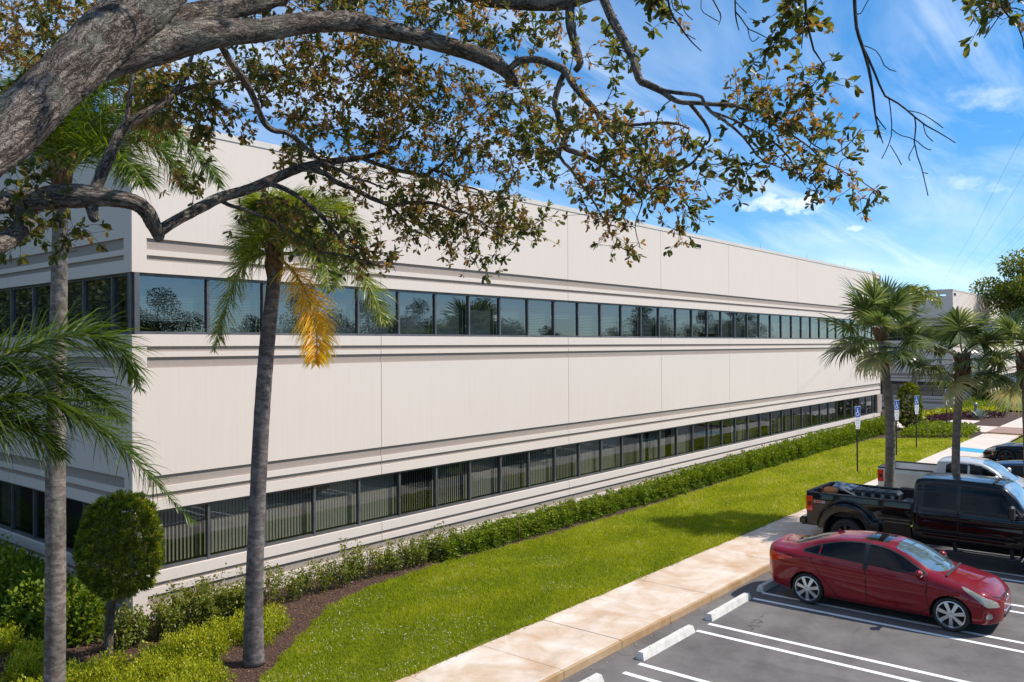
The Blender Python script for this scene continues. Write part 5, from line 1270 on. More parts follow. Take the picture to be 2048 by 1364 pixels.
GOLD = [shrub_data('foliage', 'gold_leaf', 1500, .46, .40, .050, .028, 100+k, 6, 6, .42, lo=.12) for k in range(4)]
r3 = random.Random(9)
x = .55
while x < 46.6:
    y = -.92+r3.uniform(-.08, .08); dense = np.interp(x, [0, 7, 10, 14], [0, .10, .5, 1.0])
    if r3.random() < dense*1.1-.05:
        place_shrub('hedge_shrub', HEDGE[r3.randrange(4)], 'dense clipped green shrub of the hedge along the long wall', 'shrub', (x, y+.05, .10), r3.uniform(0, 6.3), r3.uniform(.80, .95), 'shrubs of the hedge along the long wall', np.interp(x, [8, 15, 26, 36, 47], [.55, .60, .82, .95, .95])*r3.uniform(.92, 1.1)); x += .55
    elif x < 2.6 and r3.random() < .75:
        place_shrub('leggy_shrub', LEGGY[r3.randrange(5)], 'thin leggy shrub with bare shoots at the near end of the long wall', 'shrub', (x, y+.1, .10), r3.uniform(0, 6.3), r3.uniform(.9, 1.1), 'leggy shrubs at the foot of the long wall'); x += .42
    else:
        place_shrub('leggy_shrub', (MEDIUM if r3.random() < .6+x*.02 else LEGGY)[r3.randrange(4)], 'loose leggy shrub with gaps between the palm and the dense hedge', 'shrub', (x, y, .10), r3.uniform(0, 6.3), r3.uniform(.85, 1.1), 'loose shrubs before the dense hedge'); x += .40
for k in range(9):
    place_shrub('leggy_shrub', MEDIUM[k % 4], 'loose leggy shrub in front of the building\'s near corner', 'shrub', (-.75+.30*k+r3.uniform(-.1, .1), -.95+r3.uniform(-.25, .2), .10), r3.uniform(0, 6.3), r3.uniform(.9, 1.15), 'loose shrubs round the near corner')
y = .25
while y < 17:
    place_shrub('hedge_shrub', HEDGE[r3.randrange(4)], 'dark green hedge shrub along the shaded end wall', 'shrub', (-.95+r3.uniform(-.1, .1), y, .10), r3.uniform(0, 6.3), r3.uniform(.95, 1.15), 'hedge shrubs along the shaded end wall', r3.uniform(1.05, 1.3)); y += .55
gp = []
for (x0, y0, x1, y1, n) in ((-2.2, -3.2, -.2, -2.75, 8), (-1.6, -3.85, -.35, -3.5, 6), (-2.9, -2.3, -1.6, -2.2, 5), (-2.3, -1.4, -1.9, -.2, 5), (-2.0, .3, -1.8, 2.6, 6), (-3.2, -1.4, -2.9, 1.5, 8), (-3.6, -3.6, -2.5, -3.2, 6), (-2.5, -4.3, -1.3, -4.0, 5), (-.35, -2.55, .55, -2.2, 4), (-1.1, -2.6, -.7, -2.4, 2), (-.75, -2.1, .9, -1.75, 6), (-1.7, -2.0, -1.25, -1.9, 2), (-.5, -3.15, -.1, -2.9, 2)):
    for i in range(n):
        t = (i+.5)/n; gp.append((x0+(x1-x0)*t+r3.uniform(-.12, .12), y0+(y1-y0)*t+r3.uniform(-.12, .12)))
for k, (gx, gy) in enumerate(gp):
    place_shrub('gold_shrub', GOLD[k % 4], 'low yellow-green shrub in the golden drift round the palms', 'shrub', (gx, gy, .10), r3.uniform(0, 6.3), r3.uniform(.62, .86), 'golden ground shrubs round the palms', r3.uniform(.8, 1.15))
for k, (gx, gy) in enumerate(((1.05, -2.55), (1.45, -2.25), (1.75, -1.95), (.9, -2.1), (1.3, -1.85))):
    place_shrub('gold_shrub', GOLD[k % 4], 'yellow-green shrub just right of the leaning palm\'s trunk', 'shrub', (gx, gy, .10), r3.uniform(0, 6.3), r3.uniform(.65, .8), 'golden shrubs right of the leaning palm', 1.1)

def topiary(label, base, trunk_h, rx, rz, n, seed, L=.075, W=.016, egg=0.0, lean=(0, 0), mat='topiary_leaf'):
    r = np.random.default_rng(seed); base = np.array(base, float); t = thing('topiary_shrub', label, 'topiary', tuple(base))
    if trunk_h > .2:
        m = MB(); m.tube(smooth_path([(0, 0, 0), (.02, 0, trunk_h*.5), (lean[0]*.5, lean[1]*.5, trunk_h+.2)], 14), np.linspace(.080, .065, 14), 12, bark=2.0, rough=.03)
        for k in range(6):
            a = k*1.1; m.tube([(lean[0]*.5, lean[1]*.5, trunk_h-.02), (math.cos(a)*.22, math.sin(a)*.22, trunk_h+.35)], [.035, .015], 6, bark=3.0+k)
        m.build('trunk', 'plain_trunk_bark', t, smooth=True)
    n = int(n*1.7); nt = n//16; D = unit(r.normal(size=(nt, 3))); pw = .85; D2 = np.sign(D)*np.abs(D)**pw; D2 = D2/np.abs(D2).max(1, keepdims=True)*.18+unit(D)*.82
    s = r.random((nt, 1)); s = np.where(r.random((nt, 1)) < .8, .88+.12*s, .6+.35*s)
    lump = 1+.035*np.sin(D[:, :1]*13+seed)+.03*np.sin(D[:, 2:]*17+D[:, 1:2]*9)
    C = D2*s*lump*np.array([rx, rx, rz]); C[:, :2] *= (1-egg*C[:, 2:]/rz); C += np.array([lean[0], lean[1], trunk_h+rz])
    tv = r.beta(1.3, 2.2, nt); lift = C[:, 2].copy()
    C = np.repeat(C, 16, 0)+r.normal(0, L*.12, (nt*16, 3)); D = np.repeat(D, 16, 0); n = nt*16; tv = np.repeat(tv, 16)
    A = unit(D*.8+r.normal(size=(n, 3))*.6+np.array([0, 0, .45]))
    V, Q = leaves(C, A, rand_dirs(n), L*r.uniform(.6, 1.3, n), W*r.uniform(.8, 1.2, n), 4, .08)
    v = np.clip(tv*.75+r.uniform(-.05, .22, n), 0, 1)
    arrays('foliage', V, Q, mat, v, t); return t
topiary('clipped ball shrub on a bare trunk by the building corner', (-1.09, -1.41, .12), 1.14, .62, .845, 15000, 1, .085, .020, .05, (.13, -.18))
topiary('tall clipped column shrub at the far end of the long wall', (47.5, -1.75, .12), .12, .66, 1.40, 5000, 2, .13, .06, .10)
topiary('clipped column shrub by the far wing\'s corner', (73.2, -1.0, .12), .1, .6, 1.25, 3000, 3, .16, .08, .05)

def mass(name, label, poly, h, n, mat, L, W, seed, lo=0, hi=1, z=.12):
    """ground cover that nobody could count"""
    r = np.random.default_rng(seed); P = np.array(poly); mn, mx = P.min(0), P.max(0); q = r.uniform(mn, mx, (n*3, 2)); q = q[in_poly(q[:, 0], q[:, 1], poly)][:n]; k = len(q)
    dd = seg_dist(q[:, 0], q[:, 1], poly, True); top = h*np.clip(dd/.35, .25, 1)**.5*(1+.15*np.sin(q[:, 0]*5)*np.sin(q[:, 1]*6))
    C = np.c_[q, z+top*(1-r.random(k)**2*.8)]; A = unit(r.normal(size=(k, 3))+np.array([0, 0, .7]))
    V, Q = leaves(C, A, unit(r.normal(size=(k, 3))+np.array([0, 0, 1.0])), L*r.uniform(.7, 1.2, k), W*r.uniform(.8, 1.2, k), 4)
    o = arrays(name, V, Q, mat, np.clip(r.uniform(lo, hi, k), 0, 1)); return tag(o, label, name.replace('_', ' '), None, 'stuff')
mass('ground_cover', 'low green ground cover bed beside the far end of the lawn', [(41.3, -2.6), (43.0, -4.4), (44.3, -5.5), (47.6, -5.6), (48.0, -3.2), (47.0, -2.4)], .55, 5200, 'hedge_leaf', .15, .08, 1, .3, 1)
mass('ground_cover', 'green ground cover behind the yellow and purple rows of the court bed', [(58.5, -.8), (66.2, -.8), (72, -3.0), (66, -4.4), (62, -3.6)], .6, 4500, 'hedge_leaf', .18, .10, 2, .35, 1)
mass('yellow_border', 'row of yellow-leaved plants in the court bed', [(54, -.2), (58.5, -.9), (63, -3.9), (61.5, -4.6), (57, -1.8), (53.6, -1.0)], .55, 3000, 'gold_leaf', .17, .10, 3, .2, 1)
mass('purple_border', 'row of dark purple plants in front of the yellow row in the court bed', [(53.6, -1.1), (57, -1.9), (61.5, -4.7), (60.6, -5.0), (56, -2.6), (53.4, -1.7)], .42, 2400, 'purple_leaf', .16, .09, 4)
mass('hedge_mass', 'hedge along the foot of the far wing', [(68.2, -.5), (68.2, -1.4), (110, -1.5), (110, -.5)], .75, 6000, 'hedge_leaf', .2, .11, 5, .1, .8)
mass('dark_shrubs', 'dark reddish shrubs in the court at the end of the long building', [(48.6, 1.0), (48.6, 4.5), (49.6, 4.5), (49.6, .4)], 1.5, 1800, 'purple_leaf', .2, .12, 6)
# agave and a bollard light in the court bed
ag = MB(); rr = np.random.default_rng(4)
for k in range(26):
    a = k*2.4; e = 1.35-.045*k; q = np.array([math.cos(a)*math.cos(e), math.sin(a)*math.cos(e), math.sin(e)]); s_ = np.cross(q, (0, 0, 1)); s_ /= np.linalg.norm(s_); b = np.array([57.3, -3.75, .2])
    p = [b+q*.05, b+q*.45+np.array((0, 0, .04)), b+q*.85+np.array((0, 0, -.02))]
    ag.add([p[0]-s_*.05, p[0]+s_*.05, p[1]+s_*.075, p[1]-s_*.075, p[2]], [(0, 1, 2, 3), (3, 2, 4)])
tag(ag.build('agave', 'agave_leaf', v=rr.random(len(ag.f))), 'grey-blue agave at the tip of the court bed', 'agave')
bl = MB(); bl.lathe([(.09, .12), (.09, .95), (.13, .96), (.13, 1.12), (.10, 1.2), (0, 1.22)], 14, c=(58.6, -3.3, 0)); tag(bl.build('bollard_light', 'grey_rack', smooth=True), 'grey bollard light among the yellow plants of the court bed', 'bollard light')

# ------------------------------------------------------------------ grass, mulch chips, litter
def grass():
    r = np.random.default_rng(12)
    def pts(x0, x1, dens):
        n = int((x1-x0)*4.6*dens); q = np.c_[r.uniform(x0, x1, n), r.uniform(-5.86, -1.3, n)]; e = edge_y(q[:, 0])+.04*np.sin(q[:, 0]*9)+r.normal(0, .03, n)
        wob = -5.80+.035*np.sin(q[:, 0]*2.3)+.03*np.sin(q[:, 0]*5.9)+r.normal(0, .02, n)
        return q[(q[:, 1] < e) & (q[:, 1] > wob)]
    q = np.concatenate([pts(-1.0, 7, 3200), pts(7, 14, 2300), pts(14, 26, 1250), pts(26, 44.0, 700)]); n = len(q)
    far = np.interp(q[:, 0], [0, 14, 44], [1, 1.25, 2.3])
    patch = .5+.5*np.sin(q[:, 0]*1.1+1.3*np.sin(q[:, 1]*1.7))*np.sin(q[:, 1]*1.9+.8*np.sin(q[:, 0]*.9))
    L = (.050+.030*patch)*r.uniform(.6, 1.25, n)*np.sqrt(far); W = .0075*far*r.uniform(.8, 1.3, n)
    az = r.uniform(0, 2*pi, n); ln = r.uniform(.05, .75, n); d = np.c_[np.cos(az)*ln, np.sin(az)*ln, np.ones(n)]; d = unit(d); s = np.c_[-np.sin(az), np.cos(az), np.zeros(n)]
    b = np.c_[q, np.full(n, .148)]; mid = b+d*(L*.6)[:, None]; tip = mid+unit(d+np.c_[np.cos(az), np.sin(az), -.3*np.ones(n)]*.5)*(L*.55)[:, None]
    V = np.stack([b-s*(W/2)[:, None], b+s*(W/2)[:, None], mid+s*(W*.4)[:, None], mid-s*(W*.4)[:, None], tip], 1).reshape(-1, 3); o = (np.arange(n)*5)[:, None]
    v = np.clip(.18+.34*patch+r.normal(0, .20, n)+np.where(r.random(n) < .05, .5, 0)+.38*np.clip(np.sin(q[:, 0]*2.7+2*np.sin(q[:, 1]*2.1))*np.sin(q[:, 1]*3.3+1.2*np.sin(q[:, 0]*1.6))-.55, 0, 1)*r.random(n)*2+np.interp(q[:, 0], [0, 12, 30], [-.10, .0, .14]), 0, 1)
    ob = arrays('grass', V, o+np.array([0, 1, 2, 3]), 'grass_blade', np.concatenate([v, v]), tris=o+np.array([3, 2, 4]))
    tag(ob, 'bright green mown grass between the mulch bed and the sidewalk', 'grass', None, 'stuff')
grass()
def scatter(name, label, mat, q, z, L, W, seed, kind='stuff', flat=.35):
    r = np.random.default_rng(seed); n = len(q); A = unit(np.c_[r.normal(size=(n, 2)), r.normal(0, flat, n)]); C = np.c_[q, z+r.uniform(0, .02, n)]
    V, Q = leaves(C, A, unit(np.c_[r.normal(0, flat, (n, 2)), np.ones(n)]), L*r.uniform(.5, 1.4, n), W*r.uniform(.6, 1.3, n), 4, .1)
    return tag(arrays(name, V, Q, mat, r.random(n)), label, name.replace('_', ' '), None, kind)
r4 = np.random.default_rng(31)
q = np.c_[r4.uniform(-3.4, 20, 60000), r4.uniform(-5.7, -.1, 60000)]; q = q[(q[:, 1] > edge_y(q[:, 0])-.02) & ((q[:, 0] < 9) | (r4.random(len(q)) < .45))]
scatter('mulch_chips', 'dark brown shredded bark in the planting bed', 'wood_chip', q, .122, .055, .014, 2)
q = np.c_[r4.uniform(0, 24, 900), -5.80+r4.normal(0, .05, 900)]; q = np.concatenate([q, np.c_[r4.uniform(1, 22, 260), -7.66-np.abs(r4.normal(0, .05, 260))]])
zz = np.where(q[:, 1] < -7.6, .006, .16); zz = zz
o1 = scatter('leaf_litter', 'dry tan leaves and grit along the edges of the sidewalk', 'dry_leaf', q[q[:, 1] > -7.6], .152, .035, .02, 3)
o2 = scatter('leaf_litter', 'dry leaves and grit in the gutter along the kerb', 'dry_leaf', np.concatenate([q[q[:, 1] < -7.6], np.c_[r4.uniform(2, 12, 40), r4.uniform(-13, -7.8, 40)]]), .006, .04, .022, 4)
q = np.c_[r4.uniform(-.5, 9, 5200), r4.uniform(-5.75, -1.5, 5200)]; q = q[(q[:, 1] < edge_y(q[:, 0])-.1) & (np.sin(q[:, 0]*1.9+1)*np.sin(q[:, 1]*2.3)+.45*np.sin(q[:, 0]*.7) > .35-.25*(q[:, 1] < -4.6))]
scatter('lawn_clippings', 'pale dry flecks and tiny white weed flowers in the lawn', 'pale_fleck', q, .20, .022, .016, 6)
# irrigation risers, a valve lid and tar marks
for (x, y, lab) in ((2.15, -1.25, 'thin brown sprinkler riser among the leggy shrubs right of the leaning palm'), (9.9, -1.35, 'thin brown sprinkler riser at the loose start of the hedge')):
    m = MB(); m.tube([(x, y, .1), (x, y, .72)], .014, 8).lathe([(.0, .80), (.022, .79), (.024, .71), (.016, .70)], 10, c=(x, y, 0)); tag(m.build('sprinkler_riser', 'boot_fibre', smooth=True), lab, 'sprinkler', 'sprinkler risers in the bed')
m = MB(); m.lathe([(0, .185), (.20, .183), (.22, .17), (.22, .12)], 20, c=(28.2, -3.95, 0)); tag(m.build('valve_lid', 'boot_fibre'), 'round brown valve lid sunk in the lawn near the first parking sign', 'valve lid')
tm = MB(); rt = np.random.default_rng(8)
for k in range(9):
    a = np.array([7.9+rt.normal(0, .16), -8.85+rt.normal(0, .09)]); d = rt.normal(0, .05, (3, 2)); P = [a, a+d[0], a+d[0]+d[1]]
    for p, q in zip(P[:-1], P[1:]):
        n = np.array([-(q-p)[1], (q-p)[0]]); n = n/(np.linalg.norm(n)+1e-9)*rt.uniform(.006, .014); tm.quad((*(p-n), .0035), (*(q-n*.5), .0035), (*(q+n*.5), .0035), (*(p+n), .0035))
tag(tm.build('tar_marks', 'under_body'), 'black tar drips on the asphalt between the wheel stops', 'tar marks', None, 'stuff')
# ------------------------------------------------------------------ the spreading oak overhead
OB = np.array([-8.6, -11.2, 0.0])
oak = thing('oak_tree', 'spreading oak whose thick rough limbs and bronze leaves hang across the top of the photo', 'tree', tuple(OB))
SK = []      # skeleton nodes: (position, radius, depth)
def limb(name, pts, n=14, step=.07, rough=.0, mat='oak_bark', leafy=True, taper_end=None, bulge=0.03):
    """pts: (u, v, depth, width px)"""
    P = np.array([at(u, v, d) for u, v, d, w in pts]); R = np.array([w*d/F_PX/2 for u, v, d, w in pts])
    L = np.linalg.norm(np.diff(P, axis=0), axis=1).sum(); k = max(8, int(L/step)); Q = smooth_path(np.c_[P, R], k)
    path, rad = Q[:, :3], np.maximum(Q[:, 3], .002)
    rr = np.random.default_rng(len(SK)+3); kw = max(4, int(L/.30)); wob = np.stack([smooth_path(np.c_[np.arange(kw), rr.normal(0, 1, kw)], k)[:, 1] for _ in range(3)], 1)
    path = path+wob*rad[:, None]*.10; kn = max(4, int(L/.18)); rad = rad*(1+bulge*1.3*smooth_path(np.c_[np.arange(kn), rr.normal(0, 1, kn)], k)[:, 1])
    m = MB(); m.tube(path, rad, n, bark=len(SK)*.37+1.0, rough=.022 if n >= 20 else .03 if n >= 12 else .0); o = m.build(name, mat, oak, smooth=True, origin=OB)
    if leafy:
        for p, q in zip(path, rad): SK.append((p, q))
    return path
T0 = OB+np.array((0, 0, 0)); TT = at(-190, 430, 3.1)
m = MB(); tpth = smooth_path([OB+(0, 0, -.1), OB+(.05, 0, 1.2), OB*.45+TT*.55+np.array((0, 0, -.2)), TT], 50)
m.tube(tpth, np.interp(np.linspace(0, 1, 50), [0, .08, .5, 1], [.62, .40, .28, .13]), 22, bark=.5); m.build('trunk', 'oak_bark', oak, smooth=True, origin=OB)
limb('limb', [(-190, 430, 3.1, 124), (-70, 345, 3.3, 116), (20, 262, 3.5, 108), (115, 172, 3.7, 104), (203, 92, 3.9, 104), (295, 5, 4.1, 102), (380, -105, 4.3, 96), (470, -260, 4.6, 95), (600, -460, 5.0, 80)], 40, .025)
limb('limb', [(150, 160, 3.85, 40), (235, 116, 4.02, 70), (320, 90, 4.2, 72), (400, 70, 4.3, 57), (460, 63, 4.4, 48), (520, 60, 4.5, 44), (600, 46, 4.65, 41), (700, 43, 4.85, 39), (800, 67, 5.0, 36), (880, 88, 5.1, 34), (955, 110, 5.2, 31), (1000, 133, 5.25, 29), (1028, 163, 5.3, 18), (1034, 172, 5.3, 9)], 32, .025)
limb('limb', [(262, 105, 4.15, 70), (320, 55, 4.3, 62), (400, 30, 4.5, 52), (470, 12, 4.7, 47), (540, -8, 4.9, 42), (640, -60, 5.2, 38), (760, -150, 5.6, 30)], 26, .03)
limb('limb', [(900, -30, 5.6, 26), (960, -2, 5.5, 26), (1040, 6, 5.4, 26), (1120, 8, 5.3, 24), (1180, -8, 5.25, 20), (1215, -18, 5.2, 19), (1300, -80, 5.1, 15)], 18, .04)
limb('branch', [(1140, 12, 5.3, 19), (1141, 50, 5.25, 18), (1149, 82, 5.2, 17), (1157, 112, 5.15, 16), (1160, 128, 5.1, 14), (1150, 142, 5.1, 12)], 14, .04)
limb('branch', [(1018, 138, 5.2, 13), (1040, 122, 5.15, 15), (1075, 120, 5.1, 14), (1105, 130, 5.05, 14), (1130, 142, 5.0, 16), (1144, 166, 4.9, 14), (1168, 195, 4.8, 13), (1192, 222, 4.7, 11), (1215, 262, 4.5, 8), (1250, 300, 4.4, 5)], 14, .04)
limb('branch', [(1128, 148, 5.05, 12), (1120, 165, 5.0, 12), (1109, 205, 5.0, 12), (1116, 228, 5.0, 12), (1126, 266, 5.0, 11), (1132, 296, 5.0, 11), (1162, 308, 5.0, 10), (1196, 324, 5.0, 8.5), (1234, 353, 4.95, 6.5), (1262, 373, 4.9, 5), (1283, 398, 4.9, 4), (1281, 418, 4.9, 2.6), (1270, 450, 4.9, 2), (1277, 486, 4.9, 1.6)], 12, .04)
limb('branch', [(1126, 275, 5.0, 7), (1119, 312, 5.0, 7), (1140, 337, 5.05, 6), (1164, 370, 5.1, 5), (1185, 400, 5.1, 4), (1201, 427, 5.1, 3.2), (1219, 458, 5.1, 2.2)], 8, .05)
limb('branch', [(1283, 396, 4.9, 3.5), (1312, 374, 4.7, 4), (1351, 345, 4.6, 4.5), (1381, 329, 4.5, 4.5), (1400, 306, 4.4, 4.5), (1412, 282, 4.3, 5)], 8, .05)
limb('branch', [(1196, -30, 4.5, 19), (1210, 0, 4.45, 18), (1226, 40, 4.4, 18), (1250, 83, 4.35, 17), (1268, 121, 4.3, 16), (1279, 158, 4.25, 16), (1297, 168, 4.2, 15), (1325, 182, 4.15, 13), (1342, 195, 4.1, 11), (1362, 204, 4.1, 10), (1396, 206, 4.1, 9.5), (1430, 209, 4.1, 9), (1464, 210, 4.1, 8), (1485, 217, 4.1, 7), (1522, 226, 4.1, 5.5), (1551, 235, 4.1, 4.5), (1588, 245, 4.15, 3.6), (1604, 260, 4.2, 3.2), (1622, 285, 4.2, 2.8), (1645, 299, 4.2, 2.4), (1673, 307, 4.2, 1.6)], 14, .03)
limb('branch', [(1318, 179, 4.15, 8), (1348, 185, 4.1, 8), (1376, 188, 4.05, 8), (1402, 193, 4.0, 7), (1411, 211, 4.0, 7), (1427, 228, 4.0, 6.5), (1450, 242, 4.0, 6), (1479, 266, 4.0, 5), (1502, 293, 4.05, 4.5), (1517, 314, 4.1, 4), (1548, 330, 4.15, 3.4), (1577, 341, 4.2, 3), (1615, 357, 4.2, 2.4), (1634, 380, 4.2, 1.8), (1642, 396, 4.2, 1.2)], 10, .04)
limb('branch', [(1424, 224, 4.0, 5), (1450, 232, 4.0, 5), (1488, 250, 4.05, 5), (1517, 268, 4.1, 4.5), (1545, 283, 4.15, 4), (1573, 309, 4.2, 3.5), (1585, 327, 4.2, 3), (1598, 350, 4.2, 2.4), (1611, 371, 4.2, 1.6)], 8, .05)
limb('branch', [(1512, 222, 4.1, 4.5), (1537, 237, 4.15, 4.5), (1557, 254, 4.2, 4.2), (1587, 272, 4.2, 3.8), (1615, 291, 4.25, 3.4), (1634, 309, 4.25, 3), (1654, 328, 4.3, 2.6), (1693, 346, 4.3, 2.2), (1722, 362, 4.3, 1.8), (1752, 383, 4.3, 1.2)], 8, .05)
limb('branch', [(1380, 206, 4.1, 8), (1395, 225, 4.2, 7), (1412, 250, 4.3, 6), (1420, 275, 4.35, 5), (1412, 290, 4.35, 4)], 8, .05)
limb('branch', [(1190, 222, 4.7, 8), (1230, 246, 4.6, 7), (1270, 250, 4.5, 6.5), (1310, 246, 4.4, 6), (1345, 246, 4.4, 4.5), (1372, 254, 4.4, 3)], 8, .05)
# lower left limb, its elbow and the long boughs it carries
limb('limb', [(-150, 425, 3.6, 60), (-60, 412, 4.1, 52), (0, 404, 4.45, 45), (80, 398, 4.55, 47), (150, 393, 4.6, 44), (215, 397, 4.65, 34), (264, 406, 4.7, 33), (291, 422, 4.75, 31), (305, 444, 4.8, 29), (315, 466, 4.85, 27), (317, 482, 4.85, 13)], 30, .018, bulge=.05)
limb('limb', [(312, 466, 4.85, 22), (324, 458, 4.87, 24), (352, 441, 4.95, 22), (400, 416, 5.1, 21), (440, 396, 5.2, 21), (490, 382, 5.3, 20), (531, 366, 5.4, 19), (586, 341, 5.5, 18), (632, 327, 5.6, 16), (680, 320, 5.7, 13), (722, 315, 5.8, 11), (757, 307, 5.8, 9), (785, 298, 5.8, 8), (797, 290, 5.8, 7), (803, 272, 5.8, 5)], 20, .025)
limb('branch', [(722, 316, 5.8, 9), (748, 326, 5.8, 9), (778, 336, 5.8, 8), (815, 345, 5.8, 8), (850, 350, 5.8, 7), (868, 338, 5.8, 7), (881, 331, 5.8, 6), (893, 316, 5.8, 6), (910, 304, 5.8, 5), (916, 286, 5.8, 4.5), (933, 264, 5.8, 3)], 10, .04)
limb('branch', [(864, 340, 5.8, 5), (893, 348, 5.8, 5), (920, 371, 5.8, 4.5), (944, 376, 5.8, 4), (961, 383, 5.8, 3.5), (975, 400, 5.8, 3), (992, 428, 5.8, 2)], 8, .05)
limb('branch', [(596, 338, 5.5, 13), (619, 339, 5.5, 13), (653, 348, 5.5, 12), (675, 365, 5.5, 11), (705, 375, 5.55, 10), (738, 393, 5.6, 9.5), (766, 404, 5.65, 9), (783, 411, 5.7, 8.5), (798, 408, 5.7, 8), (834, 404, 5.7, 7.5), (873, 408, 5.7, 7), (905, 422, 5.7, 6), (932, 426, 5.7, 5), (961, 443, 5.7, 4), (998, 469, 5.7, 2.5), (1020, 492, 5.7, 1.6)], 12, .04)
limb('branch', [(783, 412, 5.7, 6), (803, 434, 5.7, 5), (819, 457, 5.7, 4), (842, 466, 5.7, 3), (868, 482, 5.7, 2)], 8, .05)
limb('branch', [(440, 400, 5.2, 9), (462, 411, 5.2, 8), (494, 420, 5.2, 7.5), (538, 437, 5.25, 7), (578, 461, 5.3, 7), (624, 491, 5.3, 6), (644, 504, 5.3, 5.5), (685, 511, 5.3, 5), (728, 521, 5.3, 3.6), (746, 534, 5.3, 2)], 10, .04)
limb('branch', [(530, 368, 5.4, 11), (560, 374, 5.3, 11), (596, 392, 5.3, 10), (631, 420, 5.3, 9), (650, 440, 5.3, 8), (668, 462, 5.3, 6), (690, 488, 5.3, 5), (714, 496, 5.3, 4), (740, 502, 5.3, 2.4)], 10, .04)
limb('branch', [(190, 385, 4.65, 22), (200, 356, 4.7, 23), (213, 325, 4.75, 23), (229, 291, 4.8, 23), (243, 262, 4.85, 22), (270, 240, 4.9, 19), (295, 224, 4.95, 17), (324, 208, 5.0, 15), (352, 182, 5.1, 13), (370, 152, 5.2, 10), (384, 108, 5.3, 8), (390, 70, 5.4, 6)], 18, .03)
limb('branch', [(243, 262, 4.85, 12), (252, 240, 4.85, 11), (257, 213, 4.85, 10), (261, 176, 4.85, 9), (267, 132, 4.85, 8), (270, 100, 4.85, 7)], 10, .04)
limb('branch', [(354, 184, 5.1, 10), (400, 168, 5.3, 9), (460, 160, 5.5, 8), (520, 150, 5.7, 7), (580, 150, 5.9, 5)], 10, .05)
limb('branch', [(440, 88, 4.5, 13), (462, 126, 4.7, 14), (484, 156, 4.8, 13.5), (501, 183, 4.9, 13), (514, 212, 5.0, 12), (528, 245, 5.1, 12), (547, 261, 5.15, 11), (572, 265, 5.2, 10), (596, 280, 5.25, 9), (625, 308, 5.3, 8), (650, 326, 5.35, 7), (678, 340, 5.4, 6.5), (709, 356, 5.4, 6), (738, 364, 5.4, 4.5), (770, 378, 5.4, 3)], 12, .04)
limb('branch', [(-40, 500, 3.9, 40), (5, 483, 4.1, 38), (38, 458, 4.3, 36), (48, 432, 4.45, 34), (40, 410, 4.5, 30)], 16, .03)
limb('branch', [(180, 408, 4.65, 24), (188, 424, 4.6, 24), (192, 437, 4.58, 18), (193, 442, 4.58, 8)], 12, .02, leafy=False)
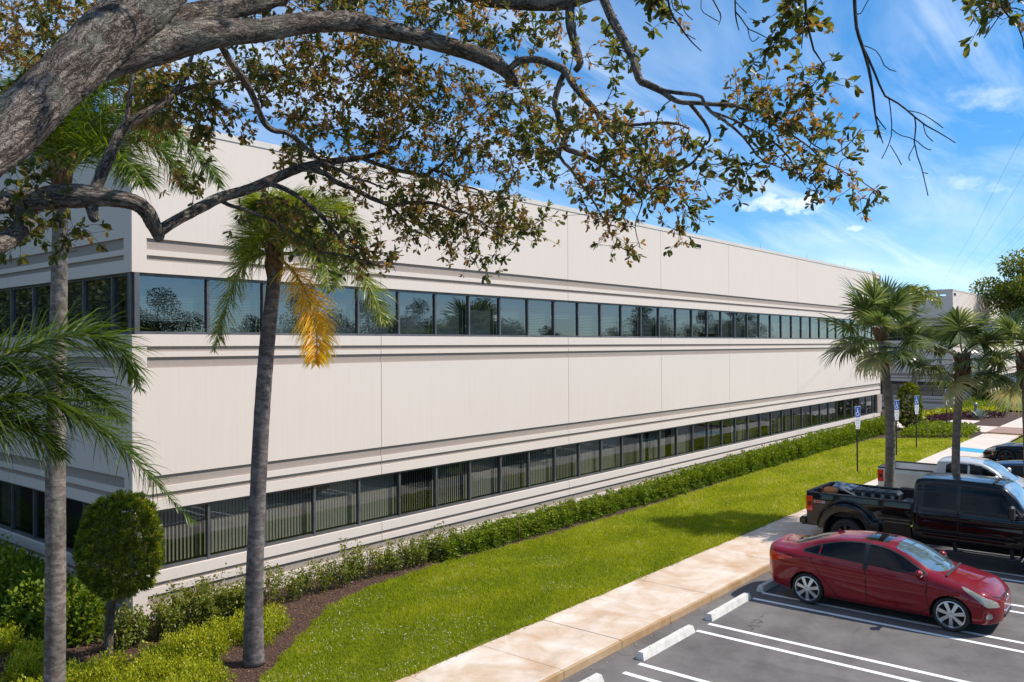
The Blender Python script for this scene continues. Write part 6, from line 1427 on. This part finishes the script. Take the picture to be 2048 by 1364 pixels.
# bare hanging twigs at the upper right
for pts in ([(1705, -30, 3.6, 8), (1709, 0, 3.6, 8), (1713, 54, 3.6, 7.5), (1726, 95, 3.6, 7), (1738, 137, 3.6, 6), (1746, 186, 3.6, 5), (1751, 232, 3.6, 3.5), (1758, 262, 3.6, 2.8), (1766, 287, 3.6, 1.6)],
            [(1727, 98, 3.6, 5), (1735, 113, 3.6, 5), (1751, 149, 3.6, 4.6), (1769, 190, 3.6, 4.2), (1790, 202, 3.6, 3.6), (1813, 219, 3.6, 3.2), (1846, 247, 3.6, 2.8), (1883, 268, 3.6, 2.2), (1911, 286, 3.6, 1.4)],
            [(1823, 227, 3.6, 3), (1832, 243, 3.6, 3), (1829, 290, 3.6, 2.6), (1842, 331, 3.6, 2), (1849, 360, 3.6, 1.8), (1856, 392, 3.6, 1.3)], [(1776, 193, 3.6, 2.4), (1780, 210, 3.6, 2.4), (1784, 261, 3.6, 2), (1777, 290, 3.6, 1.6), (1763, 318, 3.6, 1.2)],
            [(1783, 258, 3.6, 2), (1800, 270, 3.6, 2), (1828, 278, 3.6, 1.8), (1850, 296, 3.6, 1.4), (1862, 300, 3.6, 1.2)], [(1815, 221, 3.6, 2), (1840, 226, 3.6, 1.8), (1862, 238, 3.6, 1.5), (1886, 256, 3.6, 1.2)], [(1846, 247, 3.6, 1.8), (1852, 268, 3.6, 1.5), (1866, 283, 3.6, 1.1)],
            [(1725, 91, 3.6, 2.2), (1740, 95, 3.6, 2), (1757, 106, 3.6, 1.8), (1771, 134, 3.6, 1.6), (1792, 143, 3.6, 1.2)], [(1752, 232, 3.6, 3), (1762, 246, 3.6, 2.4), (1772, 259, 3.6, 1.6)], [(1711, 28, 3.6, 3), (1722, 26, 3.6, 2.2), (1732, 8, 3.6, 1.8), (1740, -6, 3.6, 1.6)], [(1780, 290, 3.6, 1.5), (1794, 312, 3.6, 1.3), (1803, 330, 3.6, 1.0)],
            [(1829, 290, 3.6, 1.8), (1818, 312, 3.6, 1.4), (1820, 322, 3.6, 1.0)], [(1846, 345, 3.6, 1.5), (1856, 347, 3.6, 1.0)],
            [(1332, -20, 3.7, 6), (1337, 4, 3.7, 5.5), (1344, 30, 3.7, 4.5), (1362, 54, 3.7, 4), (1378, 78, 3.7, 3), (1403, 103, 3.7, 1.4)], [(1373, 68, 3.7, 2.6), (1380, 72, 3.7, 2), (1391, 79, 3.7, 1.3)], [(1343, 0, 3.7, 2.4), (1348, 18, 3.7, 2), (1366, 32, 3.7, 1.2)], [(1362, 0, 3.7, 1.8), (1370, 24, 3.7, 1.6), (1385, 40, 3.7, 1.1)],
            [(1470, -10, 3.7, 4), (1471, 25, 3.7, 3.6), (1474, 45, 3.7, 2.5), (1478, 61, 3.7, 1.6)], [(1471, 24, 3.7, 3), (1487, 42, 3.7, 2.8), (1496, 57, 3.7, 2.4), (1516, 66, 3.7, 2), (1534, 76, 3.7, 1.6), (1545, 80, 3.7, 1.0)], [(1495, 56, 3.7, 2.2), (1500, 76, 3.7, 1.8), (1507, 83, 3.7, 1.5), (1518, 74, 3.7, 1.1)], [(1534, 76, 3.7, 1.6), (1549, 63, 3.7, 1.4), (1553, 50, 3.7, 1.0)],
            [(1420, -10, 3.7, 3), (1433, 12, 3.7, 2.8), (1442, 32, 3.7, 2.4), (1437, 50, 3.7, 1.2)], [(1403, -10, 3.7, 2), (1403, 20, 3.7, 1.8), (1422, 34, 3.7, 1.5), (1437, 43, 3.7, 1.1)], [(1470, 2, 3.7, 2), (1482, 15, 3.7, 1.6), (1493, 26, 3.7, 1.1)]):
    limb('twig', [(u, v, d, w) for u, v, d, w in pts], 6, .04, mat='twig_bark', leafy=False, bulge=.06)
LEAFY_TOP = [limb('twig', pts, 8, .04, mat='twig_bark') for pts in ([(1608, -20, 3.8, 7), (1612, 20, 3.8, 6), (1615, 42, 3.8, 5), (1626, 95, 3.8, 4), (1640, 118, 3.8, 3), (1652, 138, 3.8, 1.6)], [(1613, 40, 3.8, 4), (1606, 62, 3.8, 3), (1603, 97, 3.8, 1.8)], [(1985, -40, 3.2, 6), (1990, -10, 3.2, 5), (2008, 22, 3.2, 3.5), (2040, 60, 3.2, 2.5), (2048, 98, 3.2, 1.8)], [(2006, 20, 3.2, 2.5), (1990, 45, 3.2, 2), (1968, 76, 3.2, 1.4)], [(1300, -30, 4.2, 4), (1312, 0, 4.2, 3), (1322, 18, 4.2, 2)])]
# twigs and leaves: every leaf tuft hangs on a twig that grows out of the nearest wood
R6 = np.random.default_rng(77)
def sample(poly, n):
    P = np.array(poly, float); mn, mx = P.min(0), P.max(0); out = np.zeros((0, 2))
    while len(out) < n:
        q = R6.uniform(mn, mx, (n*3, 2)); out = np.vstack([out, q[in_poly(q[:, 0], q[:, 1], poly)]])
    return out[:n]
ZONES = [  # outline in the picture, tufts, depth range, bronze share (0 green .. 1 bronze), leaf size
 ([(430, 100), (560, 78), (700, 62), (800, 92), (830, 200), (760, 300), (640, 300), (560, 240), (500, 180), (450, 160)], 175, 5.2, 6.6, .62, .050),
 ([(760, 120), (900, 120), (1010, 180), (1010, 330), (900, 380), (780, 330), (740, 240)], 150, 5.4, 6.6, .66, .048),
 ([(560, 280), (700, 320), (900, 360), (1010, 400), (1010, 470), (900, 470), (760, 430), (640, 400), (560, 340)], 95, 5.4, 6.2, .60, .046),
 ([(520, 385), (640, 420), (760, 470), (800, 520), (720, 545), (640, 510), (540, 460)], 62, 5.1, 5.7, .50, .048),
 ([(780, 400), (960, 430), (1060, 410), (1105, 440), (1050, 500), (980, 540), (860, 500), (790, 470)], 56, 5.5, 6.0, .55, .046),
 ([(1010, 120), (1100, 160), (1115, 260), (1130, 330), (1080, 400), (1010, 390), (990, 250)], 58, 5.0, 6.2, .52, .050),
 ([(1120, 170), (1200, 190), (1260, 240), (1400, 240), (1440, 330), (1400, 380), (1300, 400), (1200, 340), (1130, 290)], 58, 4.1, 5.0, .45, .050),
 ([(1150, 330), (1230, 360), (1270, 420), (1240, 470), (1190, 450), (1150, 390)], 22, 4.9, 5.2, .55, .048),
 ([(1290, 380), (1350, 350), (1400, 400), (1400, 430), (1350, 470), (1310, 440)], 18, 4.8, 5.0, .40, .050),
 ([(1190, 455), (1250, 470), (1280, 520), (1230, 500)], 6, 5.0, 5.1, .65, .046),
 ([(1440, 170), (1540, 165), (1640, 240), (1720, 270), (1700, 330), (1600, 330), (1520, 290), (1460, 240)], 34, 4.0, 4.4, .45, .047),
 ([(1540, 300), (1700, 340), (1780, 375), (1750, 410), (1650, 400), (1570, 350)], 18, 4.2, 4.4, .65, .046),
 ([(1440, 300), (1530, 330), (1520, 380), (1440, 420), (1420, 380)], 9, 4.1, 4.3, .55, .050),
 ([(1580, 170), (1660, 100), (1665, 160), (1640, 210)], 9, 3.8, 4.1, .55, .050), ([(1520, 90), (1570, 85), (1580, 130), (1540, 150)], 3, 3.9, 4.0, .1, .056),
 ([(1540, -20), (1640, -20), (1640, 50), (1590, 60), (1545, 20)], 13, 3.7, 3.9, .15, .054), ([(1950, -30), (2048, -30), (2060, 30), (1960, 25)], 11, 3.1, 3.3, .25, .052), ([(1290, -20), (1345, -20), (1335, 28), (1300, 26)], 7, 4.1, 4.3, .15, .055),
 ([(-60, -60), (330, -60), (300, 0), (180, 110), (60, 200), (-60, 270)], 190, 5.2, 7.2, .60, .050),
 ([(240, 125), (420, 120), (440, 220), (370, 250), (300, 270), (250, 210)], 92, 5.0, 6.2, .50, .050),
 ([(330, 240), (450, 200), (520, 260), (470, 300), (380, 290)], 16, 5.2, 6.0, .5, .048),
 ([(420, -60), (980, -60), (960, 60), (860, 70), (700, 22), (560, 45), (470, 40)], 120, 4.8, 6.4, .55, .050),
 ([(960, 20), (1130, 30), (1130, 120), (1000, 120), (940, 70)], 30, 5.2, 5.9, .55, .050),
 ([(1150, 20), (1240, 70), (1290, 160), (1200, 180), (1150, 130)], 12, 4.5, 5.2, .35, .052),
 ([(0, 430), (60, 420), (200, 440), (180, 490), (100, 510), (20, 480)], 16, 4.3, 4.6, .25, .054), ([(20, 320), (110, 330), (100, 390), (10, 400)], 12, 4.2, 4.6, .4, .052), ([(300, 330), (400, 340), (390, 380), (330, 370)], 5, 4.8, 5.0, .5, .050),
 ([(400, 400), (520, 430), (500, 450), (430, 425)], 2, 5.2, 5.3, .4, .05)]
tips = []
for poly, n, da, db, br, ls in ZONES:
    for (u, v) in sample(poly, int(n*1.3+.5) if n > 20 else n): tips.append((at(u, v, R6.uniform(da, db)), br, ls*.92))
# the part of the crown above the frame, which shades the limbs below
for k in range(300):
    u = R6.uniform(-700, 1900); v = R6.uniform(-1300, -120); tips.append((at(u, v, R6.uniform(3.6, 7.5)), .5, .056))
nodes = np.array([p for p, q in SK]); order = np.argsort([np.min(((nodes-t[0])**2).sum(1)) for t in tips])
tw = MB(); LC, LA, LN, LL, LV = [], [], [], [], []
cap = np.zeros((len(nodes)+len(tips)*8, 3)); cap[:len(nodes)] = nodes; nn = len(nodes)
for oi in order:
    tip, br, ls = tips[oi]; d2 = ((cap[:nn]-tip)**2).sum(1); j = int(np.argmin(d2)); a = cap[j]; L = math.sqrt(d2[j])
    far = tip-a; sag = np.array([0, 0, R6.uniform(-.02, .10)])*L; side = R6.normal(0, .10, 3)*L
    P = smooth_path([a, a+far*.35+sag+side, a+far*.72+sag*.7+side*.5, tip], 8); r0 = .0026+.0034*min(L, 1.2)
    tw.tube(P, np.linspace(r0, .0016, 8), 4, cap=False, bark=1.0); cap[nn:nn+5] = P[3:]; nn += 5
    tdir = unit(P[-1]-P[-3]); nl = int(R6.integers(6, 12)); bronze = R6.random() < br*.85
    cen = [(tip, tdir, nl, True)]+[(P[q], unit(R6.normal(size=3)+tdir*.6), int(R6.integers(1, 4)), False) for q in range(3, 7) if L > .1 and R6.random() < .75]
    for q in range(int(R6.integers(1, 4))):           # side shoots
        sd = unit(tdir+R6.normal(0, .9, 3)); e = P[int(R6.integers(4, 8))]; e2 = e+sd*R6.uniform(.06, .16); tw.tube([e, (e+e2)/2+R6.normal(0, .01, 3), e2], [.0018, .0015, .0012], 3, cap=False, bark=1.0); cen.append((e2, sd, int(R6.integers(5, 9)), R6.random() < .8))
    for c, ax, k, ros in cen:
        for _ in range(k):
            A = unit(ax*(.75 if ros else .2)+R6.normal(0, .62, 3)+np.array((0, 0, -.08))); LC.append(c+R6.normal(0, .006, 3)-ax*R6.uniform(0, .035)*ros); LA.append(A); LN.append(unit(R6.normal(0, .55, 3)+np.array((0, 0, 1.0))))
            big = 1.0 if not bronze else R6.uniform(.62, .95); LL.append(ls*big*R6.uniform(.72, 1.25)); LV.append(np.clip((R6.normal(.78, .14) if bronze else R6.normal(.30, .17)), 0, 1))
tag(tw.build('twigs', 'twig_bark', oak, origin=OB), kind='stuff')
LC, LA, LN, LL, LV = np.array(LC), np.array(LA), np.array(LN), np.array(LL), np.array(LV)
rel = LC-CAM; dep = rel@FW; uu = 1024+F_PX*(rel@RT)/np.maximum(dep, .1); vv = 682-F_PX*(rel@UPV)/np.maximum(dep, .1)
inside = (dep > .5) & (uu > 0) & (uu < 2048) & (vv > 0) & (vv < 1364)
facing = np.abs((unit(np.cross(LA, np.cross(LN, LA)))*unit(rel)).sum(1)); score = np.where(inside, LL/np.maximum(dep, .1)*(.35+facing), 0); big = np.argsort(-score)[:300]
rest = np.ones(len(LC), bool); rest[big] = False
V, Q = leaves(LC[rest]-OB, LA[rest], LN[rest], LL[rest], LL[rest]*.50, 6, .10)
tag(arrays('foliage', V, Q, 'oak_leaf', np.repeat(LV[rest], 2), oak), kind='stuff')
lm = []
for k in range(10):
    V, Q = leaves(np.zeros((1, 3)), np.array([[1., 0, 0]]), np.array([[0, 0, 1.]]), 1.0, .50, 6, .10); o = arrays('leaf', V, Q, 'oak_leaf', np.full(2, (k+.5)/10)); lm.append(o.data); bpy.data.objects.remove(o)
for i in big:
    A = unit(LA[i]); B = unit(np.cross(LN[i], A)); Nn = np.cross(A, B); s = LL[i]; p = LC[i]-OB
    o = link('leaf', lm[min(9, int(LV[i]*10))], oak); o.matrix_local = Matrix(((A[0]*s, B[0]*s, Nn[0]*s, p[0]), (A[1]*s, B[1]*s, Nn[1]*s, p[1]), (A[2]*s, B[2]*s, Nn[2]*s, p[2]), (0, 0, 0, 1)))

# ------------------------------------------------------------------ other trees
def tree_data(seed, H, rad, n, L, mat, trunk_h, tr, low=-.15):
    r = np.random.default_rng(seed); m = MB(); ends = []
    m.tube(smooth_path([(0, 0, 0), (r.normal(0, .1), r.normal(0, .1), trunk_h*.6), (r.normal(0, .2), r.normal(0, .2), trunk_h*1.25)], 12), np.linspace(tr, tr*.6, 12), 12, bark=1.0)
    clumps = []
    for k in range(26):
        a = k*2.4; e = r.uniform(low, 1.35); q = r.uniform(.45, 1.0); c = np.array([math.cos(a)*math.cos(e)*rad*q, math.sin(a)*math.cos(e)*rad*q, trunk_h+(H-trunk_h)*(.22+.68*math.sin(max(e, -.1))*q)])
        clumps.append((c, r.uniform(.22, .42)*rad)); m.tube(smooth_path([(0, 0, trunk_h), (c[0]*.45, c[1]*.45, trunk_h+(c[2]-trunk_h)*.55), tuple(c)], 8), np.linspace(tr*.38, .03, 8), 6, bark=2.0+k)
    C, A = [], []
    for c, s in clumps:
        k = int(n/26); D = unit(r.normal(size=(k, 3))); q = r.random((k, 1))**.4; C.append(c+D*q*s*np.array([1, 1, .72])); A.append(unit(D+r.normal(size=(k, 3))*.8))
    C, A = np.concatenate(C), np.concatenate(A); k = len(C); V, Q = leaves(C, A, unit(r.normal(size=(k, 3))+np.array((0, 0, .6))), L*r.uniform(.6, 1.3, k), L*.55*r.uniform(.7, 1.2, k), 4)
    v = np.clip(r.beta(2, 2.6, k)+.18*(C[:, 2]-H*.6)/H*2, 0, 1); o = arrays('crown', V, Q, mat, v); t_ = m.build('trunk', 'plain_trunk_bark', smooth=True); res = (o.data, t_.data); bpy.data.objects.remove(o); bpy.data.objects.remove(t_); return res
def put_tree(data, name, label, loc, rz, sc, group=None):
    t = thing(name, label, 'tree', loc, rz, group); t.scale = (sc, sc, sc)
    link('crown', data[0], t); link('trunk', data[1], t); return t
BIG = tree_data(5, 13.6, 5.0, 22000, .30, 'tree_leaf', 6.0, .36, .1)
put_tree(BIG, 'oak_tree', 'round-crowned oak at the right edge beyond the sabal palms', (79.8, -4.3, .12), .6, 1.0)
GEN = [tree_data(50+k, h, rd, 20000, .17, 'far_tree_leaf', th, .24) for k, (h, rd, th) in enumerate(((9.0, 4.4, 1.2), (11.5, 5.0, 1.4), (7.6, 4.0, 1.0)))]
r5 = random.Random(4)
for k in range(44):
    x = -30+k*3.9+r5.uniform(-2, 2); y = -50+r5.uniform(-6, 4)
    tall = 8 < x < 26 or r5.random() < .25
    put_tree(GEN[1 if tall else 2 * (k % 2)], 'shade_tree', 'leafy tree beyond the parking lot, seen only mirrored in the long wall\'s windows', (x, y, -.05), r5.uniform(0, 6.3), r5.uniform(.9, 1.1)*(1.08 if tall else .92), 'trees mirrored in the long wall\'s windows')
for k in range(14):
    put_tree(GEN[k % 2], 'shade_tree', 'dark tree left of the frame, seen only mirrored in the end wall\'s windows', (-13.0-r5.uniform(0, 3)-(k % 2)*4, 13+k*3.9+r5.uniform(-.6, .6), -.05), r5.uniform(0, 6.3), r5.uniform(1.35, 1.6), 'trees mirrored in the end wall\'s windows')

# ------------------------------------------------------------------ signs, wires
def sign(label, base, h, rz):
    t = thing('parking_sign', label, 'sign', base, rz, 'disabled parking signs along the walk')
    m = MB(); m.bevbox((0, 0, (h-.1)/2), (.055, .045, h-.1), .006).bevbox((0, 0, .02), (.10, .09, .06), .01); m.build('post', 'post_black', t)
    W, Hh = .305, .457; z1 = h; pl = MB(); pl.bevbox((0, -.034, z1-Hh/2), (W, .006, Hh), .0025); p = pl.build('sign_plate', 'white_plate', t)
    f = MB()
    def rrect(x0, x1, za, zb, y, r=.022):
        o = []
        for cx, cz, a0 in ((x1-r, zb-r, 0), (x0+r, zb-r, 90), (x0+r, za+r, 180), (x1-r, za+r, 270)):
            for k in range(5): a = math.radians(a0+k*22.5); o.append((cx+r*math.cos(a), y, cz+r*math.sin(a)))
        return o
    f.prism(rrect(-W/2+.012, W/2-.012, z1-Hh+.012, z1-.012, -.0378), (0, 0, 0), (0, -.0012, 0)); f.build('blue_field', 'sign_blue', p)
    g = MB(); cx, cz, y = -.01, z1-Hh*.62, -.0402
    def disc(x, z, r, n=14): g.prism([(x+r*math.cos(2*pi*k/n), y, z+r*math.sin(2*pi*k/n)) for k in range(n)], (0, 0, 0), (0, -.001, 0))
    def stroke(a, b, w):
        d = np.array(b)-np.array(a); d = d/np.linalg.norm(d); n_ = np.array([-d[1], d[0]])*w/2; q = [np.array(a)-n_, np.array(b)-n_, np.array(b)+n_, np.array(a)+n_]; g.prism([(e[0], y, e[1]) for e in q], (0, 0, 0), (0, -.001, 0))
    disc(cx-.012, cz+.185, .026); stroke((cx-.012, cz+.15), (cx-.004, cz+.03), .034); stroke((cx-.01, cz+.095), (cx+.055, cz+.09), .02); stroke((cx-.02, cz+.03), (cx+.058, cz+.03), .026); stroke((cx+.05, cz+.035), (cx+.085, cz-.07), .026); stroke((cx+.08, cz-.066), (cx+.108, cz-.056), .02)
    for k in range(15):
        a, b = math.radians(110+k*17), math.radians(110+(k+1)*17); R1, R2 = .088, .066; g.prism([(cx-.012+R1*math.cos(a), y, cz-.03+R1*math.sin(a)), (cx-.012+R1*math.cos(b), y, cz-.03+R1*math.sin(b)), (cx-.012+R2*math.cos(b), y, cz-.03+R2*math.sin(b)), (cx-.012+R2*math.cos(a), y, cz-.03+R2*math.sin(a))], (0, 0, 0), (0, -.001, 0))
    g.build('wheelchair_symbol', 'white_plate', p)
    z2 = z1-Hh-.012; q = MB(); q.bevbox((0, -.034, z2-.15), (W, .006, .30), .0025); pb = q.build('sign_plate', 'white_plate', t)
    li = MB()
    for k, (wd, hh) in enumerate(((.20, .022), (.24, .026), (.15, .022), (.20, .022))): li.box((0, -.0378, z2-.05-.066*k), (wd, .001, hh))
    li.build('faded_print', 'sign_grey', pb)
    q = MB(); q.bevbox((0, -.034, z2-.312-.075), (W*.78, .006, .15), .0025); pc = q.build('sign_plate', 'white_plate', t)
    MB().box((0, -.0378, z2-.312-.075), (.14, .001, .035)).build('faded_print', 'sign_grey', pc)
for lab, (x, y), h in (('nearest disabled parking sign, standing in the grass before the first sabal palm', (27.65, -4.74), 2.72), ('second disabled parking sign, in front of the clipped column shrub', (33.92, -4.58), 2.62), ('third disabled parking sign, at the clipped column shrub\'s right side', (37.48, -4.58), 2.66),
        ('disabled parking sign rising from the ground cover left of the middle palm trunk', (46.92, -3.93), 2.55), ('farthest disabled parking sign, beside the big oak at the right', (69.1, -4.15), 2.6)):
    sign(lab, (x, y, .14), h, math.radians(-24))
# overhead wires: they run on past the far wing
az = math.radians(14.0); W1 = np.array([math.cos(az), math.sin(az), 0]); W2 = np.array([math.sin(az), -math.cos(az), 0])
for k, (ox, oz, lab) in enumerate(((110, -220, 'leftmost'), (136, -220, 'second'), (176, -220, 'third'), (196, -221, 'fourth'), (207, -222, 'fifth'), (226, -224, 'rightmost'))):
    up = 13.0 if k < 3 else 11.0; rt = up*ox/-oz; pts = [CAM+W1*s+W2*rt+np.array((0, 0, up-.35*math.cos(s/55*2*pi*.5)*.6)) for s in np.linspace(-60, 260, 60)]
    tag(MB().tube(pts, .008, 5).build('overhead_wire', 'wire_black'), lab+' of the thin overhead wires slanting down to the far wing', 'wire', 'overhead wires')
